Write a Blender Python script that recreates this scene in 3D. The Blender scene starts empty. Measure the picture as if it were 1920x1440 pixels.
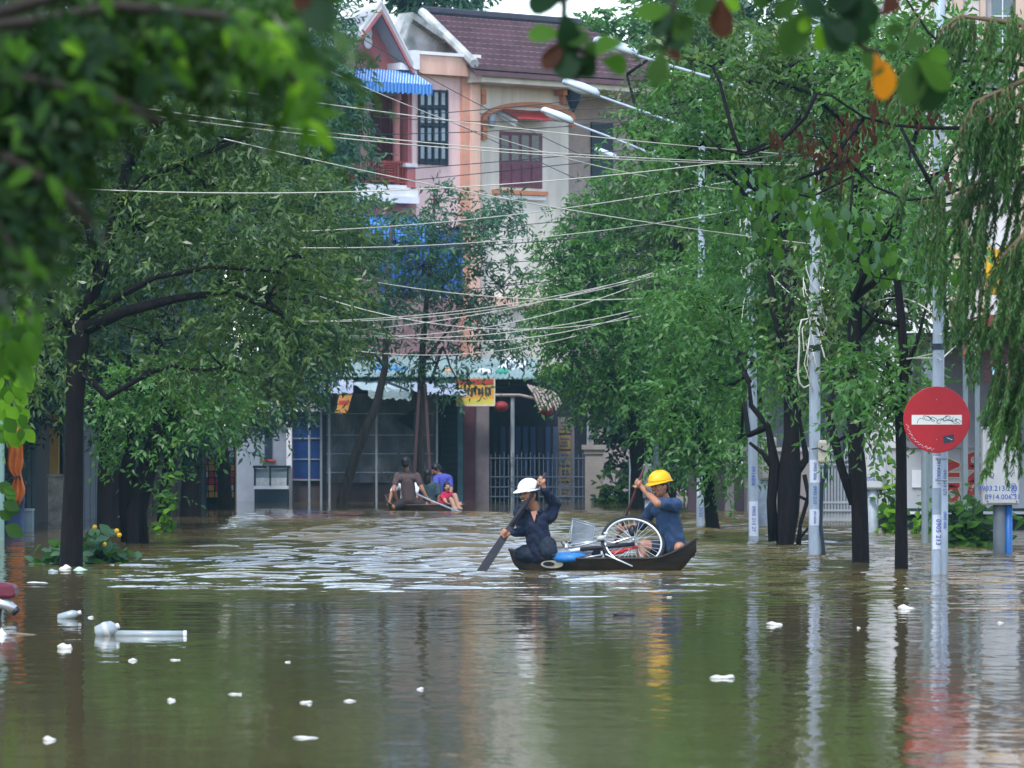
import bpy, bmesh, math, random
import numpy as np
from mathutils import Vector, Matrix, Euler

R = math.radians
random.seed(7)
rng = np.random.default_rng(11)
scene = bpy.context.scene
col = scene.collection

# ------------------------------------------------------------------ camera
F, HZ, H = 9000.0, 830.0, 1.3          # focal length in photo pixels, horizon row, eye height over the water
cd = bpy.data.cameras.new('camera')
cam = bpy.data.objects.new('camera', cd)
col.objects.link(cam)
cam.location = (0, 0, H)
cam.rotation_euler = (R(90), 0, 0)
cd.sensor_width = 36.0
cd.lens = F / 1920 * 36
cd.shift_y = (HZ - 720) / 1920
cd.clip_start = 0.5
cd.clip_end = 4000
cd.dof.use_dof = True
cd.dof.focus_distance = 49.0
cd.dof.aperture_fstop = 9.5
scene.camera = cam

# ------------------------------------------------------------------ sky, sun, exposure
SUN_EL, SUN_AZ = 58.0, 200.0            # azimuth: 0 = +Y (ahead), clockwise
world = bpy.data.worlds.new('World')
scene.world = world
world.use_nodes = True
nt = world.node_tree
nt.nodes.clear()
sky = nt.nodes.new('ShaderNodeTexSky')
sky.sky_type = 'NISHITA'
sky.sun_disc = False
sky.sun_elevation = R(SUN_EL)
sky.sun_rotation = R(SUN_AZ)
sky.air_density = 1.0
sky.dust_density = 0.7
sky.ozone_density = 1.0
hs = nt.nodes.new('ShaderNodeHueSaturation')
hs.inputs['Saturation'].default_value = 0.72
bgn = nt.nodes.new('ShaderNodeBackground')
bgn.inputs['Strength'].default_value = 0.15
outw = nt.nodes.new('ShaderNodeOutputWorld')
nt.links.new(sky.outputs[0], hs.inputs['Color'])
nt.links.new(hs.outputs[0], bgn.inputs[0])
nt.links.new(bgn.outputs[0], outw.inputs[0])

sd = bpy.data.lights.new('sun', 'SUN')
sd.energy = 1.2
sd.angle = R(14)
sd.color = (1.0, 0.985, 0.96)
sun = bpy.data.objects.new('sun', sd)
col.objects.link(sun)
el, az = R(SUN_EL), R(SUN_AZ)
to_sun = Vector((math.sin(az) * math.cos(el), math.cos(az) * math.cos(el), math.sin(el)))
sun.rotation_euler = to_sun.to_track_quat('Z', 'Y').to_euler()
sun.location = (0, 0, 60)

vs = scene.view_settings
vs.view_transform = 'Standard'
vs.look = 'None'
vs.exposure = 1.5
vs.gamma = 1.0
vs.use_curve_mapping = False
scene.cycles.max_bounces = 6
scene.cycles.diffuse_bounces = 3
scene.cycles.glossy_bounces = 3
scene.cycles.transmission_bounces = 4
scene.cycles.volume_bounces = 0
scene.cycles.transparent_max_bounces = 4
scene.cycles.caustics_reflective = False
scene.cycles.caustics_refractive = False
scene.cycles.use_denoising = True
scene.cycles.sample_clamp_indirect = 4.0

# ------------------------------------------------------------------ helpers
def P(px, py, d):                       # photo pixel + distance -> place in the street
    return Vector(((px - 960) / F * d, d, H + (HZ - py) / F * d))

def wd(py):                             # distance of a waterline row
    return F * H / (py - HZ)

def Wp(px, py):
    return P(px, py, wd(py))

def srgb(r, g, b):
    f = lambda c: (c / 255 / 12.92) if c <= 10 else ((c / 255 + 0.055) / 1.055) ** 2.4
    return (f(r), f(g), f(b))

class MB:
    def __init__(s):
        s.v = []; s.f = []
    def add(s, vs, fs):
        o = len(s.v)
        s.v.extend([tuple(v) for v in vs])
        s.f.extend([tuple(i + o for i in f) for f in fs])
        return s
    def box(s, c, sz, M=None):
        hx, hy, hz = sz[0] / 2, sz[1] / 2, sz[2] / 2
        p = [Vector((x, y, z)) for z in (-hz, hz) for y in (-hy, hy) for x in (-hx, hx)]
        if M is not None:
            p = [M @ q for q in p]
        c = Vector(c)
        return s.add([q + c for q in p], [(0, 2, 3, 1), (4, 5, 7, 6), (0, 1, 5, 4), (2, 6, 7, 3), (0, 4, 6, 2), (1, 3, 7, 5)])
    def quad(s, a, b, c, d):
        return s.add([a, b, c, d], [(0, 1, 2, 3)])
    def slab(s, poly, off):             # polygon extruded by a vector
        n = len(poly); off = Vector(off)
        poly = [Vector(p) for p in poly]
        vs = poly + [p + off for p in poly]
        fs = [tuple(range(n))[::-1], tuple(range(n, 2 * n))] + [(i, (i + 1) % n, n + (i + 1) % n, n + i) for i in range(n)]
        return s.add(vs, fs)
    def tube(s, pts, rad, n=8, cap=True):
        pts = [Vector(p) for p in pts]
        if not isinstance(rad, (list, tuple)):
            rad = [rad] * len(pts)
        vs = []; up = None
        for i, p in enumerate(pts):
            t = pts[min(i + 1, len(pts) - 1)] - pts[max(i - 1, 0)]
            if t.length < 1e-9: t = Vector((0, 0, 1))
            t.normalize()
            if up is None:
                up = Vector((1, 0, 0)) if abs(t.x) < 0.9 else Vector((0, 1, 0))
            a = (up - t * up.dot(t))
            if a.length < 1e-6: a = t.orthogonal()
            a.normalize(); up = a
            b = t.cross(a)
            for k in range(n):
                th = 2 * math.pi * k / n
                vs.append(p + (a * math.cos(th) + b * math.sin(th)) * rad[i])
        fs = []
        for i in range(len(pts) - 1):
            for k in range(n):
                fs.append((i * n + k, i * n + (k + 1) % n, (i + 1) * n + (k + 1) % n, (i + 1) * n + k))
        if cap:
            fs.append(tuple(range(n))[::-1])
            fs.append(tuple((len(pts) - 1) * n + k for k in range(n)))
        return s.add(vs, fs)
    def lathe(s, prof, c, n=16, M=None):  # profile of (radius, height) around local z
        vs = []; c = Vector(c)
        for r, z in prof:
            for k in range(n):
                th = 2 * math.pi * k / n
                q = Vector((r * math.cos(th), r * math.sin(th), z))
                if M is not None: q = M @ q
                vs.append(q + c)
        fs = [(i * n + k, i * n + (k + 1) % n, (i + 1) * n + (k + 1) % n, (i + 1) * n + k) for i in range(len(prof) - 1) for k in range(n)]
        fs.append(tuple(range(n))[::-1]); fs.append(tuple((len(prof) - 1) * n + k for k in range(n)))
        return s.add(vs, fs)
    def ell(s, c, r, n=14, m=9, M=None):
        if not isinstance(r, (list, tuple)): r = (r, r, r)
        prof = [(math.sin(math.pi * i / m), -math.cos(math.pi * i / m)) for i in range(m + 1)]
        prof[0] = (0.02, -1); prof[-1] = (0.02, 1)
        S = Matrix.Diagonal(Vector(r))
        return s.lathe(prof, c, n, (M @ S) if M is not None else S)
    def mesh(s, name, off=None):
        me = bpy.data.meshes.new(name)
        v = s.v if off is None else [(a - off[0], b - off[1], c - off[2]) for a, b, c in s.v]
        me.from_pydata(v, [], s.f)
        bm = bmesh.new(); bm.from_mesh(me)
        bmesh.ops.recalc_face_normals(bm, faces=bm.faces)
        bm.to_mesh(me); bm.free()
        me.update()
        return me

def obj(name, me, mat=None, parent=None, smooth=False, label=None, loc=None):
    if mat is not None and not me.materials:
        me.materials.append(mat)
    if smooth:
        me.polygons.foreach_set('use_smooth', np.ones(len(me.polygons), dtype=bool))
    o = bpy.data.objects.new(name, me)
    col.objects.link(o)
    if loc is not None: o.location = loc
    if parent is not None: o.parent = parent
    if label: o['label'] = label
    return o

def wl(o):                              # world place of a parent chain of pure translations
    v = Vector((0, 0, 0))
    while o is not None:
        v += o.location; o = o.parent
    return v

def part(name, mb, mat, parent, smooth=False, label=None):   # mb in world coordinates
    return obj(name, mb.mesh(name, wl(parent)), mat, parent, smooth, label)

def tag(o, label, cat, group=None):
    o['label'] = label; o['category'] = cat
    if group: o['group'] = group
    return o

def thing(name, label, cat, loc, group=None):
    o = bpy.data.objects.new(name, None)
    o.empty_display_size = 0.2
    col.objects.link(o)
    o.location = loc
    return tag(o, label, cat, group)

def solo(name, mb, mat, label, cat, loc, group=None, smooth=False):   # a thing that is one mesh
    loc = Vector(loc)
    o = obj(name, mb.mesh(name, loc), mat, None, smooth, loc=loc)
    return tag(o, label, cat, group)

def bevel(o, w=0.01, seg=2):
    m = o.modifiers.new('bevel', 'BEVEL'); m.width = w; m.segments = seg; m.limit_method = 'ANGLE'
    return o

# ------------------------------------------------------------------ materials
def mat(name, c, rough=0.65, var=0.12, scale=4.0, c2=None, spec=0.35, metal=0.0, bump=0.0, bscale=30.0, stretch=None):
    m = bpy.data.materials.new(name)
    m.use_nodes = True
    t = m.node_tree; b = t.nodes['Principled BSDF']
    b.inputs['Roughness'].default_value = rough
    b.inputs['Metallic'].default_value = metal
    b.inputs['Specular IOR Level'].default_value = spec
    tc = t.nodes.new('ShaderNodeTexCoord')
    mp = t.nodes.new('ShaderNodeMapping')
    if stretch: mp.inputs['Scale'].default_value = stretch
    t.links.new(tc.outputs['Object'], mp.inputs[0])
    nz = t.nodes.new('ShaderNodeTexNoise')
    nz.inputs['Scale'].default_value = scale
    nz.inputs['Detail'].default_value = 6
    nz.inputs['Roughness'].default_value = 0.62
    t.links.new(mp.outputs[0], nz.inputs[0])
    rp = t.nodes.new('ShaderNodeValToRGB')
    rp.color_ramp.elements[0].position = 0.32
    rp.color_ramp.elements[1].position = 0.68
    if c2 is None:
        a = tuple(max(0, x * (1 - var)) for x in c); bb = tuple(min(1, x * (1 + var)) for x in c)
    else:
        a, bb = c, c2
    rp.color_ramp.elements[0].color = (*a, 1)
    rp.color_ramp.elements[1].color = (*bb, 1)
    t.links.new(nz.outputs[0], rp.inputs[0])
    t.links.new(rp.outputs[0], b.inputs['Base Color'])
    if bump > 0:
        n2 = t.nodes.new('ShaderNodeTexNoise'); n2.inputs['Scale'].default_value = bscale; n2.inputs['Detail'].default_value = 4
        t.links.new(mp.outputs[0], n2.inputs[0])
        bp = t.nodes.new('ShaderNodeBump'); bp.inputs['Strength'].default_value = bump; bp.inputs['Distance'].default_value = 0.02
        t.links.new(n2.outputs[0], bp.inputs['Height'])
        t.links.new(bp.outputs[0], b.inputs['Normal'])
    return m

def leafmat(name, stops, rough=0.42, transl=0.35, spec=0.4, clump=1.7):
    """stops: (position, linear colour) picked at random for every leaf"""
    m = bpy.data.materials.new(name)
    m.use_nodes = True
    t = m.node_tree; b = t.nodes['Principled BSDF']
    b.inputs['Roughness'].default_value = rough
    b.inputs['Specular IOR Level'].default_value = spec
    g = t.nodes.new('ShaderNodeNewGeometry')
    rp = t.nodes.new('ShaderNodeValToRGB')
    e = rp.color_ramp.elements
    e[0].position, e[0].color = stops[0][0], (*stops[0][1], 1)
    e[1].position, e[1].color = stops[-1][0], (*stops[-1][1], 1)
    for p, c in stops[1:-1]:
        x = e.new(p); x.color = (*c, 1)
    # leaf age: each leaf its own tone, neighbours on a twig of like age
    nz = t.nodes.new('ShaderNodeTexNoise'); nz.inputs['Scale'].default_value = clump; nz.inputs['Detail'].default_value = 2
    t.links.new(g.outputs['Position'], nz.inputs[0])
    mr = t.nodes.new('ShaderNodeMapRange'); mr.inputs[1].default_value = .30; mr.inputs[2].default_value = .70
    t.links.new(nz.outputs[0], mr.inputs[0])
    mxf = t.nodes.new('ShaderNodeMix'); mxf.inputs[0].default_value = .52
    t.links.new(g.outputs['Random Per Island'], mxf.inputs[2]); t.links.new(mr.outputs[0], mxf.inputs[3])
    t.links.new(mxf.outputs[0], rp.inputs[0])
    t.links.new(rp.outputs[0], b.inputs['Base Color'])
    tr = t.nodes.new('ShaderNodeBsdfTranslucent')
    mul = t.nodes.new('ShaderNodeMix'); mul.data_type = 'RGBA'; mul.blend_type = 'MULTIPLY'; mul.inputs[0].default_value = 1.0
    t.links.new(rp.outputs[0], mul.inputs[6]); mul.inputs[7].default_value = (1.6, 1.75, 0.7, 1)
    t.links.new(mul.outputs[2], tr.inputs[0])
    mx = t.nodes.new('ShaderNodeMixShader'); mx.inputs[0].default_value = transl
    out = t.nodes['Material Output']
    t.links.new(b.outputs[0], mx.inputs[1]); t.links.new(tr.outputs[0], mx.inputs[2])
    t.links.new(mx.outputs[0], out.inputs[0])
    return m

def barkmat(name, c, c2):
    m = mat(name, c, 0.9, c2=c2, scale=3.0, stretch=(6, 6, 1.2), bump=0.8, bscale=9, spec=0.15)
    return m

def txt(s, size, M, mb, ext=0.002, align='CENTER', bold=0.0):
    """flat lettering added to mb; M maps the text plane (x right, y up) to the world"""
    cu = bpy.data.curves.new('lettering', 'FONT')
    cu.body = s; cu.size = size; cu.extrude = ext; cu.align_x = align; cu.align_y = 'CENTER'
    cu.resolution_u = 2; cu.offset = bold
    o = bpy.data.objects.new('lettering', cu)
    col.objects.link(o)
    bpy.context.view_layer.update()
    me = bpy.data.meshes.new_from_object(o.evaluated_get(bpy.context.evaluated_depsgraph_get()))
    bpy.data.objects.remove(o)
    mb.add([M @ v.co for v in me.vertices], [tuple(p.vertices) for p in me.polygons])
    bpy.data.meshes.remove(me); bpy.data.curves.remove(cu)

# ------------------------------------------------------------------ water and the street below it
def water_material():
    m = bpy.data.materials.new('flood_water')
    m.use_nodes = True
    t = m.node_tree; b = t.nodes['Principled BSDF']
    L = t.links.new
    N = t.nodes.new
    b.inputs['IOR'].default_value = 1.33
    b.inputs['Specular IOR Level'].default_value = 0.75
    b.inputs['Roughness'].default_value = 0.05
    geo = N('ShaderNodeNewGeometry')
    sep = N('ShaderNodeSeparateXYZ'); L(geo.outputs['Position'], sep.inputs[0])
    # silt: brown water with faint drifting streaks
    mpc = N('ShaderNodeMapping'); mpc.inputs['Scale'].default_value = (0.5, 0.12, 1)
    L(geo.outputs['Position'], mpc.inputs[0])
    nc = N('ShaderNodeTexNoise'); nc.inputs['Scale'].default_value = 1.0; nc.inputs['Detail'].default_value = 5
    L(mpc.outputs[0], nc.inputs[0])
    rc = N('ShaderNodeValToRGB')
    rc.color_ramp.elements[0].position = 0.3; rc.color_ramp.elements[0].color = (0.076, 0.060, 0.024, 1)
    rc.color_ramp.elements[1].position = 0.7; rc.color_ramp.elements[1].color = (0.120, 0.093, 0.036, 1)
    L(nc.outputs[0], rc.inputs[0]); L(rc.outputs[0], b.inputs['Base Color'])
    # how rough the surface is: wakes of the boats and breeze between 44 m and 90 m, calm by the camera
    def ramp(src, pts):
        r = N('ShaderNodeValToRGB'); e = r.color_ramp.elements
        e[0].position, e[0].color = pts[0][0], (pts[0][1],) * 3 + (1,)
        e[1].position, e[1].color = pts[-1][0], (pts[-1][1],) * 3 + (1,)
        for p, v in pts[1:-1]:
            x = e.new(p); x.color = (v, v, v, 1)
        L(src, r.inputs[0]); return r.outputs[0]
    def math_(op, a, c):
        n = N('ShaderNodeMath'); n.operation = op
        for i, x in enumerate((a, c)):
            if isinstance(x, (int, float)): n.inputs[i].default_value = x
            else: L(x, n.inputs[i])
        return n.outputs[0]
    y100 = math_('MULTIPLY', sep.outputs[1], 0.01)
    amp = ramp(y100, [(0.0, 0.02), (0.30, 0.035), (0.37, 0.06), (0.44, 0.12), (0.50, 0.17), (0.80, 0.19), (0.88, 0.12), (0.94, 0.04), (1.0, 0.03)])
    mpb = N('ShaderNodeMapping'); mpb.inputs['Scale'].default_value = (0.16, 0.10, 1); mpb.inputs['Location'].default_value = (3.1, 1.7, 0)
    L(geo.outputs['Position'], mpb.inputs[0])
    nb = N('ShaderNodeTexNoise'); nb.inputs['Scale'].default_value = 1.0; nb.inputs['Detail'].default_value = 2
    L(mpb.outputs[0], nb.inputs[0])
    patch = ramp(nb.outputs[0], [(0.36, 0.22), (0.56, 1.0)])
    xa = math_('ABSOLUTE', math_('ADD', sep.outputs[0], 0.2), 0)
    side = ramp(math_('MULTIPLY', xa, 0.1), [(0.0, 1.0), (0.28, 1.0), (0.55, 0.35)])
    amp = math_('MULTIPLY', math_('MULTIPLY', amp, patch), side)
    amp = math_('ADD', amp, 0.012)
    # ripples
    hsum = None
    for sc, det, w, seed in (((2.2, 1.3, 1), 2, 1.0, 0.0), ((7.0, 3.2, 1), 2, 0.30, 5.3), ((19.0, 9.0, 1), 1, 0.07, 2.2)):
        mp = N('ShaderNodeMapping'); mp.inputs['Scale'].default_value = sc; mp.inputs['Location'].default_value = (seed, seed * 2, 0)
        mp.inputs['Rotation'].default_value = (0, 0, 0.12 * seed)
        L(geo.outputs['Position'], mp.inputs[0])
        n = N('ShaderNodeTexNoise'); n.inputs['Scale'].default_value = 1.0; n.inputs['Detail'].default_value = det; n.inputs['Roughness'].default_value = 0.5
        L(mp.outputs[0], n.inputs[0])
        h = math_('MULTIPLY', n.outputs[0], w)
        hsum = h if hsum is None else math_('ADD', hsum, h)
    hh = math_('MULTIPLY', hsum, amp)
    bp = N('ShaderNodeBump'); bp.inputs['Strength'].default_value = 1.0; bp.inputs['Distance'].default_value = 0.16
    L(hh, bp.inputs['Height']); L(bp.outputs[0], b.inputs['Normal'])
    return m

def water_mesh():
    """one sheet to the horizon; finely divided where wakes and breeze raise real wavelets"""
    xs = np.concatenate([[-900, -60], np.arange(-11.5, 11.51, 0.09), [60, 900]])
    ys = np.concatenate([[-300, 5], np.arange(22, 34, 0.4), np.arange(34, 60, .055), np.arange(60, 98, 0.07), np.arange(98, 112, .5), [140, 1800]])
    X, Y = np.meshgrid(xs, ys)
    rg = np.random.default_rng(4)
    hgt = np.zeros_like(X); sl = 0.0
    for k in range(46):
        lam = rg.uniform(.26, .95); th = rg.normal(0, .34); kx, ky = math.sin(th) * 2 * math.pi / lam, math.cos(th) * 2 * math.pi / lam
        a = lam ** 1.0; hgt += a * np.sin(kx * X + ky * Y + rg.uniform(0, 6.28)); sl += (a * ky) ** 2 / 2
    hgt /= math.sqrt(sl)                                   # unit rms slope
    env = np.interp(Y, [0, 33, 37, 41, 45, 48, 52, 60, 72, 82, 88, 92, 97], [0, .002, .014, .036, .075, .115, .155, .19, .20, .19, .12, .04, 0])
    blot = np.zeros_like(X)
    for k in range(14):
        lx_, ly_ = rg.uniform(4, 12), rg.uniform(9, 26)
        blot += np.sin(X * 6.28 / lx_ + rg.uniform(0, 6.28)) * np.sin(Y * 6.28 / ly_ + rg.uniform(0, 6.28))
    blot = np.clip(.88 + blot * .13, .4, 1.15)
    side = np.interp(X, [-11.4, -6, -4.2, -2.7, 3.6, 5.0, 7, 11.4], [0, .15, .32, 1.05, 1.05, .65, .3, 0])
    Z = hgt * env * blot * side
    n, m = len(xs), len(ys)
    v = np.stack([X, Y, Z], -1).reshape(-1, 3)
    idx = np.arange(n * m).reshape(m, n)
    q = np.stack([idx[:-1, :-1], idx[:-1, 1:], idx[1:, 1:], idx[1:, :-1]], -1).reshape(-1, 4).astype(np.int32)
    me = bpy.data.meshes.new('flood_water')
    me.vertices.add(len(v)); me.vertices.foreach_set('co', v.reshape(-1))
    me.loops.add(q.size); me.loops.foreach_set('vertex_index', q.reshape(-1))
    me.polygons.add(len(q)); me.polygons.foreach_set('loop_start', np.arange(0, q.size, 4, dtype=np.int32)); me.polygons.foreach_set('loop_total', np.full(len(q), 4, dtype=np.int32))
    me.polygons.foreach_set('use_smooth', np.ones(len(q), dtype=bool))
    me.update(calc_edges=True)
    return me
o = obj('flood_water', water_mesh(), water_material()); o['kind'] = 'structure'
mb = MB(); mb.quad((-900, -300, -0.75), (900, -300, -0.75), (900, 1800, -0.75), (-900, 1800, -0.75))
o = obj('street_bed', mb.mesh('street_bed'), mat('asphalt', (0.05, 0.05, 0.05), 0.9)); o['kind'] = 'structure'

# ------------------------------------------------------------------ foliage
def leaves_mesh(name, base, axis, nrm, L, Wd, fold=0.16):
    """one kite-shaped folded quad per leaf; base, axis, nrm are (n,3), L and Wd (n,)"""
    n = len(base)
    side = np.cross(axis, nrm)
    side /= np.linalg.norm(side, axis=1)[:, None] + 1e-9
    L1, W1 = L[:, None], Wd[:, None]
    v = np.empty((n, 4, 3))
    v[:, 0] = base
    v[:, 1] = base + axis * L1 * 0.42 + side * W1 * 0.5 + nrm * L1 * fold * 0.5
    v[:, 2] = base + axis * L1 - nrm * L1 * fold
    v[:, 3] = base + axis * L1 * 0.42 - side * W1 * 0.5 + nrm * L1 * fold * 0.5
    me = bpy.data.meshes.new(name)
    me.vertices.add(4 * n); me.vertices.foreach_set('co', v.reshape(-1))
    me.loops.add(4 * n); me.loops.foreach_set('vertex_index', np.arange(4 * n, dtype=np.int32))
    me.polygons.add(n)
    me.polygons.foreach_set('loop_start', np.arange(0, 4 * n, 4, dtype=np.int32))
    me.polygons.foreach_set('loop_total', np.full(n, 4, dtype=np.int32))
    me.update(calc_edges=True)
    return me

def unit(a):
    return a / (np.linalg.norm(a, axis=-1, keepdims=True) + 1e-9)

def sprays(base, dirn, length, per, L, Wd, rg, droop=0.35, jit=0.35):
    """leaves set alternately along drooping twigs"""
    n = len(base)
    k = np.arange(per)
    t = (k + 0.6) / per
    T = np.broadcast_to(t, (n, per))[..., None]
    pos = base[:, None, :] + dirn[:, None, :] * length[:, None, None] * T
    pos[..., 2] -= droop * length[:, None] * (T[..., 0] ** 2)
    tang = dirn[:, None, :] * np.ones((1, per, 1)); tang[..., 2] = tang[..., 2] - 2 * droop * T[..., 0]
    tang = unit(tang)
    upv = np.array([0, 0, 1.0]) + rg.normal(0, 0.5, (n, 1, 3))
    sidev = unit(np.cross(tang, upv))
    sgn = np.where(k % 2 == 0, 1.0, -1.0)[None, :, None]
    ax = unit(tang * 0.75 + sidev * sgn * 0.8 + rg.normal(0, jit, (n, per, 3)))
    ax[..., 2] -= 0.25
    ax = unit(ax)
    nr = unit(np.cross(ax, sidev * sgn) * np.where(rg.random((n, per, 1)) < 0.5, 1, -1) + rg.normal(0, 0.35, (n, per, 3)))
    nr = unit(nr - ax * np.sum(nr * ax, axis=-1, keepdims=True))
    LL = (L * rg.uniform(0.65, 1.25, (n, per))).reshape(-1)
    WW = LL * (Wd / L) * rg.uniform(0.8, 1.2, n * per)
    return pos.reshape(-1, 3), ax.reshape(-1, 3), nr.reshape(-1, 3), LL, WW

def clump_points(blobs, n, rg, shell=0.45):
    """cluster centres in a set of ellipsoids, weighted by size"""
    vol = np.array([b[1][0] * b[1][1] * b[1][2] for b in blobs]) ** 0.8
    pick = rg.choice(len(blobs), n, p=vol / vol.sum())
    C = np.array([b[0] for b in blobs]); Rr = np.array([b[1] for b in blobs])
    u = unit(rg.normal(size=(n, 3)))
    r = rg.uniform(shell ** 3, 1, n) ** (1 / 3)
    return C[pick] + u * r[:, None] * Rr[pick], u, pick

def crown_mesh(name, blobs, n_cl, tw, per, leafL, leafW, seed, twig=0.38, cr=0.19, droop=0.35, shell=0.45, off=(0, 0, 0)):
    rg = np.random.default_rng(seed)
    c, u, pick = clump_points(blobs, n_cl, rg, shell)
    base = np.repeat(c, tw, axis=0) + rg.normal(0, cr, (n_cl * tw, 3)) * np.array([1, 1, 0.7])
    d = unit(np.repeat(u, tw, axis=0) * 0.6 + rg.normal(0, 0.7, (n_cl * tw, 3)) + np.array([0, 0, 0.05]))
    ln = twig * rg.uniform(0.6, 1.3, n_cl * tw)
    a = sprays(base, d, ln, per, leafL, leafW, rg, droop)
    me = leaves_mesh(name, a[0] - np.array(off), *a[1:])
    return me, c, pick

def bez(a, b, sag, n=5, wob=0.0, rd=random):
    a, b = Vector(a), Vector(b)
    out = []
    for i in range(n + 1):
        t = i / n
        p = a.lerp(b, t); p.z += sag * 4 * t * (1 - t)
        if 0 < i < n and wob:
            p += Vector((rd.uniform(-wob, wob), rd.uniform(-wob, wob), rd.uniform(-wob, wob)))
        out.append(p)
    return out

G_OLIVE = [(0.0, (0.0254, 0.0642, 0.0179)), (0.35, (0.0458, 0.0999, 0.0230)), (0.7, (0.0730, 0.1385, 0.0291)), (0.93, (0.1265, 0.1926, 0.0359)), (0.985, (0.2786, 0.2568, 0.0333)), (1.0, (0.3164, 0.1283, 0.0333))]
G_DARK = [(0.0, (0.0072, 0.0292, 0.0189)), (0.5, (0.0144, 0.0492, 0.0279)), (0.9, (0.0287, 0.0783, 0.0324)), (1.0, (0.0718, 0.1360, 0.0468))]
G_BLUE = [(0.0, (0.0247, 0.0790, 0.0571)), (0.5, (0.0462, 0.1272, 0.0790)), (0.92, (0.0779, 0.1846, 0.0875)), (1.0, (0.1654, 0.2545, 0.0948))]
G_BRIGHT = [(0.0, (0.0347, 0.1097, 0.0272)), (0.45, (0.0608, 0.1699, 0.0355)), (0.85, (0.1002, 0.2302, 0.0481)), (0.97, (0.1562, 0.2850, 0.0543)), (1.0, (0.2605, 0.2412, 0.0543))]
G_LIME = [(0.0, (0.08, 0.19, 0.018)), (0.6, (0.14, 0.29, 0.022)), (1.0, (0.24, 0.38, 0.03))]
G_FORE = [(0.0, (0.0078, 0.0280, 0.0096)), (0.5, (0.0195, 0.0595, 0.0112)), (0.85, (0.0358, 0.0980, 0.0128)), (1.0, (0.0715, 0.1540, 0.0160))]
G_PINE = [(0.0, (0.0218, 0.0733, 0.0145)), (0.5, (0.0395, 0.1172, 0.0186)), (0.9, (0.0675, 0.1661, 0.0235)), (1.0, (0.1187, 0.2149, 0.0316))]
G_DRY = [(0.0, (0.06, 0.022, 0.014)), (0.6, (0.12, 0.04, 0.022)), (1.0, (0.19, 0.075, 0.035))]
LM = {k: leafmat('leaf_' + k, v, r, tr) for k, v, r, tr in (
    ('olive', G_OLIVE, 0.36, 0.30), ('dark', G_DARK, 0.34, 0.25), ('blue', G_BLUE, 0.38, 0.28), ('bright', G_BRIGHT, 0.40, 0.36),
    ('lime', G_LIME, 0.45, 0.45), ('fore', G_FORE, 0.42, 0.42), ('pine', G_PINE, 0.5, 0.3), ('dry', G_DRY, 0.8, 0.2))}
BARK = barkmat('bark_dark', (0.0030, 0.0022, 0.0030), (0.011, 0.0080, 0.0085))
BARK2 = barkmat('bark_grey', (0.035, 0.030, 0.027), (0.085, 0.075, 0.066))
BARKW = barkmat('bark_limewashed', (0.10, 0.085, 0.07), (0.42, 0.38, 0.34))

def tree(name, label, base_px, base_py, trunk, limbs, blobs, leaf, n_cl, tw=7, per=9, L=0.105, Wd=0.036, seed=1,
         bark=BARK, D=None, shell=0.45, twig=0.38, cr=0.19, droop=0.35, group='street trees', branches=True, twigs=2, category='tree'):
    """trunk: (px, py, dd, radius) points; limbs: lists of the same; blobs: (px, py, dd, rx, ry, rz) in metres"""
    D = D or wd(base_py)
    root_p = P(base_px, base_py, D); root_p.z = 0
    t = thing(name, label, category, root_p, group)
    rd = random.Random(seed)
    mb = MB()
    pts = [P(x, y, D + dd) for x, y, dd, r in trunk]
    mb.tube([pts[0] + Vector((0, 0, -pts[0].z - 0.7))] + pts, [trunk[0][3] * 1.12] + [q[3] for q in trunk], 10)
    top = pts[-1]
    ends = [top]
    for lb in limbs:
        lp = [P(x, y, D + dd) for x, y, dd, r in lb]
        mb.tube(lp, [q[3] for q in lb], 7)
        ends += lp[1:]
    bl = [(P(x, y, D + dd), (rx, ry, rz)) for x, y, dd, rx, ry, rz in blobs]
    me, c, pick = crown_mesh('crown', [(tuple(b[0]), b[1]) for b in bl], int(n_cl * .8), tw + 2, per, L, Wd, seed, twig, cr, droop, shell, root_p)
    # branches: nearest limb end -> blob centre -> clusters
    if branches:
        for b in bl:
            e = min(ends, key=lambda q: (q - b[0]).length)
            ln = (e - b[0]).length
            r0 = 0.014 + 0.011 * min(ln, 2.5)
            mb.tube(bez(e, b[0], 0.05 * ln, 4, 0.06 * ln, rd), [r0 * (1 - 0.13 * k) for k in range(5)], 6)
        for i in range(0, len(c), max(1, int(len(c) / (twigs * 40)))):
            b = bl[pick[i]]
            q = Vector(c[i]); ln = (q - b[0]).length
            mb.tube(bez(b[0], q, 0.06 * ln, 3, 0.07 * ln, rd), [0.016, 0.012, 0.008, 0.004], 4)
    part('trunk', mb, bark, t, smooth=True)
    o = obj('crown', me, LM[leaf], t)
    return t

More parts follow.
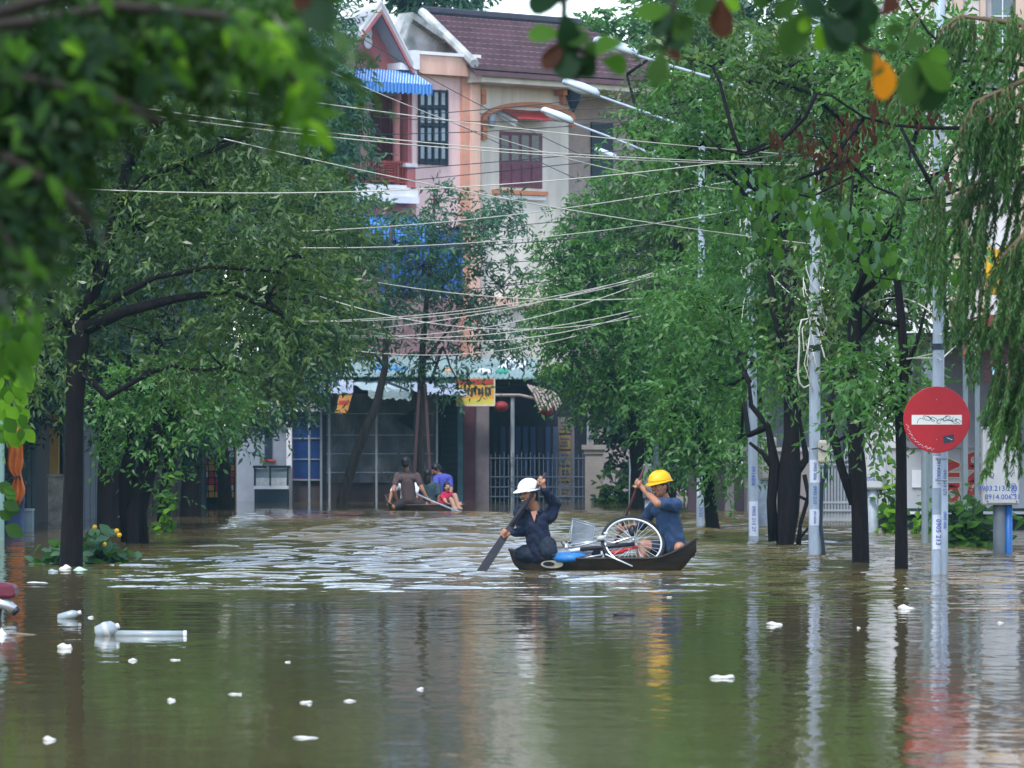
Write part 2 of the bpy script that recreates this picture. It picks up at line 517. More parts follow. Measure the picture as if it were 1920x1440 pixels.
# ------------------------------------------------------------------ the two rows of street trees
# left row
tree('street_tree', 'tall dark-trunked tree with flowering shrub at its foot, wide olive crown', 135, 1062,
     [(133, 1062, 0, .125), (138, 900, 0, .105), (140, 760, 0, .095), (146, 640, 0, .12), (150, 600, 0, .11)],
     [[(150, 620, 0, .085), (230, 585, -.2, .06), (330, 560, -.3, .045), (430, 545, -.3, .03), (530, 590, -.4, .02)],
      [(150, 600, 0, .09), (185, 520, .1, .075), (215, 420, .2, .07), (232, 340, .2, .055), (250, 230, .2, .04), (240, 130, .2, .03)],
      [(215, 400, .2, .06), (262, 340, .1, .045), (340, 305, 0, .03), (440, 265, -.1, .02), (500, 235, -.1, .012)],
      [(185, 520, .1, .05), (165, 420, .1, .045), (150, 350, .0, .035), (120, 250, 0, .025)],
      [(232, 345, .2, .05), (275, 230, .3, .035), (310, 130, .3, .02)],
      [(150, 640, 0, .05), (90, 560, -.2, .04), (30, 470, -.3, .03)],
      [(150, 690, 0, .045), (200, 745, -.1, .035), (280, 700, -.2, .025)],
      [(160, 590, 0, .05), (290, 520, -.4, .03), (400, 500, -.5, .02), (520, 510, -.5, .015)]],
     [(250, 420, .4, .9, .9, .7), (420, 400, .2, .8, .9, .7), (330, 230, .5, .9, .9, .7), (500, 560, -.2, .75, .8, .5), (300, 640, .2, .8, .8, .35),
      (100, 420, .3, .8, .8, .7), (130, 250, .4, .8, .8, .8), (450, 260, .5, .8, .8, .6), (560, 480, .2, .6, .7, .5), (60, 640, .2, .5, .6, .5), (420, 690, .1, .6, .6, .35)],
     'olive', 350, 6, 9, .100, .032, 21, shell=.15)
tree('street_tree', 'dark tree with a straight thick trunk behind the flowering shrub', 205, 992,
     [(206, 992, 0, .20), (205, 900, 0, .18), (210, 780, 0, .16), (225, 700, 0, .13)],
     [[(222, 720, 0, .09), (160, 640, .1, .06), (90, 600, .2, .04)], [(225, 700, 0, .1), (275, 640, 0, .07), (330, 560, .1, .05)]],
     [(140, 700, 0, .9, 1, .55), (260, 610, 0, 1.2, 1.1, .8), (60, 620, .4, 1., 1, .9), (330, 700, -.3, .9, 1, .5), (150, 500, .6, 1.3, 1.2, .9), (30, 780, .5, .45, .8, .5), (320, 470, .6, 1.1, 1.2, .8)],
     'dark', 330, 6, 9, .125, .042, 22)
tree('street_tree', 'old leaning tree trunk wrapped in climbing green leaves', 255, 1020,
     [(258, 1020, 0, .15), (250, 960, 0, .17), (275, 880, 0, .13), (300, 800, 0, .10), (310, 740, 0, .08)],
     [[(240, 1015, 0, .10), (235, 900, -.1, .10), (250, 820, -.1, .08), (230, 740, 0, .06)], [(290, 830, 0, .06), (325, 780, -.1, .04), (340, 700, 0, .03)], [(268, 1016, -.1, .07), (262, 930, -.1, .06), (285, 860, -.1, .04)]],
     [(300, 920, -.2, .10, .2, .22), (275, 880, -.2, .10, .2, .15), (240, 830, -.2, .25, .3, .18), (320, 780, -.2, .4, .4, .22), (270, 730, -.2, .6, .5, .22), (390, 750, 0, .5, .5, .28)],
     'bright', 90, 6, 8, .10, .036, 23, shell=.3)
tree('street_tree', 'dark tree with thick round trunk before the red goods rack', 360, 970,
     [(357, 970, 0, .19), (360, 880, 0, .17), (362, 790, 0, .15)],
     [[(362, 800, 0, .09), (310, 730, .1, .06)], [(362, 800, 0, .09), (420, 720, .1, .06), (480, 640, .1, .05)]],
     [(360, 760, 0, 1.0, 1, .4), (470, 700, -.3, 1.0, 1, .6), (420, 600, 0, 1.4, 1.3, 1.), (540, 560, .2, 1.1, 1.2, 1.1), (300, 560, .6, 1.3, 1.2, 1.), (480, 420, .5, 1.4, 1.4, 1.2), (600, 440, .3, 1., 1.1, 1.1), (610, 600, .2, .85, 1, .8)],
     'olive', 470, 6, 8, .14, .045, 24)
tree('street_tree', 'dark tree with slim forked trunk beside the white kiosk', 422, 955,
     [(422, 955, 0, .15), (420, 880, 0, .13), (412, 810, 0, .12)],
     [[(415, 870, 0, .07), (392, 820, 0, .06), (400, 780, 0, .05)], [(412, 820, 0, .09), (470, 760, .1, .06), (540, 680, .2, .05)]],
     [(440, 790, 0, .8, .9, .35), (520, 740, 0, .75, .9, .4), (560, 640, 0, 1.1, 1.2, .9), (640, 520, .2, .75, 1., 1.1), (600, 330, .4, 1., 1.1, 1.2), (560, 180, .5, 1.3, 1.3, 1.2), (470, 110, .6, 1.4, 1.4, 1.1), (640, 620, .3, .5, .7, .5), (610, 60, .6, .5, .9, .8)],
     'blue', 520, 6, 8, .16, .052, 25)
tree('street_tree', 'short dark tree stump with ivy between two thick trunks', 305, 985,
     [(306, 985, 0, .11), (310, 920, 0, .09), (318, 850, 0, .08)], [[(318, 860, 0, .05), (335, 800, 0, .04)]],
     [(320, 790, 0, .8, .8, .35), (250, 770, .3, .8, .9, .4)], 'dark', 90, 6, 8, .125, .042, 26)
# young trees before the pink house
tree('young_tree', 'thin leaning young tree before the tarpaulin shop', 648, 940,
     [(640, 940, 0, .11), (668, 850, 0, .10), (706, 760, 0, .09), (722, 690, 0, .07), (724, 600, 0, .06), (728, 500, 0, .05), (735, 420, 0, .03)],
     [[(722, 690, 0, .04), (700, 660, 0, .03), (660, 640, 0, .02)], [(724, 600, 0, .04), (770, 540, .1, .03), (820, 480, .1, .02)], [(726, 530, 0, .04), (690, 470, 0, .03)]],
     [(720, 560, 0, .75, .8, .7), (790, 500, .2, .8, .8, .6), (700, 660, 0, .7, .7, .35), (740, 420, 0, .8, .8, .5), (850, 430, .2, .75, .8, .45)],
     'blue', 84, 5, 7, .15, .05, 27, D=99, shell=.2, bark=BARK2, group='young trees by the shops')
tree('young_tree', 'upright young tree with pink-grey props before the yellow sign', 788, 942,
     [(786, 942, 0, .10), (787, 860, 0, .095), (790, 740, 0, .09), (792, 660, 0, .07), (800, 560, 0, .05), (812, 440, 0, .04), (815, 350, 0, .02)],
     [[(792, 680, 0, .04), (840, 620, .1, .03), (890, 560, .1, .02)], [(800, 560, 0, .04), (860, 470, .1, .03), (900, 410, .1, .02)], [(806, 720, 0, .035), (830, 650, 0, .03)]],
     [(815, 680, -.2, .65, .7, .35), (880, 590, 0, .9, .8, .6), (830, 540, 0, .8, .8, .6), (900, 450, .1, .75, .8, .6), (820, 380, .1, .5, .6, .45), (940, 540, .2, .65, .7, .7), (950, 640, .1, .6, .7, .4), (860, 730, -.2, .4, .5, .12), (960, 400, .2, .4, .6, .3)],
     'blue', 112, 5, 7, .15, .05, 28, D=100, shell=.2, bark=BARK2, group='young trees by the shops')
# right row, far to near
tree('street_tree', 'bushy light-green rounded tree behind the man in the yellow helmet', 1195, 955,
     [(1196, 955, 0, .17), (1197, 880, 0, .15), (1190, 800, 0, .14), (1180, 720, 0, .12)],
     [[(1184, 760, 0, .09), (1120, 640, 0, .06)], [(1180, 720, 0, .1), (1200, 600, 0, .08), (1190, 480, 0, .05)]],
     [(1130, 640, -.3, 1.25, 1.2, 1.0), (1080, 540, 0, .95, 1., .9), (1180, 480, 0, 1.2, 1.2, 1.2), (1230, 620, .2, 1.2, 1.2, 1.1), (1120, 420, .2, .75, .9, .7), (1230, 350, .3, 1.1, 1.1, 1.), (1150, 720, -.3, .85, .9, .6), (1085, 730, -.3, .3, .4, .3), (1230, 760, 0, .7, .8, .5), (1060, 620, -.1, .55, .6, .7)],
     'bright', 560, 6, 8, .14, .046, 31)
tree('street_tree', 'tall grey-green tree rising over the street lamps', 1250, 962,
     [(1252, 962, 0, .15), (1255, 860, 0, .14), (1262, 700, 0, .12), (1270, 500, 0, .09), (1275, 330, 0, .07)],
     [[(1275, 330, 0, .05), (1200, 230, 0, .035), (1175, 140, 0, .02)], [(1275, 340, 0, .05), (1320, 230, .1, .03)]],
     [(1300, 500, .4, 1.1, 1.2, 1.3), (1250, 320, .4, .8, .9, .7), (1310, 230, .3, 1.0, 1.1, 1.1), (1360, 90, .4, 1.0, 1.1, .9), (1240, 190, .3, .6, .8, .5), (1180, 250, .2, .4, .6, .4), (1290, 60, .3, .7, .9, .6)],
     'olive', 330, 6, 8, .14, .046, 32, D=88, shell=.2)
tree('street_tree', 'low tree with bright fresh leaves behind the stern of the boat', 1335, 995,
     [(1337, 995, 0, .105), (1330, 930, 0, .085), (1325, 860, 0, .08), (1315, 780, 0, .07)],
     [[(1325, 850, 0, .05), (1290, 800, -.1, .035), (1250, 780, -.2, .025)], [(1318, 790, 0, .05), (1360, 720, 0, .04)]],
     [(1265, 790, -.3, .42, .5, .35), (1310, 770, -.2, .45, .5, .4), (1360, 800, -.2, .4, .5, .35), (1330, 860, -.2, .42, .5, .25), (1380, 870, -.2, .25, .4, .2), (1250, 740, -.2, .25, .4, .2), (1320, 690, .2, .7, .8, .5), (1240, 860, -.3, .14, .3, .12), (1370, 640, .2, .7, .8, .6), (1300, 570, .2, .7, .9, .7)],
     'bright', 210, 6, 8, .12, .045, 33, shell=.2)
tree('street_tree', 'gnarled dark multi-stemmed tree trunk with knots between two grey poles', 1472, 1022,
     [(1472, 1022, 0, .11), (1478, 960, 0, .14), (1480, 890, 0, .15), (1484, 820, 0, .10), (1482, 700, 0, .085), (1478, 560, 0, .08), (1474, 430, 0, .07)],
     [[(1450, 1015, 0, .07), (1446, 940, 0, .065), (1452, 870, 0, .07), (1440, 800, 0, .04), (1408, 760, 0, .035), (1404, 715, 0, .02)],
      [(1452, 880, 0, .05), (1430, 850, 0, .03), (1405, 830, 0, .02)],
      [(1490, 890, 0, .06), (1512, 860, 0, .05), (1505, 820, 0, .03), (1498, 780, 0, .02)], [(1497, 1022, -.1, .035), (1500, 985, -.1, .025), (1516, 930, -.1, .03), (1508, 890, -.1, .03)],
      [(1494, 1015, -.1, .02), (1520, 985, -.1, .018)], [(1497, 930, -.1, .02), (1514, 938, -.1, .02)],
      [(1482, 700, 0, .05), (1455, 600, 0, .04), (1440, 480, 0, .03)], [(1478, 560, 0, .04), (1520, 470, 0, .03), (1560, 400, 0, .02)]],
     [(1360, 590, 5.3, .7, .8, .7), (1465, 640, .3, .32, .8, .6), (1375, 720, 5.3, .5, .6, .5), (1500, 600, .8, .45, .6, .7), (1470, 480, .8, .45, .9, .6), (1450, 380, .4, .6, .8, .5), (1390, 820, 5.2, .28, .4, .35), (1350, 420, 5.2, .5, .8, .6), (1480, 210, .5, .9, 1., .8), (1385, 170, .2, .7, 1., .55), (1290, 190, 0, .55, .7, .35), (1260, 290, 0, .4, .5, .22), (1320, 270, 0, .5, .6, .3), (1560, 700, 1.5, .5, .6, .5)],
     'bright', 400, 6, 8, .115, .042, 34, shell=.2)
tree('street_tree', 'thick dark forked trunk with one limb leaning towards the grey pole', 1610, 1055,
     [(1614, 1055, 0, .095), (1612, 960, 0, .09), (1608, 880, 0, .095), (1600, 780, 0, .08), (1602, 640, 0, .075), (1608, 480, 0, .07), (1606, 340, 0, .055), (1600, 180, 0, .045), (1605, 60, 0, .03)],
     [[(1600, 945, 0, .05), (1578, 880, 0, .048), (1566, 830, 0, .05), (1552, 770, 0, .03)], [(1606, 360, 0, .04), (1650, 330, -.2, .03), (1740, 390, -.4, .025), (1800, 380, -.5, .02)],
      [(1600, 250, 0, .035), (1530, 180, -.2, .03), (1480, 250, -.3, .022), (1390, 290, -.4, .015)], [(1608, 480, 0, .03), (1650, 430, .1, .02)], [(1604, 200, 0, .03), (1680, 120, .1, .02), (1720, 40, .1, .015)], [(1602, 640, 0, .03), (1645, 590, -.1, .02), (1690, 540, -.2, .012)]],
     [(1650, 560, .4, .55, .7, .5), (1570, 640, 4.4, .5, .6, .5), (1580, 300, .5, .7, .9, .6), (1655, 720, .1, .28, .4, .3), (1600, 700, 4.2, .4, .4, .3), (1620, 130, .5, .7, .8, .6), (1480, 130, .2, .6, .7, .35), (1400, 150, .1, .4, .6, .2), (1335, 125, .1, .35, .4, .14), (1570, 480, 4.2, .5, .6, .5), (1640, 800, 0, .16, .2, .1), (1690, 480, .2, .5, .6, .4)],
     'olive', 250, 6, 8, .105, .045, 35, shell=.2)
tree('street_tree', 'slender dark trunk with pale roots standing beside the no-entry sign', 1690, 1068,
     [(1690, 1068, 0, .07), (1690, 950, 0, .06), (1690, 860, 0, .055), (1688, 780, 0, .055), (1696, 690, 0, .05), (1690, 600, 0, .045), (1680, 500, 0, .035), (1690, 360, 0, .03), (1720, 240, 0, .02)],
     [[(1690, 800, 0, .03), (1672, 740, 0, .025), (1665, 660, 0, .02)], [(1690, 610, 0, .03), (1640, 600, -.1, .02), (1600, 560, -.2, .012)], [(1694, 700, 0, .03), (1720, 640, 0, .02), (1740, 560, 0, .012)]],
     [(1670, 770, -.1, .3, .3, .22), (1640, 760, -.1, .28, .3, .2), (1710, 700, .1, .25, .3, .2), (1660, 690, .2, .3, .4, .3), (1750, 110, -3.6, .40, .3, .38), (1775, 320, -3.6, .24, .3, .28), (1750, 470, -3.6, .26, .3, .18), (1830, 180, -3.2, .5, .4, .5), (1700, 130, .4, .6, .7, .6), (1640, 430, .3, .55, .6, .4)],
     'bright', 150, 6, 8, .105, .042, 36, shell=.15)
# trees behind the houses
tree('background_tree', 'dark tall tree standing behind the gable of the pink house', 790, 900,
     [(770, 900, 0, .3), (770, 200, 0, .25), (765, 40, 0, .22), (755, -40, 0, .15)], [[(765, 40, 0, .12), (800, -30, 0, .1)]],
     [(840, 10, 0, .9, 1.2, .8), (800, -70, 0, 1.6, 1.5, 1.0), (720, -60, .5, 1.5, 1.5, .9), (880, -60, 0, .8, 1, .8)],
     'blue', 170, 6, 8, .22, .08, 41, D=124, group='trees behind the houses')
tree('background_tree', 'pale hazy tree standing behind the brown tiled roof', 1130, 900,
     [(1130, 900, 0, .25), (1130, 300, 0, .2), (1130, 120, 0, .12)], [],
     [(1080, 90, 0, .7, 1.2, .5), (1160, 80, 0, .8, 1.2, .7), (1110, 50, 0, .5, 1, .35), (1240, 30, 0, .9, 1.2, .8), (1330, 60, 0, 1.2, 1.3, 1.2)],
     'bright', 150, 6, 8, .24, .085, 42, D=134, group='trees behind the houses')
# more of the rows, farther off and behind the shops
tree('background_tree', 'broad dark tree behind the left shops filling the view over the roofs', 250, 900,
     [(250, 900, 0, .3), (250, 500, 0, .25), (260, 300, 0, .2)], [],
     [(120, 420, 0, 2.4, 1.5, 1.6), (330, 380, 0, 2.2, 1.5, 1.6), (60, 200, 0, 2.4, 1.5, 1.8), (260, 180, 0, 2.4, 1.5, 1.8), (420, 120, 0, 2.2, 1.5, 1.8), (200, 20, 0, 3.0, 1.5, 1.8), (480, 300, .3, 1.8, 1.4, 1.8), (-20, 330, 0, 1.6, 1.4, 2.2), (600, -60, .3, 1.1, 1.2, .9), (440, -60, 0, 2.2, 1.4, 1.2)],
     'dark', 950, 7, 8, .28, .11, 43, D=108, group='trees behind the houses', shell=.2)
tree('background_tree', 'dark leafy tree behind the white gate and garden wall', 1500, 900,
     [(1500, 900, 0, .3), (1500, 600, 0, .25), (1510, 300, 0, .2)], [],
     [(1380, 760, 0, 1.0, 1.2, .9), (1460, 700, 0, 1.4, 1.3, 1.3), (1580, 720, 0, 1.4, 1.3, 1.2), (1670, 700, 0, 1.0, 1.2, 1.3), (1400, 540, 0, 1.8, 1.4, 1.6), (1560, 520, 0, 1.8, 1.4, 1.6), (1480, 330, 0, 2.2, 1.5, 1.8), (1620, 320, .2, 1.5, 1.4, 1.6), (1420, 140, 0, 1.6, 1.4, 1.4), (1560, 120, 0, 1.7, 1.4, 1.5), (1330, 350, 0, 1.2, 1.3, 1.4), (1680, 480, .2, 1.0, 1.2, 1.4)],
     'dark', 800, 6, 8, .25, .09, 44, D=97, group='trees behind the houses', shell=.2)
tree('background_tree', 'dark tree behind the stone gate pillar and hedge', 1240, 900,
     [(1240, 900, 0, .2), (1240, 760, 0, .18)], [],
     [(1200, 830, 0, .9, 1., .8), (1290, 820, 0, 1.1, 1., .9), (1150, 800, 0, .6, 1, .6), (1270, 720, 0, 1.5, 1.2, 1.), (1350, 800, 0, 1., 1., 1.)],
     'dark', 200, 6, 8, .22, .075, 45, D=109, group='trees behind the houses', shell=.2)

# ------------------------------------------------------------------ houses at the bend of the street
class Facade:
    """a wall plane; pixel positions are cast onto it, offsets go along its outward normal"""
    def __init__(s, px, d, yaw):
        s.o = P(px, HZ, d); s.o.z = 0
        s.u = Vector((math.cos(R(yaw)), math.sin(R(yaw)), 0))
        s.n = Vector((math.sin(R(yaw)), -math.cos(R(yaw)), 0))
        s.M = Matrix((s.u, -s.n, Vector((0, 0, 1)))).transposed()
    def p(s, px, py, off=0.0):
        ray = Vector(((px - 960) / F, 1, (HZ - py) / F))
        c = Vector((0, 0, H)); q = s.o + s.n * off
        t = (q - c).dot(s.n) / ray.dot(s.n)
        return c + ray * t
    def rect(s, mb, x0, y0, x1, y1, off=0.0, th=0.1):
        """box whose face lies 'off' before the wall and covers the pixel rectangle, going 'th' back"""
        a = s.p(x0, y1, off); b = s.p(x1, y1, off)
        ztop = s.p((x0 + x1) / 2, y0, off).z; zb = s.p((x0 + x1) / 2, y1, off).z
        a.z = b.z = zb
        return mb.slab([a, b, Vector((b.x, b.y, ztop)), Vector((a.x, a.y, ztop))], -s.n * th)
    def down(s, mb, x0, y0, x1, off=0.0, th=0.1, zb=-0.7):
        a = s.p(x0, y0, off); b = s.p(x1, y0, off); zt = s.p((x0 + x1) / 2, y0, off).z
        return mb.slab([Vector((a.x, a.y, zb)), Vector((b.x, b.y, zb)), Vector((b.x, b.y, zt)), Vector((a.x, a.y, zt))], -s.n * th)

def stripes(name, c1, c2, freq, axis='X', rough=0.6, duty=0.5):
    m = bpy.data.materials.new(name); m.use_nodes = True
    t = m.node_tree; b = t.nodes['Principled BSDF']; b.inputs['Roughness'].default_value = rough
    tc = t.nodes.new('ShaderNodeTexCoord'); w = t.nodes.new('ShaderNodeTexWave')
    w.bands_direction = axis; w.inputs['Scale'].default_value = freq; w.inputs['Distortion'].default_value = 0.6; w.inputs['Detail'].default_value = 1
    rp = t.nodes.new('ShaderNodeValToRGB'); rp.color_ramp.elements[0].position = duty - .06; rp.color_ramp.elements[1].position = duty + .06
    rp.color_ramp.elements[0].color = (*c1, 1); rp.color_ramp.elements[1].color = (*c2, 1)
    t.links.new(tc.outputs['Object'], w.inputs[0]); t.links.new(w.outputs[0], rp.inputs[0]); t.links.new(rp.outputs[0], b.inputs['Base Color'])
    return m

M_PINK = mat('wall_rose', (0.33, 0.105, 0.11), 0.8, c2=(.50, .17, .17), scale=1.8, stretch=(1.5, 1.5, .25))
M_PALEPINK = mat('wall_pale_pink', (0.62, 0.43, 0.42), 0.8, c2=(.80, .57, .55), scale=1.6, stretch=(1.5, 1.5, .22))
M_PEACH = mat('wall_peach', (0.58, 0.36, 0.28), 0.8, c2=(.76, .49, .39), scale=2, stretch=(1.5, 1.5, .25))
M_CREAM = mat('wall_cream', (0.52, 0.48, 0.42), 0.85, c2=(.74, .69, .60), scale=1.6, stretch=(1.5, 1.5, .2))
M_ORANGE = mat('trim_terracotta', (0.50, 0.20, 0.10), 0.75, var=.12)
M_WHITE = mat('trim_white', (0.72, 0.72, 0.74), 0.7, var=.1, scale=3)
M_MOSS = mat('weathered_concrete', (0.18, 0.20, 0.19), 0.9, c2=(0.55, 0.56, 0.56), scale=1.6)
M_RED = mat('door_oxblood', (0.11, 0.025, 0.035), 0.6, var=.2)
M_TILE = mat('roof_tile_brown', (0.085, 0.046, 0.056), 0.75, c2=(0.15, 0.082, 0.095), scale=2.2)
M_BLUE = stripes('awning_blue_stripes', (0.035, 0.17, 0.50), (0.42, 0.55, 0.75), 5.0, 'X', .6, .62)
M_BLUE2 = mat('sheet_blue', (0.025, 0.14, 0.52), 0.55, var=.25, scale=3)
M_DARKGLASS = mat('glass_dark', (0.012, 0.02, 0.035), 0.08, spec=0.7)
M_PANE = mat('glass_pale', (0.16, 0.22, 0.28), 0.15, spec=0.7, var=.3)
M_FRAME = mat('frame_dark_blue', (0.012, 0.022, 0.04), 0.5)
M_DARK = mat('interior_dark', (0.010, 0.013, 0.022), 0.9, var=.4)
M_STEEL = mat('steel_grey', (0.26, 0.30, 0.34), 0.45, spec=.5, var=.15, scale=6)
M_GREY = mat('concrete_grey', (0.30, 0.30, 0.31), 0.85, var=.15)
M_REDTIN = mat('tin_red', (0.32, 0.045, 0.04), 0.5, var=.2)
M_WOODRED = mat('shutter_plum', (0.15, 0.05, 0.075), 0.6, var=.18, scale=6)

fA = Facade(900, 112, 40)
# ---- pink house
h = thing('pink_house', 'rose and peach two-storey house with steep white-edged gable and balcony', 'house', fA.p(760, HZ) * Vector((1, 1, 0)) if False else Vector((fA.p(760, HZ).x, fA.p(760, HZ).y, 0)))
mb = MB()
fA.down(mb, 780, 135, 872, 0, .25)
fA.rect(mb, 872, 135, 885, 700, .0, .25)
part('wall', mb, M_PALEPINK, h)
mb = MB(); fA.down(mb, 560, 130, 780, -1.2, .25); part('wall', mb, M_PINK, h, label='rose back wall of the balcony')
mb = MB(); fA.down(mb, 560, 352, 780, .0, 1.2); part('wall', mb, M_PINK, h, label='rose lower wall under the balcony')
mb = MB(); fA.down(mb, 868, 108, 884, .10, .30); part('pilaster', mb, M_ORANGE if False else mat('wall_peach_dark', (0.55, 0.28, 0.20), .8, var=.1), h)
mb = MB(); fA.down(mb, 884, 108, 901, .16, .40); part('pilaster', mb, M_PEACH, h)
mb = MB(); fA.rect(mb, 786, 104, 900, 141, .22, .5); par = part('parapet', mb, M_PEACH, h)
mb = MB(); fA.rect(mb, 783, 99, 902, 105, .27, .6); part('cap', mb, M_WHITE, par)
mb = MB(); fA.rect(mb, 776, 94, 787, 130, .30, .5); part('cap', mb, M_WHITE, par)
# gable: wall triangle, projecting roof with white verges
mb = MB()
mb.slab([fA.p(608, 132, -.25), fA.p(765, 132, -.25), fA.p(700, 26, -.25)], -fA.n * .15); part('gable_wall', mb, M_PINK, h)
mb = MB()
e0, e1, e2 = fA.p(612, 152, .28), fA.p(716, 4, .28), fA.p(782, 131, .28)
dn = Vector((0, 0, -.20))
back = -fA.n * 3.4
mb.slab([e0, e1, e1 + dn * 1.0, e0 + dn * .9], back)
rf = part('gable_roof', mb, M_WHITE, h)
mb = MB(); mb.slab([e1, e2, e2 + dn * .9, e1 + dn * 1.0], back); part('gable_roof', mb, mat('soffit_grey', (0.40, 0.42, 0.45), .8), h)
mb = MB()
e0b, e1b, e2b = fA.p(616, 152, .31), fA.p(716, 17, .31), fA.p(776, 131, .31)
for a, b in ((e0b, e1b), (e1b, e2b)):
    mb.slab([a, b, b + dn * .55, a + dn * .55], -fA.n * .06)
part('verge_board', mb, M_PINK, h)
mb = MB()
for a, b in ((e0, e1), (e1, e2)):
    mb.slab([a + Vector((0, 0, .06)), b + Vector((0, 0, .06)), b - Vector((0, 0, .05)), a - Vector((0, 0, .05))], -fA.n * .08 + fA.n * .0)
part('verge_board', mb, M_WHITE, h, label='white edge of the gable')
mb = MB()
for dy, rr in ((-9, .13), (9, .13), (0, .10)):
    mb.ell(fA.p(690, 71 + dy, -.22), (rr, rr, rr * 1.1), 14, 8, fA.M @ Matrix.Diagonal(Vector((1, .25, 1))))
part('medallion', mb, M_WHITE, h, smooth=True)
mb = MB(); fA.rect(mb, 750, 118, 774, 131, .22, .5); part('bracket', mb, M_WHITE, h)
# second weathered gable roof behind
g = [fA.p(735, 105, -1.6), fA.p(762, 24, -1.6), fA.p(885, 108, -1.6)]
mb = MB(); mb.slab(g, -fA.n * .3); part('rear_gable', mb, M_MOSS, h)
mb = MB()
for a, b in ((g[0], g[1]), (g[1], g[2])):
    mb.slab([a, b, b + Vector((0, 0, -.16)), a + Vector((0, 0, -.16))], fA.n * .25)
part('rear_verge', mb, mat('verge_mossy', (0.10, 0.12, 0.11), .9, c2=(.38, .4, .4), scale=3), h)
# balcony
mb = MB(); fA.rect(mb, 696, 172, 772, 350, -1.0, .08); dr = part('balcony_door', mb, M_RED, h)
mb = MB()
for x in (712, 730, 755): fA.rect(mb, x, 178, x + 3, 350, -.98, .05)
part('door_rail', mb, mat('door_rail_plum', (.16, .05, .06), .6), dr)
mb = MB(); fA.rect(mb, 640, 175, 676, 345, -1.0, .08); part('window', mb, M_FRAME, h)
mb = MB(); fA.down(mb, 676, 170, 694, -.75, .3, fA.p(685, 352).z); part('pillar', mb, mat('pillar_beige', (.45, .30, .26), .8), h)
mb = MB(); q = fA.p(743, 352, -.1); q2 = fA.p(743, 178, -.1)
mb.tube([q, q2], .085, 14); mb.tube([q2 - Vector((0, 0, .12)), q2 + Vector((0, 0, .02))], .12, 14); part('column', mb, mat('column_rose', (.50, .19, .18), .7), h, smooth=False)
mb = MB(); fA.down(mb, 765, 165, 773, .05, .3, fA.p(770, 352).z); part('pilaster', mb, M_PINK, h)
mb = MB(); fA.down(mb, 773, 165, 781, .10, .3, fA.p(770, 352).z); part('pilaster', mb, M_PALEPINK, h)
mb = MB(); fA.rect(mb, 590, 365, 786, 378, .35, .6); fA.rect(mb, 590, 352, 784, 366, .25, .5); part('cornice', mb, M_WHITE, h)
mb = MB(); fA.rect(mb, 590, 344, 770, 351, .10, .2); part('sill', mb, M_WHITE, h)
rl = part('railing', (lambda m: (fA.rect(m, 640, 300, 766, 304, .05, .05), fA.rect(m, 640, 338, 766, 341, .05, .05), m)[-1])(MB()), M_REDTIN, h)
bar = None
for x in range(644, 764, 5):
    mb = MB(); fA.rect(mb, x, 302, x + 1.4, 341, .04, .02); part('baluster', mb, M_REDTIN, rl)
for k in range(7):
    mb = MB(); fA.rect(mb, 716, 307 + k * 5, 742, 309 + k * 5, .06, .02); part('slat', mb, M_REDTIN, rl)
mb = MB(); fA.down(mb, 764, 312, 779, .12, .3, fA.p(770, 352).z); pp = part('balcony_post', mb, M_PINK, h)
mb = MB(); fA.rect(mb, 761, 306, 783, 313, .16, .4); part('cap', mb, M_WHITE, pp)
# big window with a grille of panes
mb = MB(); fA.rect(mb, 785, 168, 841, 309, .02, .1); wn = part('window', mb, M_FRAME, h)
for r_ in range(4):
    for c_ in range(4):
        x0 = 789 + c_ * 13.0; y0 = 173 + r_ * 33.5
        mb = MB(); fA.rect(mb, x0, y0, x0 + 6.5, y0 + 24, .04, .03); part('pane', mb, M_PANE, wn)
mb = MB()
for c_ in range(5): fA.rect(mb, 786.5 + c_ * 13.0, 168, 788 + c_ * 13.0, 309, .07, .03)
for y in (170, 200, 234, 268, 304): fA.rect(mb, 785, y, 841, y + 2.5, .07, .03)
part('grille', mb, M_FRAME, wn)
# upper blue awning: sloping corrugated sheet and scalloped valance
def awning(fac, x0, y0, x1, y1, drop, out, lean, parent, m, val=0.0, name='awning', vm=None, nseg=28):
    """(x0,y0)-(x1,y0) on the wall, front edge 'out' before it and 'drop' lower"""
    A, B = fac.p(x0, y0, .05), fac.p(x1, y1, .05)
    zA = (A.z + B.z) / 2; A.z = B.z = zA
    off = fac.n * out + Vector((0, 0, -drop)) + fac.u * lean
    mb = MB(); up = (fac.n * drop + Vector((0, 0, out))).normalized()
    vsx = []; n = nseg * 2
    for i in range(n + 1):
        q = A.lerp(B, i / n) + up * (.018 if i % 2 else 0)
        vsx.append((q, q + off))
    for i in range(n):
        mb.quad(vsx[i][0], vsx[i + 1][0], vsx[i + 1][1], vsx[i][1])
    a = part(name, mb, m, parent)
    sm = a.modifiers.new('thickness', 'SOLIDIFY'); sm.thickness = .012
    if val:
        mb = MB()
        for i in range(n):
            h0 = val * (1 if i % 4 < 2 else .86); h1 = val * (1 if (i + 1) % 4 < 2 else .86)
            q0, q1 = vsx[i][1], vsx[i + 1][1]
            mb.quad(q0, q1, q1 - Vector((0, 0, h1)), q0 - Vector((0, 0, h0)))
        v = part('valance', mb, vm or m, a); sm = v.modifiers.new('thickness', 'SOLIDIFY'); sm.thickness = .01
    return a
M_BLUE3 = stripes('awning_blue_plain', (0.03, 0.15, 0.48), (0.10, 0.30, 0.66), 4.0, 'X', .6, .5)
awning(fA, 640, 131, 772, 131, .35, .75, .0, h, M_BLUE, .24, vm=M_BLUE3)
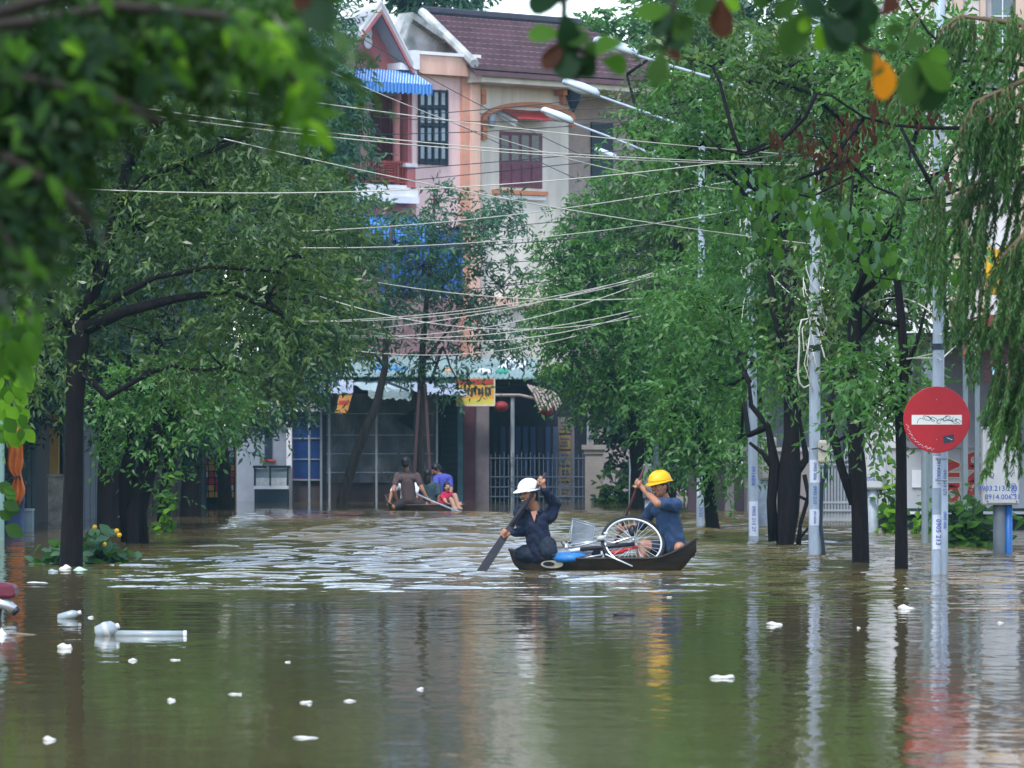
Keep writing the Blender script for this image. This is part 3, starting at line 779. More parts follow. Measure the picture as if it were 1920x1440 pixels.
mb = MB(); q = fA.p(728, 165, .2); mb.ell(q, (.16, .16, .10)); mb.tube([q + Vector((0, 0, .3)), q], .02, 6); mb.ell(q - Vector((0, 0, .12)), (.20, .20, .06)); part('hanging_lamp', mb, M_GREY, h, smooth=True)
awning(fA, 560, 402, 775, 402, .35, .9, .0, h, M_BLUE3, .30, vm=M_BLUE3)
# blue corrugated hoarding on the ground-floor shop
mb = MB()
for i in range(26):
    x = 716 + i * 6.5
    fA.rect(mb, x, 425 + (abs(i - 18) * .8), x + 4.2, 560 - (i % 3) * 6, .06 + (.03 if i % 2 else 0), .03)
part('hoarding', mb, M_BLUE2, h, label='blue corrugated sheet')
mb = MB(); fA.rect(mb, 700, 560, 868, 700, .02, .1); part('shop_front', mb, mat('shopfront_pink', (.30, .16, .16), .8, c2=(.5, .3, .27), scale=2), h)

# ---- cream house
fB = Facade(900, 112.2, 42)
h = thing('cream_house', 'cream house with brown tiled roof, terracotta arch and plum shutters', 'house', Vector((fB.p(1000, HZ).x, fB.p(1000, HZ).y, 0)))
mb = MB(); fB.down(mb, 902, 150, 1066, 0, .3); part('wall', mb, M_CREAM, h)
mb = MB(); fB.down(mb, 1066, 150, 1300, -1.2, .3); part('wall', mb, mat('wall_taupe', (.36, .29, .27), .85), h, label='recessed taupe wall')
mb = MB(); fB.rect(mb, 903, 141, 1290, 166, .75, 2.0); part('fascia', mb, M_CREAM, h)
mb = MB(); fB.rect(mb, 903, 135, 1290, 141.5, .82, 2.1); part('gutter', mb, M_ORANGE, h)
# roof courses: each row of tiles its own lapped strip
ea, eb = fB.p(890, 135, .9), fB.p(1296, 135, .9)
ra, rb = fB.p(792, 36, -3.1), fB.p(1270, 36, -3.1)
ea.z = eb.z = fB.p(1000, 135, .9).z; ra.z = rb.z = fB.p(900, 36, -3.2).z
# keep the verges parallel to the slope
rise = Vector((-fB.n.x * 4.0, -fB.n.y * 4.0, ra.z - ea.z))
lft = ra - (ea + rise)
roof_root = part('roof', MB().slab([ea + Vector((0, 0, -.06)), eb + Vector((0, 0, -.06)), eb + rise + Vector((0, 0, -.06)), ra + Vector((0, 0, -.06))], Vector((0, 0, -.1))), M_TILE, h)
NR = 10
for i in range(NR):
    t0, t1 = i / NR, (i + 1.06) / NR
    ex0 = lft * t0; ex1 = lft * t1
    mb = MB(); n = 90
    a0, b0 = ea + rise * t0 + ex0, eb + rise * t0
    a1, b1 = ea + rise * t1 + ex1, eb + rise * t1
    up = Vector((0, 0, .11))
    lo = [a0.lerp(b0, k / n) + up * (1.0 + .12 * math.sin(k * math.pi * 2 / 3)) for k in range(n + 1)]
    hi = [a1.lerp(b1, k / n) + Vector((0, 0, -.01 + .015 * math.sin(k * math.pi * 2 / 3))) for k in range(n + 1)]
    un = [a0.lerp(b0, k / n) - Vector((0, 0, .02)) for k in range(n + 1)]
    o_ = len(mb.v)
    mb.v += [tuple(q) for q in lo + hi + un]
    for k in range(n):
        mb.f.append((k, k + 1, n + 2 + k, n + 1 + k)); mb.f.append((2 * n + 2 + k, 2 * n + 3 + k, k + 1, k))
    me = mb.mesh('tile_course', wl(roof_root))
    obj('tile_course', me, M_TILE, roof_root)
mb = MB(); mb.tube([ra + Vector((0, 0, .06)), eb + rise + Vector((0, 0, .06))], .14, 8); part('ridge', mb, mat('ridge_dark', (.03, .03, .045), .8), roof_root)
mb = MB(); mb.tube([ra + Vector((0, 0, .05)), ea + rise * .0 + Vector((0, 0, .1))], .11, 8); part('verge', mb, M_MOSS, roof_root)
# arch trim, window, small awning
cx, cy = 993, 225
mb = MB(); pa = []; pb = []
for k in range(17):
    th = math.pi - math.pi * k / 16
    pa.append(fB.p(cx + 88 * math.cos(th), cy + (14 if k in (0, 16) else 0) - 34 * math.sin(th), .10)); pb.append(fB.p(cx + 80 * math.cos(th), cy + (14 if k in (0, 16) else 0) - 26 * math.sin(th), .10))
for k in range(16): mb.slab([pa[k], pa[k + 1], pb[k + 1], pb[k]], -fB.n * .12)
part('arch', mb, M_ORANGE, h)
mb = MB(); fB.rect(mb, 906, 225, 914, 262, .10, .12); part('arch', mb, M_ORANGE, h)
mb = MB(); fB.rect(mb, 937, 248, 1017, 352, .015, .12); wn = part('window', mb, M_WOODRED, h)
for k in range(4):
    x0 = 940 + k * 19
    mb = MB(); fB.rect(mb, x0, 254, x0 + 13.5, 302, .03, .03); part('pane', mb, M_DARKGLASS, wn)
    mb = MB(); fB.rect(mb, x0, 308, x0 + 14, 347, .03, .03); sh = part('shutter', mb, M_WOODRED, wn)
    for j in range(3):
        mb = MB(); fB.rect(mb, x0 + 1.5, 311 + j * 12, x0 + 12.5, 321 + j * 12, .042, .02); part('panel', mb, M_WOODRED, sh)
mb = MB(); fB.rect(mb, 930, 357, 1028, 365, .14, .2); part('sill', mb, M_ORANGE, h)
mb = MB(); fB.rect(mb, 934, 366, 1024, 374, .08, .2); part('sill', mb, M_WHITE, h)
awning(fB, 940, 208, 1022, 208, .26, .65, .0, h, M_REDTIN, .0)
mb = MB(); a = fB.p(932, 208, .05); mb.slab([a, a + fB.n * .68 + Vector((0, 0, -.26)), a + fB.n * .64 + Vector((0, 0, -.40)), a + Vector((0, 0, -.12))], fB.u * .05); part('awning_side', mb, M_MOSS, h)
for x in (907, 1060):
    mb = MB(); fB.rect(mb, x - 4, 168, x + 5, 195, .14, .14); fB.rect(mb, x - 3, 166, x + 4, 178, .34, .34); part('corbel', mb, M_ORANGE, h)
mb = MB(); q = fB.p(1075, 175, .2); mb.lathe([(.02, -.45), (.20, -.1), (.24, .1), (.1, .3)], q, 10); part('planter', mb, M_FRAME, h, smooth=True)
mb = MB(); fB.rect(mb, 1110, 230, 1150, 340, -1.15, .1); part('window', mb, M_FRAME, h)
mb = MB(); q = fB.p(922, 230, .12); mb.lathe([(.05, -.12), (.10, .0), (.07, .16), (.02, .2)], q, 10); part('wall_lamp', mb, M_STEEL, h, smooth=True)
for x0, x1, y in ((915, 940, 600), (960, 1000, 590)):
    pass
mb = MB(); fB.rect(mb, 902, 560, 1066, 574, .2, .3); part('cornice', mb, M_PEACH, h)

# ------------------------------------------------------------------ shop row at the end of the water
DS = 106.0
def fr(px0, py0, px1, py1, d, th, mb=None):
    """box facing the street: pixel rectangle at distance d, going th metres back"""
    mb = mb or MB()
    a, b = P(px0, py1, d), P(px1, py0, d)
    mb.box(((a.x + b.x) / 2, d + th / 2, (a.z + b.z) / 2), (abs(b.x - a.x), th, abs(b.z - a.z)))
    return mb
def frd(px0, py0, px1, d, th, mb=None, zb=-0.72):
    mb = mb or MB()
    a, b = P(px0, py0, d), P(px1, py0, d)
    mb.box(((a.x + b.x) / 2, d + th / 2, (a.z + zb) / 2), (abs(b.x - a.x), th, a.z - zb))
    return mb
M_TIN = mat('tin_sea_green', (0.17, 0.27, 0.27), 0.5, c2=(.30, .41, .41), scale=1.5)
M_TARP = mat('tarpaulin_grey', (0.075, 0.09, 0.11), 0.75, c2=(.13, .14, .155), scale=1.2)
M_TARPW = mat('tarpaulin_pale', (0.22, 0.32, 0.34), 0.6, c2=(.36, .44, .46), scale=2)
M_TARPB = mat('tarpaulin_grey_blue', (0.20, 0.26, 0.36), 0.6, c2=(.36, .40, .48), scale=2)
M_TEAL = mat('paint_teal', (0.05, 0.13, 0.16), 0.6, var=.2)
M_PLUM = mat('paint_plum', (0.085, 0.032, 0.05), 0.6, var=.2)
M_MAUVE = mat('plaster_mauve', (0.20, 0.17, 0.19), 0.8, var=.15)
M_YEL = mat('sign_yellow', (0.62, 0.40, 0.05), 0.55, c2=(.60, .26, .06), scale=1.2)
M_YEL2 = mat('sign_lemon', (0.58, 0.52, 0.08), 0.55)
M_SIGNRED = mat('sign_red', (0.38, 0.05, 0.035), 0.55)
M_LANT = mat('lantern_red', (0.20, 0.015, 0.02), 0.6, var=.2)
M_WHITEP = mat('paint_white', (0.62, 0.64, 0.68), 0.55, var=.1)
M_BLUEPANEL = mat('panel_blue', (0.006, 0.036, 0.15), 0.5, var=.2)

# tarpaulin shop
s = thing('market_shop', 'open market shop with sea-green tin roof and grey tarpaulin front', 'shop', P(740, HZ, DS) * Vector((1, 1, 0)))
s.location = (P(740, HZ, DS).x, DS, 0)
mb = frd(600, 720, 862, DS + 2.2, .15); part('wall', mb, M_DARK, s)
mb = MB()                                                   # creased tarpaulin front
x0, x1 = P(612, 0, DS).x, P(815, 0, DS).x
zt, zb_ = P(0, 738, DS).z, P(0, 905, DS).z
nx, nz = 36, 16
rd = random.Random(5)
gv = []
for j in range(nz + 1):
    for i in range(nx + 1):
        gv.append((x0 + (x1 - x0) * i / nx, DS + .25 + .05 * math.sin(i * .9 + j * .4) + .04 * math.sin(i * .37 - j * .8) + rd.uniform(-.012, .012), zb_ + (zt - zb_) * j / nz))
fs = []
for j in range(nz):
    for i in range(nx):
        fs.append((j * (nx + 1) + i, j * (nx + 1) + i + 1, (j + 1) * (nx + 1) + i + 1, (j + 1) * (nx + 1) + i))
mb.add(gv, fs); part('tarpaulin', mb, M_TARP, s)
mb = MB(); mb.slab([P(745, 787, DS + .12), P(776, 768, DS + .12), P(774, 806, DS + .12)], (0, .02, 0)); part('tear', mb, M_DARK, s, label='dark triangular tear')
mb = frd(612, 905, 815, DS + .3, .3); part('counter', mb, mat('counter_brown', (.05, .035, .04), .8), s)
for y in (775, 815, 850, 885):
    mb = fr(612, y, 812, y + 1.5, DS + .17, .02); part('rail', mb, M_STEEL, s)
for x in (580, 618, 706, 819):
    mb = MB(); a = P(x, 730, DS - .1); mb.tube([Vector((a.x, a.y, -.72)), a], .025, 8); part('post', mb, M_STEEL, s)
def tin_roof(name, xa, xb, y_back, y_front, d_back, d_front, m, parent, n=60):
    mb = MB(); A, B = P(xa, y_back, d_back), P(xb, y_back, d_back); C, D_ = P(xa, y_front, d_front), P(xb, y_front, d_front)
    t = []
    for i in range(n + 1):
        w = .022 * math.cos(i * math.pi)
        t.append((A.lerp(B, i / n) + Vector((0, 0, w)), C.lerp(D_, i / n) + Vector((0, 0, w))))
    for i in range(n): mb.quad(t[i][0], t[i + 1][0], t[i + 1][1], t[i][1])
    o_ = part(name, mb, m, parent); sm = o_.modifiers.new('thickness', 'SOLIDIFY'); sm.thickness = .03
    return o_
tin_roof('roof', 575, 862, 668, 704, DS + 3, DS - .2, M_TIN, s)
mb = fr(590, 702, 860, 722, DS, .12); part('beam', mb, M_FRAME, s)
def cloth(name, corners, m, parent, sag=.10, n=14, scal=0.0):
    a, b, c, d = corners
    mb = MB(); g = []
    for j in range(n + 1):
        for i in range(n + 1):
            q = a.lerp(b, i / n).lerp(d.lerp(c, i / n), j / n)
            q = q + Vector((0, 0, -sag * math.sin(math.pi * i / n) * math.sin(math.pi * j / n) + .02 * math.sin(i * 1.7 + j)))
            if j == n and scal: q.z -= scal * (i % 2)
            g.append(q)
    mb.add(g, [(j * (n + 1) + i, j * (n + 1) + i + 1, (j + 1) * (n + 1) + i + 1, (j + 1) * (n + 1) + i) for j in range(n) for i in range(n)])
    o_ = part(name, mb, m, parent); sm = o_.modifiers.new('thickness', 'SOLIDIFY'); sm.thickness = .008
    return o_
cloth('awning', (P(568, 706, DS), P(662, 708, DS), P(662, 736, DS - 1.3), P(580, 740, DS - 1.3)), M_TARPB, s)
cloth('awning', (P(640, 712, DS), P(760, 714, DS), P(772, 735, DS - 1.2), P(690, 733, DS - 1.2)), M_TARPW, s)
cloth('valance', (P(690, 733, DS - 1.2), P(772, 735, DS - 1.2), P(772, 748, DS - 1.2), P(691, 744, DS - 1.2)), M_TARPW, s, .02, 14, .04)
cloth('awning', (P(740, 712, DS), P(850, 716, DS), P(879, 742, DS - 1.5), P(790, 738, DS - 1.5)), M_TARPB, s)
mb = MB(); mb.tube([P(722, 715, DS - .5), P(766, 732, DS - 1.22)], .03, 6); part('awning_arm', mb, M_FRAME, s)
# dark open shop house
s = thing('dark_shop_house', 'dark open shop house with plum column and railing behind the yellow sign', 'shop', (P(960, HZ, DS).x, DS, 0))
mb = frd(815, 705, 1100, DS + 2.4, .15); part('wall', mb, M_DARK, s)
mb = frd(826, 745, 862, DS + .9, .1); part('shutter', mb, mat('shutter_night_blue', (.022, .032, .05), .7, var=.3), s)
for k in range(15):
    mb = fr(827, 752 + k * 12, 861, 761 + k * 12, DS + .87, .04); part('slat', mb, mat('slat_night_blue', (.025, .037, .057), .6) if k == 0 else bpy.data.materials['slat_night_blue'], s)
mb = frd(858, 735, 868, DS, .2); part('post', mb, M_TEAL, s)
mb = frd(868, 735, 891, DS + .05, .3); part('column', mb, M_PLUM, s)
mb = frd(891, 735, 917, DS + .12, .3); part('column', mb, M_MAUVE, s, label='mauve plaster column')
tin_roof('roof', 862, 1006, 672, 708, DS + 3, DS - .2, M_TIN, s, 32)
mb = fr(862, 706, 1012, 722, DS + .3, .2); part('beam', mb, M_FRAME, s)
mb = MB(); a = P(961, 742, DS - .15); mb.tube([Vector((a.x, a.y, -.72)), a], .045, 8); part('post', mb, M_STEEL, s)
mb = MB()                                                   # curved timber eave
pts = [P(925, 741, DS - .2), P(975, 741, DS - .2), P(1003, 747, DS - .3), P(1020, 768, DS - .4), P(1026, 776, DS - .45)]
mb.tube(pts, .04, 6); part('eave_pole', mb, mat('timber_grey', (.22, .18, .16), .85, c2=(.34, .29, .26)), s)
for k in range(9):
    a = P(990 + k * 5.5, 722 + k * 1.5, DS - .2); b = P(1014 + k * 5.0, 770 - (k % 3) * 4, DS - .9)
    mb = MB(); mb.tube([a, a.lerp(b, .55) + Vector((0, 0, .08)), b], .028, 5); part('eave_slat', mb, bpy.data.materials['timber_grey'], s)
for k in range(9):
    mb = fr(925 + k * 14, 800, 934 + k * 14, 935, DS + 1.5, .3); 
    part('stacked_goods', mb, mat('goods_%d' % k, random.choice([(.02, .04, .10), (.03, .05, .09), (.015, .02, .03), (.05, .03, .05)]), .8), s)
# railing
s = thing('iron_railing', 'grey iron railing with upright bars in the dark shop front', 'railing', (P(1005, HZ, DS - .3).x, DS - .3, 0))
M_DSTEEL = mat('steel_dim', (.075, .10, .14), .5, var=.2)
for y in (858, 893, 912, 930):
    part('rail', fr(918, y, 1096, y + 2, DS - .3, .03), M_DSTEEL, s)
for k in range(22):
    x = 920 + k * 8.2
    part('bar', frd(x, 848 if k % 2 else 852, x + 1.4, DS - .28, .02), M_DSTEEL, s)
# yellow posters column
s = thing('poster_stand', 'tall narrow stand of yellow printed posters behind the railing', 'poster stand', (P(1061, HZ, DS + .3).x, DS + .3, 0))
part('board', frd(1046, 782, 1077, DS + .35, .06), mat('board_dull', (.12, .11, .12), .7), s)
rd = random.Random(3)
for k in range(5):
    y = 786 + k * 30
    pn = part('poster', fr(1048, y, 1070, y + 26, DS + .31, .03), [mat('poster_ochre%d' % k, (.22, .15, .03), .7, c2=(.10, .12, .15), scale=6), mat('poster_lemon%d' % k, (.20, .18, .04), .7, c2=(.24, .10, .04), scale=6)][k % 2], s)  # yellows dulled: the shop's indoor shade is put into the poster colours
    [part('print', fr(1050 + rd.uniform(0, 3), y + 5 + j * 6, 1060 + rd.uniform(0, 8), y + 7 + j * 6 + rd.uniform(0, 2), DS + .30, .005), mat('print_dark%d' % k, (.06, .07, .1), .7) if j == 0 else bpy.data.materials['print_dark%d' % k], pn) for j in range(3)]
# lanterns
for x, y in ((940, 762), (1024, 770)):
    l = thing('paper_lantern', 'round red paper lantern hanging under the %s' % ('tin roof beam' if x < 1000 else 'timber eave'), 'lantern', P(x, y, DS - .5), 'red lanterns')
    part('shade', MB().ell(P(x, y, DS - .5), (.16, .16, .12), 14, 8), M_LANT, l, smooth=True)
    part('cord', MB().tube([P(x, y, DS - .5) + Vector((0, 0, .1)), P(x, 735 if x < 1000 else 752, DS - .5)], .008, 5), M_FRAME, l)
# yellow signboard
def face_M(px, py, d, rot=0.0, yaw=0.0):
    return Matrix.Translation(P(px, py, d)) @ Matrix.Rotation(R(yaw), 4, 'Z') @ Matrix.Rotation(R(90), 4, 'X') @ Matrix.Rotation(R(rot), 4, 'Z')
s = thing('shop_sign', 'yellow and orange rectangular shop sign under the tin roof edge', 'sign', P(891, 760, DS - .6))
part('board', fr(855, 710, 928, 761, DS - .6, .05), M_YEL, s)
part('lower_band', fr(856, 748, 927, 758, DS - .61, .01), M_YEL2, s)
part('border', (lambda m: (fr(855, 758, 928, 761.5, DS - .615, .03, m), fr(926, 710, 928.5, 758, DS - .615, .03, m), m)[-1])(MB()), mat('sign_pale_edge', (.6, .55, .4), .6), s)
part('top_band', fr(858, 711, 925, 720, DS - .612, .01), M_SIGNRED, s)
mk = mat('sign_lettering', (.035, .03, .05), .6); rd = random.Random(2)
for k in range(9): part('letter_stroke', fr(863 + k * 6.6, 725 + rd.uniform(0, 3), 865.6 + k * 6.6 + rd.uniform(0, 2), 741 - rd.uniform(0, 3), DS - .617, .006), mk, s)
s = thing('hanging_banner', 'small orange banner hanging askew from the pale awning', 'banner', P(645, 738, DS - 1.3))
mb = MB(); mb.slab([P(637, 738, DS - 1.28), P(661, 738, DS - 1.28), P(651, 774, DS - 1.28), P(628, 774, DS - 1.28)], (0, .012, 0)); part('cloth', mb, mat('banner_orange', (.50, .24, .06), .7, var=.2), s)
part('stripe', MB().slab([P(636, 751, DS - 1.285), P(655, 751, DS - 1.285), P(653, 759, DS - 1.285), P(634, 759, DS - 1.285)], (0, .004, 0)), M_SIGNRED, s)
# things put on the tin roofs out of reach of the flood
M_BAGS = [mat('plastic_' + n, c, .45, var=.2, scale=8) for n, c in (('white', (.70, .74, .80)), ('blue', (.05, .22, .50)), ('tan', (.42, .26, .14)), ('green', (.05, .30, .22)))]
def lump(name, label, cat, p, r, m, seed, group=None, squash=.7):
    rd = random.Random(seed); mb = MB()
    mb.ell((0, 0, 0), (r, r * .9, r * squash), 16, 10)
    vs = []
    for v in mb.v:
        q = Vector(v); k = 1 + .22 * math.sin(q.x * 9 / r * .35 + seed) * math.cos(q.y * 7 / r * .35 + seed * 2) + rd.uniform(-.07, .07)
        vs.append(tuple(q * k))
    mb.v = vs
    o_ = obj(name, mb.mesh(name), m, None, True, loc=p)
    return tag(o_, label, cat, group)
def roof_pt(px, py, d):
    return P(px, py, d)
rd = random.Random(9)
for k, (x, y, r) in enumerate([(945, 689, .14), (958, 680, .16), (972, 689, .15), (960, 693, .12), (980, 684, .13)]):
    lump('plastic_bag', 'white plastic bag in the heap on the tin roof', 'bag', P(x, y, DS + 1.2), r, M_BAGS[0], k, 'bags on the tin roof')
for k, (x, y, r) in enumerate([(905, 697, .11), (914, 698, .10)]):
    lump('plastic_bag', 'white plastic bag lying over the yellow sign', 'bag', P(x, y, DS + .4), r, M_BAGS[0], 20 + k, 'bags over the yellow sign')
lump('plastic_bag', 'green plastic bag beside the white heap on the tin roof', 'bag', P(941, 698, DS + .5), .14, M_BAGS[3], 31)
lump('sack', 'round tan sack at the edge of the tin roof', 'sack', P(840, 697, DS + .4), .11, M_BAGS[2], 32)
for k, (x, y, r) in enumerate([(712, 690, .16), (738, 692, .18), (755, 693, .14)]):
    lump('blue_bundle', 'blue plastic bundle on the tarpaulin shop roof', 'bundle', P(x, y, DS + .8), r, M_BAGS[1], 40 + k, 'blue bundles on the roof', .45)
# timber props of the upright young tree
for k, (a, b) in enumerate((((770, 890), (786, 730)), ((812, 880), (797, 720)))):
    solo('tree_prop', MB().tube([Vector((P(a[0], 0, 99.7).x, 99.7, -.7)), P(b[0], b[1], 99.8)], .035, 6), mat('prop_rose%d' % k, (.16, .09, .10), .9), 'slanting timber prop leaning on the upright young tree from the ' + ('torn tarpaulin side' if k == 0 else 'yellow sign side'), 'prop', (P(a[0], 0, 99.7).x, 99.7, 0), 'tree props')
# white kiosk block with blue panel and display cabinet
s = thing('white_kiosk', 'pale grey-white kiosk front with blue panelled bay', 'kiosk', (P(540, HZ, DS).x, DS, 0))
part('wall', frd(440, 770, 548, DS + .5, .2), mat('kiosk_white', (.22, .25, .30), .7, var=.1), s)
part('window', fr(496, 780, 510, 862, DS + .46, .06), M_FRAME, s)
part('ledge', fr(490, 861, 516, 865, DS + .40, .08), M_SIGNRED, s)
part('column', frd(537, 770, 547, DS - .05, .2), M_WHITEP, s)
part('lintel', fr(440, 755, 612, 772, DS + .2, .2), M_WHITEP, s)
for k in range(4):
    y0 = 745 + k * 39
    part('blue_panel', fr(549, y0, 601, min(y0 + 37, 898), DS + .45, .05), M_BLUEPANEL, s)
    part('rail', fr(548, y0 + 37, 602, y0 + 39, DS + .42, .04), M_STEEL, s)
part('kick_wall', frd(548, 899, 602, DS + .5, .1), mat('kick_brown', (.06, .045, .05), .8), s)
part('post', frd(600, 760, 604, DS + .3, .06), M_STEEL, s)
s = thing('display_cabinet', 'dark-framed glass display cabinet before the white kiosk', 'cabinet', (P(508, HZ, DS - .6).x, DS - .6, 0))
dC = DS - .6
part('base', frd(477, 917, 540, dC, .5), mat('cabinet_dark', (.015, .03, .045), .5), s)
part('shelf', fr(476, 911, 541, 917, dC - .02, .54), M_WHITEP, s)
for x in (476, 505, 538): part('frame', fr(x, 876, x + 3, 912, dC, .04), M_FRAME, s)
part('top', fr(474, 873, 543, 878, dC - .03, .56), M_FRAME, s)
for x0, x1 in ((479, 505), (508, 538)): part('glass', fr(x0, 879, x1, 910, dC + .015, .01), mat('cabinet_glass', (.16, .22, .26), .1, spec=.6) if x0 == 479 else bpy.data.materials['cabinet_glass'], s)
part('contents', fr(480, 896, 537, 910, dC + .0, .01), mat('cabinet_contents', (.45, .48, .5), .7, var=.3, scale=8), s)
# gate pillar, hedge
s = thing('gate_pillar', 'pale stone gate pillar with moulded cap and thin pole', 'pillar', (P(1113, HZ, 103).x, 103, 0))
part('shaft', frd(1097, 850, 1131, 102.85, .42), mat('stone_buff', (.30, .27, .25), .8, var=.1), s)
mb = MB(); fr(1095, 843, 1133, 851, 102.82, .48, mb); fr(1091, 834, 1137, 843, 102.78, .56, mb); part('cap', mb, bpy.data.materials['stone_buff'], s)
part('pole', MB().tube([P(1102, 834, 103), P(1102, 760, 103)], .02, 6), M_STEEL, s)

# ------------------------------------------------------------------ left side: shops behind the trees
def lx(d): return -7.6 + (d - 75) * 0.052
M_MAROON = mat('shutter_maroon', (.022, .008, .008), .75, var=.3)
M_TEALW = mat('wall_teal', (.010, .026, .036), .8, var=.2)
M_CORR = mat('roller_grey', (.07, .09, .12), .6, var=.15)
s = thing('left_shop_row', 'dark shuttered shop row behind the left trees, maroon and teal doors', 'building', (lx(78), 78, 0))
def side_panel(name, d0, d1, z0, z1, m, off=0.0, th=.15, par=None):
    a0, a1 = lx(d0) + off, lx(d1) + off
    mb = MB(); mb.slab([Vector((a0, d0, z0)), Vector((a1, d1, z0)), Vector((a1, d1, z1)), Vector((a0, d0, z1))], (-th, 0, 0))
    return part(name, mb, m, par or s)
side_panel('wall', 56, 104, -.72, 5.6, mat('wall_dim', (.035, .03, .03), .9, var=.3, scale=.8), -.25)
side_panel('fascia', 56, 104, 2.5, 3.1, mat('fascia_dark', (.05, .03, .03), .8, var=.3), .55, .8)
for k, (d0, d1, m) in enumerate(((58, 62, M_TEALW), (62, 66, M_MAROON), (66, 72.3, M_MAROON), (72.6, 76, M_TEALW), (80, 84, M_CORR), (84.5, 89, M_TEALW), (89.5, 95, M_MAROON), (95.5, 101, M_TEALW))):
    dr = side_panel('door', d0, d1, -.72, 2.4, m, .0)
    n = 6
    for j in range(n):
        e0 = d0 + (d1 - d0) * j / n
        side_panel('panel', e0 + .04, e0 + (d1 - d0) / n - .04, -.6, 2.3, m, .03, .03, dr)
s = thing('yellow_post', 'square mustard-yellow painted post beside the stub pillar', 'post', (P(106, HZ, 74).x, 74, 0))
part('shaft', frd(93, 770, 110, 74.2, .14), mat('paint_mustard', (.36, .22, .05), .7, var=.15), s)
part('cap', fr(91, 764, 112, 771, 74.16, .2), M_GREY, s)
s = thing('concrete_stub', 'short mossy concrete pillar stub beside the dark trunk', 'pillar', (P(105, HZ, 73).x, 73, 0))
mm = mat('concrete_mossy', (.10, .10, .08), .95, c2=(.34, .33, .30), scale=5, bump=.4)
part('shaft', frd(90, 893, 119, 73, .25), mm, s); part('cap', fr(88, 889, 121, 894, 72.97, .31), mm, s)
s = thing('hanging_cloth', 'orange plastic cloth hanging in folds by the maroon door', 'cloth', P(33, 800, 69))
mb = MB(); g = []
for j in range(15):
    wv = [1, .95, .9, .9, .95, 1, 1.05, 1.0, .75, .5, .7, .95, .9, .6, .3][j]
    for i in range(9):
        u = i / 8 - .5
        g.append(P(30 + (j > 8) * 6 - j * .3 + u * 30 * wv, 800 + j * 10.5, 69 + .06 * math.sin(i * 2.1 + j * .3)))
mb.add(g, [(j * 9 + i, j * 9 + i + 1, (j + 1) * 9 + i + 1, (j + 1) * 9 + i) for j in range(14) for i in range(8)])
o_ = part('sheet', mb, mat('plastic_orange', (.52, .13, .015), .45, var=.25, scale=6), s, smooth=True); o_.modifiers.new('t', 'SOLIDIFY').thickness = .006
part('tie', MB().tube([P(36, 893, 68.94), P(16, 900, 68.94), P(36, 900, 69.06), P(38, 893, 68.94)], .012, 5), M_FRAME, s)
part('cord', MB().tube([P(30, 802, 69), P(28, 740, 69)], .01, 5), M_FRAME, s)
s = thing('blue_drum', 'dark blue plastic drum standing behind the orange cloth', 'drum', (P(18, HZ, 70).x, 70, 0))
c_ = Vector((P(18, HZ, 70).x, 70, 0))
part('body', MB().lathe([(.20, -.7), (.21, -.2), (.225, .1), (.21, .12), (.21, .4), (.225, .42), (.20, .66), (.16, .7)], c_, 16), mat('plastic_navy', (.006, .02, .10), .5), s, smooth=True)
part('lid', MB().lathe([(.165, .69), (.17, .73), (.05, .745)], c_, 16), mat('plastic_black', (.01, .01, .012), .5), s)
s = thing('grey_crate', 'pale grey crate half in the water by the teal door', 'crate', (P(46, HZ, 70.2).x, 70.2, 0))
part('body', frd(33, 957, 60, 70.2, .3), mat('crate_grey', (.16, .22, .26), .7, var=.15), s)
part('rim', fr(32, 954, 61, 958, 70.18, .34), mat('crate_rim', (.25, .31, .34), .6), s)
s = thing('light_post', 'pale green painted post at the left edge of the shops', 'post', (P(3, HZ, 64).x, 64, 0))
part('shaft', MB().tube([Vector((P(2, HZ, 64).x, 64, -.7)), P(2, 740, 64)], .045, 10), mat('paint_mint', (.20, .34, .32), .6), s)
part('collar', MB().tube([P(2, 810, 64), P(2, 806, 64)], .06, 10), M_STEEL, s)
# goods rack behind the thick trunk
s = thing('goods_rack', 'rack of red, white and yellow packets outside a shop', 'rack', (P(395, HZ, 99).x, 99, 0))
part('frame', frd(378, 815, 442, 99.4, .08), M_DARK, s)
rd = random.Random(12)
pal = [mat('packet_' + n, c, .5, var=.15, scale=12) for n, c in (('red', (.40, .02, .05)), ('white', (.55, .55, .58)), ('amber', (.50, .26, .05)), ('crimson', (.30, .015, .05)), ('cyan', (.10, .30, .40)))]
for r_ in range(9):
    for c_ in range(5):
        x = 380 + c_ * 12 + rd.uniform(-1, 1); y = 822 + r_ * 12.5
        part('packet', fr(x, y, x + 9.5, y + 10.5, 99.2 + rd.uniform(-.04, .04), .08), pal[[0, 3, 1, 0, 2, 1, 0, 4, 2][(r_ + c_ * (r_ % 2)) % 9]], s)
for x in (376, 441): part('post', frd(x, 812, x + 2.4, 99.15, .04), mat('post_amber', (.42, .28, .08), .7) if x == 376 else bpy.data.materials['post_amber'], s)

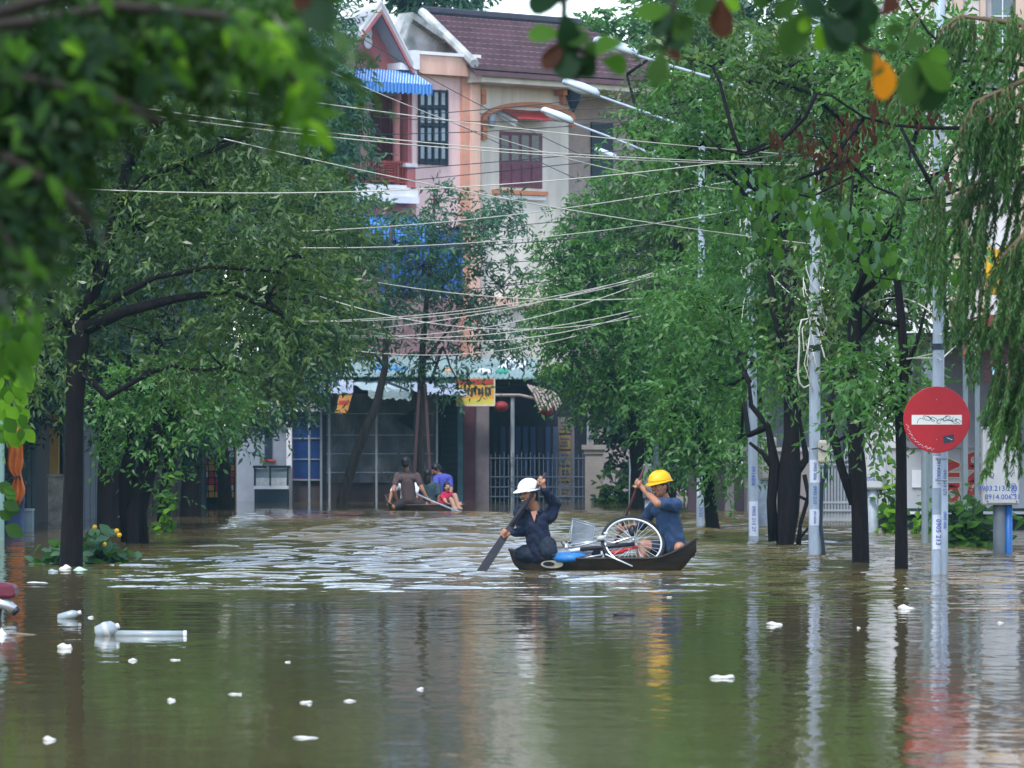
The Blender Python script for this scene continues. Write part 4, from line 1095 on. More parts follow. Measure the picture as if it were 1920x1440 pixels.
# ------------------------------------------------------------------ right side: gate, wall, boards, tall house
M_GATE = mat('gate_white', (.30, .34, .37), .6, var=.1)
M_BUFF = mat('wall_buff', (.26, .23, .22), .85, var=.1, scale=.8)
dG = 80
s = thing('white_gate', 'white iron gate with upright bars and scrolled top between trunks', 'gate', (P(1565, HZ, dG).x, dG, 0))
for y, h_ in ((862, 3), (872, 3), (940, 4), (955, 4), (972, 5)): part('rail', fr(1522, y, 1606, y + h_, dG, .05), M_GATE, s)
for k in range(15):
    x = 1524 + k * 5.8
    part('bar', fr(x, 855 if k % 2 else 850, x + 2.4, 976, dG + .01, .03), M_GATE, s)
for k in range(7):
    c_ = P(1530 + k * 11.6, 867, dG - .02); mb = MB()
    mb.tube([c_ + Vector((math.cos(a) * .045, 0, math.sin(a) * .045)) for a in [j * math.pi / 5 for j in range(11)]], .010, 4); part('scroll', mb, M_GATE, s)
for k in range(4):
    mb = MB(); mb.lathe([(.03, 0), (.045, .05), (.02, .10), (.004, .2)], P(1560 + k * 14, 852, dG), 8); part('finial', mb, M_GATE, s)
part('base_panel', fr(1522, 956, 1606, 984, dG + .03, .03), M_GREY, s)
s = thing('buff_garden_wall', 'buff plastered garden wall beyond the right-hand trees', 'wall', (P(1420, HZ, 90).x, 90, 0))
part('panel', frd(1395, 845, 1530, 90, .25), M_BUFF, s); part('coping', fr(1392, 839, 1532, 846, 89.96, .34), mat('coping_grey', (.5, .48, .47), .8), s)
part('panel', frd(1290, 880, 1395, 92, .25), mat('wall_plum_brown', (.10, .07, .075), .85), s)
for x in (1360, 1400): part('pier', frd(x, 830, x + 16, 89.8, .4), M_BUFF, s)
# white hoarding with red letters
dH = 73
s = thing('white_hoarding', 'white boarded fence with red UNG lettering turned on its side', 'fence', (P(1750, HZ, dH).x, dH, 0))
M_HO = mat('hoarding_white', (.42, .44, .48), .65, var=.08, scale=1)
for x0, x1 in ((1612, 1678), (1678.8, 1756), (1756.8, 1800), (1800.8, 1848), (1848.8, 1925), (1925.8, 2010), (2010.8, 2100)):
    part('board', frd(x0, 838, x1, dH, .06, None, .16), M_HO, s)
part('rail', fr(1612, 829, 2100, 840, dH - .03, .1), M_WHITEP, s)
part('rail', fr(1612, 953, 2100, 958, dH - .05, .1), mat('rail_green_black', (.02, .04, .04), .6), s)
part('rail', fr(1612, 959, 2100, 964, dH - .05, .1), M_WHITEP, s)
part('plinth', frd(1612, 964, 2100, dH, .12), M_DARK, s)
part('notice', fr(1710, 881, 1752, 914, dH - .03, .02), mat('paper_white', (.72, .74, .80), .6, var=.04), s)
M_REDL = mat('letters_red', (.42, .03, .03), .55, var=.12, scale=6)
M_REDE = mat('letters_cream', (.65, .58, .45), .6)
for ch, x, y, sz in (('U', 1827, 862, .34), ('N', 1827, 888, .34), ('G', 1827, 914, .34), ('A', 1782, 872, .32), ('U', 1782, 900, .32), ('O', 1782, 926, .32)):
    mb = MB(); txt(ch, sz, face_M(x, y, dH - .02, -90), mb, .004, 'CENTER', .034); lt = part('letter_edge', mb, M_REDE, s)
    mb = MB(); txt(ch, sz, face_M(x, y, dH - .027, -90), mb, .004, 'CENTER', .018); part('letter', mb, M_REDL, lt)
# utility boxes on posts
def utility_box(px0, py0, px1, py1, base_y, d, label, posts, texts, lidm, dark=False):
    t = thing('utility_box', label, 'utility box', (P((px0 + px1) / 2, HZ, d).x, d, 0), 'roadside utility boxes')
    b = bevel(part('cabinet', fr(px0, py0, px1, py1, d, .25), lidm, t), .02, 2)
    bevel(part('door', fr(px0 + (px1 - px0) * .12, py0 + 6, px1 - 2, py1 - 3, d - .015, .02), lidm, t), .008, 1)
    mb = MB()
    for x in (px0 + (px1 - px0) * .15, px1 - 5):
        for y in (py0 + 10, (py0 + py1) / 2, py1 - 7): mb.ell(P(x, y, d - .018), .008, 8, 5)
    part('screws', mb, M_FRAME, t)
    for x, r, m in posts:
        part('post', MB().tube([Vector((P(x, HZ, d + .12).x, d + .12, -.7)), P(x, py1 - 2, d + .12)], r, 12), m, t, smooth=True)
    for tx, x, y, sz, rot, m in texts:
        mb = MB(); txt(tx, sz, face_M(x, y, d - .017, rot), mb, .001); part('stencil', mb, m, t)
    return t
M_STAMP = mat('stamp_blue', (.012, .06, .36), .6)
M_STAMPD = mat('stamp_ink', (.05, .06, .12), .6)
M_BOX = mat('box_grey', (.42, .43, .44), .6, var=.1, scale=5)
M_POST = mat('post_galvanised', (.30, .34, .39), .5, var=.18, scale=9, spec=.5)
M_PIPEB = mat('pipe_blue', (.012, .11, .36), .45)
utility_box(1842, 800, 1911, 947, 1040, 55.7, 'grey utility box with blue stencilled phone numbers beside a blue pipe', [(1874, .075, mat('post_dark_grey', (.09, .11, .13), .6, var=.2)), (1891, .045, M_PIPEB)],
            [('0903.213.273', 1871, 916, .085, 0, M_STAMP), ('0914.006.31', 1880, 932, .085, 0, M_STAMP), ('0903', 1900, 918, .075, -90, M_STAMP), ('Q', 1859, 891, .09, 0, M_STAMPD), ('W', 1893, 891, .09, 0, M_STAMPD)], M_BOX)
utility_box(1618, 800, 1663, 918, 1000, 68.8, 'grey utility box half hidden behind the thick forked trunk', [(1636, .085, M_POST)],
            [('0914', 1642, 858, .10, 0, M_STAMP), ('006.31', 1640, 898, .085, 0, M_STAMP)], M_BOX)
utility_box(1424, 820, 1456, 900, 990, 73, 'plain beige utility box behind the gnarled tree', [(1432, .09, M_POST)], [], mat('box_beige', (.45, .42, .38), .6))
utility_box(1206, 870, 1222, 935, 965, 86.5, 'small dim box mounted low behind the far grey pole', [(1214, .05, M_POST)], [], mat('box_dim', (.16, .17, .19), .6))
# tall pale house behind the right-hand trees
dT = 66
s = thing('pale_tall_house', 'tall pale house with tan pilasters behind the right-hand trees', 'house', (P(1850, HZ, dT).x, dT + 6, 0))
part('wall', frd(1640, -200, 2900, dT + 9, .3), mat('wall_pale_lilac', (.60, .58, .60), .85, var=.06, scale=.7), s)
for x0, x1 in ((1750, 1765), (1788, 1806), (1905, 1925), (1838, 1848)):
    part('pilaster', frd(x0, -200, x1, dT + 8.8, .25), mat('pilaster_tan', (.45, .34, .27), .8) if x0 == 1750 else bpy.data.materials['pilaster_tan'], s)
for y in (330, 140, -40): part('string_course', fr(1640, y, 2100, y + 10, dT + 8.85, .2), M_WHITE, s)
for x0, y0, x1, y1 in ((1815, 120, 1835, 320), (1860, 130, 1900, 320), (1690, 130, 1730, 320), (1860, -60, 1900, 120), (1690, 360, 1730, 560)):
    w_ = part('window', fr(x0, y0, x1, y1, dT + 8.9, .12), mat('glass_blue_grey', (.06, .10, .13), .15, spec=.6) if (x0, y0) == (1815, 120) else bpy.data.materials['glass_blue_grey'], s)
    part('frame', (lambda m: (fr((x0 + x1) / 2 - 1, y0, (x0 + x1) / 2 + 1, y1, dT + 8.87, .05, m), fr(x0, (y0 + y1) / 2 - 1, x1, (y0 + y1) / 2 + 1, dT + 8.875, .05, m), m)[-1])(MB()), M_WHITEP, w_)
# porch with brown roof
s = thing('shop_porch', 'dark porch with brown boxed roof behind the drooping branches', 'porch', (P(1850, HZ, 70).x, 70, 0))
part('roof_box', fr(1845, 590, 1960, 612, 69.5, 2.5), mat('porch_brown', (.13, .035, .022), .7, var=.2), s)
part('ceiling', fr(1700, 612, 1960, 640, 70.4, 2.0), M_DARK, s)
for x in (1740, 1806, 1828, 1870): part('post', frd(x, 612, x + 9, 70, .12), mat('porch_post', (.13, .17, .19), .6) if x == 1740 else bpy.data.materials['porch_post'], s)
for k in range(9): part('louvre', fr(1846, 642 + k * 9, 1925, 646 + k * 9, 70.6, .06), bpy.data.materials['porch_brown'], s)
part('back_wall', fr(1700, 640, 1960, 840, 71.4, .1), mat('porch_wall', (.16, .15, .17), .85), s)
part('poster', fr(1812, 622, 1834, 668, 69.95, .03), mat('poster_grey', (.50, .50, .52), .6), s)
part('poster_frame', fr(1806, 617, 1812, 672, 69.96, .03), mat('poster_red', (.30, .05, .05), .6), s)
cloth('side_awning', (P(1860, 690, 69), P(1960, 668, 69), P(1960, 684, 67.8), P(1862, 706, 67.8)), stripes('awning_pale_blue', (.10, .25, .42), (.45, .55, .62), 6, 'X'), s)
s = thing('hanging_jacket', 'bright yellow cloth hanging high among drooping green branches', 'cloth', P(1865, 500, 60))
mb = MB(); g = []
for j in range(11):
    for i in range(9):
        g.append(P(1848 + i * 5.2 + 2 * math.sin(j), 468 + j * 8.5 - abs(i - 4) * (2 if j == 0 else 0), 60 + .05 * math.sin(i * 1.9 + j * .5)))
mb.add(g, [(j * 9 + i, j * 9 + i + 1, (j + 1) * 9 + i + 1, (j + 1) * 9 + i) for j in range(10) for i in range(8)])
o_ = part('body', mb, mat('cloth_yellow', (.62, .34, .01), .7, var=.2), s, smooth=True); o_.modifiers.new('t', 'SOLIDIFY').thickness = .006
part('hanger', MB().tube([P(1850, 470, 60), P(1868, 456, 60), P(1886, 470, 60)], .012, 5), M_FRAME, s)
# small bird-house shaped spirit shrine on a post
s = thing('roofed_shrine', 'small wooden shrine box with pale pitched roof on a post', 'shrine', (P(1733, HZ, 62).x, 62, 0))
part('post', MB().tube([Vector((P(1734, HZ, 62).x, 62, -.7)), P(1734, 650, 62)], .045, 10), mat('shrine_post', (.16, .20, .22), .7), s)
part('house', fr(1718, 622, 1756, 652, 61.9, .25), mat('shrine_wood', (.06, .045, .04), .8), s)
for k in range(5): part('bar', fr(1720 + k * 8, 630, 1722 + k * 8, 652, 61.87, .03), bpy.data.materials['shrine_wood'], s)
mb = MB(); mb.slab([P(1700, 624, 61.8), P(1736, 598, 61.8), P(1745, 598, 61.8), P(1764, 624, 61.8)], (0, .45, 0)); part('roof', mb, M_WHITE, s)
# low grey house behind the gate
s = thing('grey_low_house', 'low grey house front seen behind the white gate bars', 'house', (P(1560, HZ, 94).x, 94, 0))
part('wall', frd(1430, 700, 1760, 94, .3), mat('wall_slate', (.13, .14, .16), .85, var=.15), s)
for x0, x1 in ((1535, 1560), (1580, 1605), (1640, 1670)):
    w_ = part('window', fr(x0, 800, x1, 900, 93.96, .08), M_DARKGLASS, s)
    part('frame', fr((x0 + x1) / 2 - 1, 800, (x0 + x1) / 2 + 1, 900, 93.93, .03), M_GREY, w_)
part('roof', MB().slab([P(1420, 702, 93.2), P(1770, 702, 93.2), P(1740, 660, 97), P(1450, 660, 97)], (0, 0, .06)), M_TILE, s)

# ------------------------------------------------------------------ poles, lamps, sign, cables
M_POLE = mat('pole_galvanised', (.25, .31, .38), .5, c2=(.36, .42, .49), scale=5, spec=.5, stretch=(3, 3, .8))
M_STICKER = mat('sticker_pale', (.60, .64, .72), .6, var=.06)
M_CABLE = mat('cable_pale', (.54, .53, .46), .6, var=.1)
M_CABLED = mat('cable_dark', (.02, .022, .03), .6)
M_LAMPW = mat('lamp_white', (.48, .56, .66), .4, var=.05)

def pole(x0, base_y, x1, top_y, r0, r1, label, stickers=(), collars=(), lamp=None, D=None):
    d = D or wd(base_y)
    b = Vector((P(x0, HZ, d).x, d, 0)); tp = P(x1, top_y, d)
    t = thing('lamp_pole' if lamp else 'utility_pole', label, 'pole', b, 'grey poles along the right-hand trees')
    n = 9
    pts = [b.lerp(tp, k / n) for k in range(n + 1)]
    mb = MB(); mb.tube([b + Vector((0, 0, -.72))] + pts, [r0] + [r0 + (r1 - r0) * k / n for k in range(n + 1)], 16)
    part('shaft', mb, M_POLE, t, smooth=True)
    def at(y):
        z = H + (HZ - y) / F * d; k = (z - b.z) / (tp.z - b.z)
        return b.lerp(tp, k), r0 + (r1 - r0) * k
    for y in collars:
        c, r = at(y); part('collar', MB().tube([c - Vector((0, 0, .03)), c + Vector((0, 0, .03))], r + .012, 16), M_FRAME, t)
    for y0, y1, tx, m, paper in stickers:
        c0, r = at(y1); c1, _ = at(y0)
        if paper:
            mb = MB(); g = []
            for k in range(9):
                a = -math.pi / 2 + (k / 8 - .5) * 2.0
                v = Vector((math.cos(a), math.sin(a), 0)) * (r + .003)
                g += [c0 + v, c1 + v]
            for k in range(8): mb.quad(g[2 * k], g[2 * k + 2], g[2 * k + 3], g[2 * k + 1])
            part('sticker', mb, M_STICKER, t)
        mid = (c0 + c1) / 2; sz = min(r * 1.25, (c1 - c0).length / (len(tx) * .62) * 1.0)
        mb = MB(); txt(tx, sz, Matrix.Translation(mid + Vector((0, -r - .006, 0))) @ Matrix.Rotation(R(90), 4, 'X') @ Matrix.Rotation(R(-90), 4, 'Z'), mb, .001)
        part('stencil', mb, m, t)
    if lamp:
        hx, hy, ax, ay = lamp                       # lamp head centre and where the arm meets the pole
        a = P(ax, ay, d); hd = P(hx, hy, d - .2)
        dirv = (a - hd).normalized()
        part('arm', MB().tube([a, a.lerp(hd, .5) + Vector((0, 0, .03)), hd + dirv * .15], [.022, .018, .016], 8), M_POLE, t, smooth=True)
        up = Vector((0, 0, 1)); sd_ = dirv.cross(up).normalized(); nn = sd_.cross(dirv).normalized()
        mb = MB(); prof = [(-.34, .09, .05), (-.30, .13, .085), (0, .15, .11), (.20, .14, .10), (.27, .07, .06)]
        rings = []
        for u_, w_, h_ in prof:
            c_ = hd + dirv * u_ * .85
            rings.append([c_ + sd_ * (w_ * .85 * math.cos(k * math.pi / 5)) + nn * (max(-.25, math.sin(k * math.pi / 5)) * h_ * .85) for k in range(10)])
        vs_ = [q for rr in rings for q in rr]
        fs_ = [(i * 10 + k, i * 10 + (k + 1) % 10, (i + 1) * 10 + (k + 1) % 10, (i + 1) * 10 + k) for i in range(4) for k in range(10)] + [tuple(range(10))[::-1], tuple(range(40, 50))]
        mb.add(vs_, fs_); hh = part('lamp_head', mb, M_LAMPW, t, smooth=True)
        part('lens', MB().ell(hd + dirv * -.05 - nn * .02, (.17, .09, .05), 12, 6, Matrix((dirv, sd_, nn)).transposed()), mat('lens_%d' % int(hx), (.5, .53, .56), .2), hh, smooth=True)
    return t

pole(1758, 1078, 1762, -40, .062, .050, 'grey pole carrying the round red no-entry sign', [(855, 915, '0914006311', M_STAMP, True), (965, 1030, '0905 213', M_STAMP, True)], (650,), None)
t_ = thing('sign_post', 'thinner grey post strapped right beside the no-entry sign pole', 'post', (P(1771, HZ, 47).x, 47.05, 0))
c_ = P(1771, HZ, 47.05)
part('shaft', MB().tube([Vector((c_.x, 47.05, -.72)), Vector((c_.x, 47.05, P(0, 790, 47).z))], .034, 12), M_POLE, t_, smooth=True)
mb = MB(); txt('0903 213 273', .045, Matrix.Translation(Vector((c_.x, 47.01, P(0, 905, 47).z))) @ Matrix.Rotation(R(90), 4, 'X') @ Matrix.Rotation(R(-90), 4, 'Z'), mb, .001); part('stencil', mb, M_STAMPD, t_)
mb = MB(); txt('0905 006', .045, Matrix.Translation(Vector((c_.x, 47.01, P(0, 975, 47).z))) @ Matrix.Rotation(R(90), 4, 'X') @ Matrix.Rotation(R(-90), 4, 'Z'), mb, .001); part('stencil', mb, M_STAMP, t_)
for y in (860, 900): part('clamp', MB().tube([P(1754, y, 46.95), P(1776, y, 46.95)], .012, 6), M_STEEL, t_)
pole(1527, 1042, 1529, 20, .068, .055, 'grey pole with beige meter box strapped to it', [(862, 905, '0905 006', M_STAMP, True), (905, 950, '0903 213', M_STAMP, False), (955, 985, '0914006', M_STAMP, True)], (652,), (1157, 92, 1527, 215))
pole(1413, 1012, 1404, 60, .068, .05, 'grey pole left of the gnarled tree with its base in open water', [(870, 915, '0914006', M_STAMP, False), (940, 1005, '0905 213 27', M_STAMP, True)], (), (1092, 168, 1407, 290))
pole(1313, 988, 1316, 180, .062, .045, 'pale blotchy pole just behind the stern of the near boat', [(905, 930, '0903', M_STAMP, True), (945, 975, '2132', M_STAMP, False)], (396,), (1047, 220, 1316, 330))
pole(1230, 968, 1231, 250, .060, .045, 'grey pole right behind the yellow helmet', [(905, 950, '0914', M_STAMP, True)], (), (1140, 292, 1231, 335), 95.5)
pole(1183, 962, 1184, 765, .045, .04, 'short thin grey pole before the dark hedge', [], (780,), None, 101)

# no-entry sign
dS = 46.72
t_ = thing('no_entry_sign', 'round red no-entry sign with scribbled white bar and black sticker', 'sign', P(1756, 787, dS))
c_ = P(1756, 787, dS)
Mf = Matrix.Rotation(R(90), 4, 'X').to_3x3()
disc = part('disc', MB().lathe([(.318, -.012), (.324, -.006), (.324, .004), (.318, .008)], c_, 64, Mf), mat('sign_red_enamel', (.36, .004, .012), .45, var=.10, scale=5), t_)
part('bar', fr(1709.5, 778, 1803.5, 796, dS - .0105, .006), mat('sign_bar_white', (.66, .66, .62), .45, var=.05), t_)
part('sticker', MB().slab([P(1768, 818, dS - .0105), P(1788.5, 814, dS - .0105), P(1789.5, 828, dS - .0105), P(1770, 832, dS - .0105)], (0, .004, 0)), mat('sticker_black', (.012, .018, .04), .4), t_)
part('sticker_mark', MB().slab([P(1775, 820, dS - .012), P(1786, 824, dS - .012), P(1785, 825, dS - .012), P(1776, 821.5, dS - .012)], (0, .002, 0)), mat('sticker_mark', (.45, .5, .55), .5), t_)
mb = MB(); rd = random.Random(4)
for k in range(9):                                   # scribble on the white bar
    x = 1738 + k * 7 + rd.uniform(-3, 3); y = 787 + rd.uniform(-4, 4)
    pts = [P(x + 9 * math.cos(a) + a * 1.2, y + 4.5 * math.sin(a * 1.3 + k), dS - .0115) for a in [j * .55 for j in range(9)]]
    mb.tube(pts, .0024, 4)
mb.tube([P(1720 + 7 - 7 * math.cos(a), 794 - 10 * math.sin(a), dS - .0115) for a in [j * .3 for j in range(9)]], .0022, 4)
mb.tube([P(1772, 788, dS - .0115), P(1790, 789, dS - .0115), P(1800, 794, dS - .0115)], .0022, 4)
mb.ell(P(1793, 787, dS - .0115), .006, 8, 5)
part('scribble', mb, M_STAMPD, t_)
mb = MB()
for k in range(26):                                  # white handwriting along the lower left rim
    a = R(188 + k * 3.0); rr = .300 - (.012 if k % 3 else .0)
    q = c_ + Vector((math.cos(a) * rr, -.0115, math.sin(a) * rr))
    q2 = q + Vector((math.cos(a + 1.9 + rd.uniform(-.6, .6)) * .014, 0, math.sin(a + 1.9) * .014)); q3 = q2 + Vector((rd.uniform(-.008, .008), 0, rd.uniform(.004, .012)))
    mb.tube([q, q2, q3], .0022, 4)
part('handwriting', mb, M_WHITEP, t_)
mb = MB()
for y in (749, 824): mb.ell(P(1756, y, dS - .011), .006, 8, 5)
part('rivets', mb, M_STEEL, t_)
for y in (770, 810): part('bracket', MB().tube([P(1756, y, dS + .01), P(1759, y, dS + .14)], .018, 8), M_STEEL, t_)
# meter box on pole two
dM = wd(1042)
t_ = thing('meter_box', 'beige rounded meter box strapped to the grey pole', 'meter box', P(1544, 866, dM - .06))
bevel(part('case', fr(1534, 825, 1556, 868, dM - .14, .12), mat('meter_beige', (.50, .46, .36), .5, var=.1), t_), .03, 3)
bevel(part('cover', fr(1537, 829, 1554, 846, dM - .155, .03), mat('meter_cover', (.44, .40, .33), .45), t_), .012, 2)
part('strap', MB().tube([P(1522, 842, dM - .075), P(1534, 840, dM - .145), P(1545, 846, dM - .165), P(1557, 848, dM - .10), P(1578, 838, dM - .05)], .008, 5), M_FRAME, t_)
part('conduit', MB().tube([P(1549, 866, dM - .08), P(1549, 890, dM - .06), P(1541, 905, dM - .02), P(1539, 985, dM - .04), P(1544, 1030, dM - .04), Vector((P(1543, 0, dM).x, dM - .03, -.7))], .022, 8), M_FRAME, t_, smooth=True)

# cables: rows of (x, y) across the picture, each strung between its two real ends
def cable(pts, dl, dr, r, m, label, group, n=26):
    xs = np.array([p[0] for p in pts], float); ys = np.array([p[1] for p in pts], float)
    deg = min(2, len(pts) - 1)
    ext = 90 if dl > 70 and group == 'pale cables over the street' else 0
    co = np.polyfit(xs, ys, deg) if len(pts) > 2 else np.polyfit(xs, ys, 1)
    q = []
    for k in range(n + 1):
        x = xs[0] - ext + (xs[-1] - xs[0] + ext) * k / n
        q.append(P(x, np.polyval(co, x), dl + (dr - dl) * k / n))
    mb = MB(); mb.tube(q, r, 5)
    return solo('overhead_cable', mb, m, label, 'cable', q[0], group, True)
LBP, GRP = 'pale overhead cable strung across the street between the tree rows', 'pale cables over the street'
LBD, GRD = 'thin black overhead wire strung across the street before the houses', 'black wires over the street'
for pts, dl, dr in (
    ([(60, 110), (200, 127), (640, 200), (1020, 246), (1300, 276), (1700, 304)], 46, 55),
    ([(20, 165), (130, 177), (640, 250), (1000, 286), (1300, 301), (1700, 307)], 46, 55.2),
    ([(20, 180), (125, 190), (640, 258), (1000, 291), (1300, 305), (1700, 310)], 46.3, 55.1),
    ([(0, 346), (130, 352), (640, 362), (900, 347), (1240, 318), (1500, 285), (1700, 250)], 46, 54),
    ([(480, 60), (570, 115), (840, 230), (1080, 296), (1404, 362)], 48, 64),
    ([(420, 255), (640, 317), (800, 352), (1000, 377), (1200, 408), (1529, 462)], 47, 55),
    ([(640, 430), (690, 427), (840, 416), (1080, 388), (1240, 362), (1420, 330)], 78, 64),
    ([(400, 462), (480, 463), (640, 463), (860, 455), (1090, 440), (1260, 415), (1404, 388)], 54, 64),
    ([(660, 600), (900, 577), (1100, 544), (1200, 522), (1320, 488)], 82, 74),
    ([(640, 602), (860, 590), (1000, 568), (1130, 540), (1290, 500)], 83, 74),
    ([(700, 528), (880, 553), (1000, 560), (1231, 558)], 86, 84),
    ([(690, 582), (800, 606), (960, 616), (1100, 610), (1200, 594), (1316, 562)], 82, 74),
    ([(700, 617), (800, 602), (960, 580), (1100, 545), (1230, 510)], 84, 86),
    ([(690, 630), (800, 627), (900, 616), (1020, 590), (1180, 540)], 86, 87),
    ([(690, 634), (850, 630), (960, 622), (1120, 600), (1231, 570)], 86, 86),
    ([(700, 622), (760, 632), (880, 641), (980, 636), (1100, 610), (1231, 575)], 86, 86),
    ([(720, 663), (830, 665), (900, 662), (970, 652), (1080, 630)], 90, 88),
    ([(1404, 455), (1440, 510), (1500, 560), (1529, 575)], 64, 55),
    ([(1560, 640), (1650, 545), (1740, 590), (1762, 600)][0:1] + [(1660, 560), (1762, 600)], 55, 46.8),
    ([(1529, 700), (1620, 680), (1762, 672)], 55, 47), ([(1529, 690), (1640, 683), (1762, 660)], 55, 47)):
    dd = (dl + dr) / 2
    cable(pts, dl, dr, .0058 if dd < 70 else .007, M_CABLE, LBP, GRP)
for pts, dl, dr in (
    ([(640, 40), (720, 110), (900, 195), (1000, 240), (1100, 300)], 95, 86), ([(780, 215), (900, 207), (1060, 190), (1316, 160)], 92, 76),
    ([(780, 250), (900, 214), (1060, 206), (1316, 200)][1:], 92, 76), ([(700, 218), (900, 231), (1080, 222), (1316, 205)], 92, 76),
    ([(700, 252), (860, 248), (1050, 238), (1316, 212)], 92, 76), ([(760, 318), (880, 305), (1020, 298), (1180, 280)], 92, 80),
    ([(700, 345), (860, 330), (1020, 312), (1231, 290)], 93, 86), ([(640, 468), (860, 462), (1090, 446), (1316, 420)], 84, 76),
    ([(690, 440), (850, 432), (1000, 420), (1231, 392)], 92, 86), ([(700, 492), (840, 494), (980, 490), (1231, 470)], 94, 86),
    ([(690, 552), (850, 545), (1000, 530), (1231, 500)], 94, 86), ([(850, 230), (960, 280), (1090, 340)], 96, 90)):
    cable(pts, dl, dr, .008, M_CABLED, LBD, GRD)
# loops of loose cable on pole two
dM = wd(1042)
solo('loose_cable', MB().tube([P(1520, 597, dM - .08), P(1503, 600, dM - .1), P(1498, 620, dM - .12), P(1499, 650, dM - .12), P(1496, 700, dM - .12), P(1499, 718, dM - .12), P(1507, 727, dM - .1), P(1518, 722, dM - .08)], .011, 6), M_CABLE, 'pale cable hanging in a loop left of the meter-box pole', 'cable', P(1520, 597, dM), None, True)
solo('loose_cable', MB().tube([P(1530, 600, dM - .08), P(1538, 640, dM - .1), P(1546, 670, dM - .12), P(1560, 686, dM - .12), P(1580, 684, dM - .1)], .009, 6), M_CABLE, 'pale cable trailing down right of the meter-box pole', 'cable', P(1530, 600, dM), None, True)
rd = random.Random(8)
for (px, py, d) in ((1529, 575, dM), (1406, 500, 64.2)):
    mb = MB()
    for k in range(16):
        a = rd.uniform(0, 6.28); r0 = rd.uniform(.08, .13); h0 = rd.uniform(-.2, .9)
        b0 = P(px, py, d)
        pts = [b0 + Vector((math.cos(a + t * 1.2) * (r0 + .05 * math.sin(t * 2 + k)), math.sin(a + t * 1.2) * r0 - .03, h0 - t * rd.uniform(.16, .3))) for t in (0, .5, 1, 1.5, 2.2, 3)]
        mb.tube(pts, .006, 4)
    o_ = solo('cable_tangle', mb, M_CABLE, 'tangle of thin cables wrapped round the ' + ('meter-box pole' if px > 1500 else 'pole left of the gnarled tree'), 'cables', P(px, py, d), None, True); o_['kind'] = 'stuff'
cable([(1762, 628), (1800, 612), (1850, 592)], 46.8, 58, .010, M_CABLE, 'short pale cable from the sign pole to the brown porch', None)
cable([(1762, 676), (1790, 650), (1830, 610)], 46.8, 58, .008, M_CABLE, 'slack pale cable drooping from the sign pole collar', None)

# ------------------------------------------------------------------ people: capsules fused into one continuous skin
def chain(mb, pts, n=12):
    """tapered limb through (point, radius) with round joints"""
    for p, r in pts: mb.ell(p, r, n, 8)
    for (a, ra), (b, rb) in zip(pts[:-1], pts[1:]):
        mb.tube([a, b], [ra, rb], n)

def fuse(mb, voxel, smooth=4, off=None, fold=0.0):
    me = mb.mesh('fuse')
    o = bpy.data.objects.new('fuse', me); col.objects.link(o)
    m = o.modifiers.new('r', 'REMESH'); m.mode = 'VOXEL'; m.voxel_size = voxel
    s_ = o.modifiers.new('s', 'SMOOTH'); s_.iterations = smooth; s_.factor = .5
    bpy.context.view_layer.update()
    out = bpy.data.meshes.new_from_object(o.evaluated_get(bpy.context.evaluated_depsgraph_get()))
    bpy.data.objects.remove(o); bpy.data.meshes.remove(me)
    n = len(out.vertices); co = np.empty(n * 3); out.vertices.foreach_get('co', co); co = co.reshape(-1, 3)
    if fold:
        nr = np.empty(n * 3); out.vertices.foreach_get('normal', nr); nr = nr.reshape(-1, 3)
        w = np.sin(co[:, 2] * 52 + 3 * np.sin(co[:, 0] * 23)) * .6 + np.sin(co[:, 0] * 61 + co[:, 2] * 33) * .4
        co = co + nr * (w * fold)[:, None]
    if off is not None: co = co - np.array(off)
    out.vertices.foreach_set('co', co.reshape(-1)); out.update()
    return out

M_SKIN = mat('skin_tan', (.33, .155, .095), .5, var=.12, scale=14, spec=.4)
M_SKINL = mat('skin_light', (.42, .24, .17), .5, var=.1, scale=14)
M_NAVY = mat('cloth_navy', (.007, .012, .036), .8, var=.45, scale=9, bump=.9, bscale=22)
M_NAVYT = mat('cloth_navy_trousers', (.009, .016, .032), .8, var=.45, scale=9, bump=.9, bscale=22)
M_DENIM = mat('cloth_blue_grey', (.022, .050, .115), .85, var=.35, scale=7, bump=.9, bscale=20)
M_SHORTS = mat('cloth_dark_shorts', (.012, .02, .038), .85, var=.4, scale=20)
M_HAIR = mat('hair_black', (.006, .006, .008), .5)
M_HELW = mat('helmet_white', (.66, .66, .67), .4, c2=(.80, .80, .82), scale=8)
M_HELY = mat('helmet_yellow', (.62, .33, .006), .4, c2=(.80, .47, .008), scale=8)
M_TEETH = mat('teeth', (.7, .68, .62), .4)
M_LIP = mat('mouth_dark', (.05, .015, .012), .6)
M_PADDLE = mat('paddle_dark_wood', (.030, .028, .040), .6, var=.25, scale=8)
M_HULL = mat('hull_weathered', (.008, .006, .007), .5, c2=(.035, .023, .014), scale=3.5, stretch=(1, 1, 2.2), bump=.2)
M_HULLIN = mat('hull_inside', (.03, .028, .028), .7)

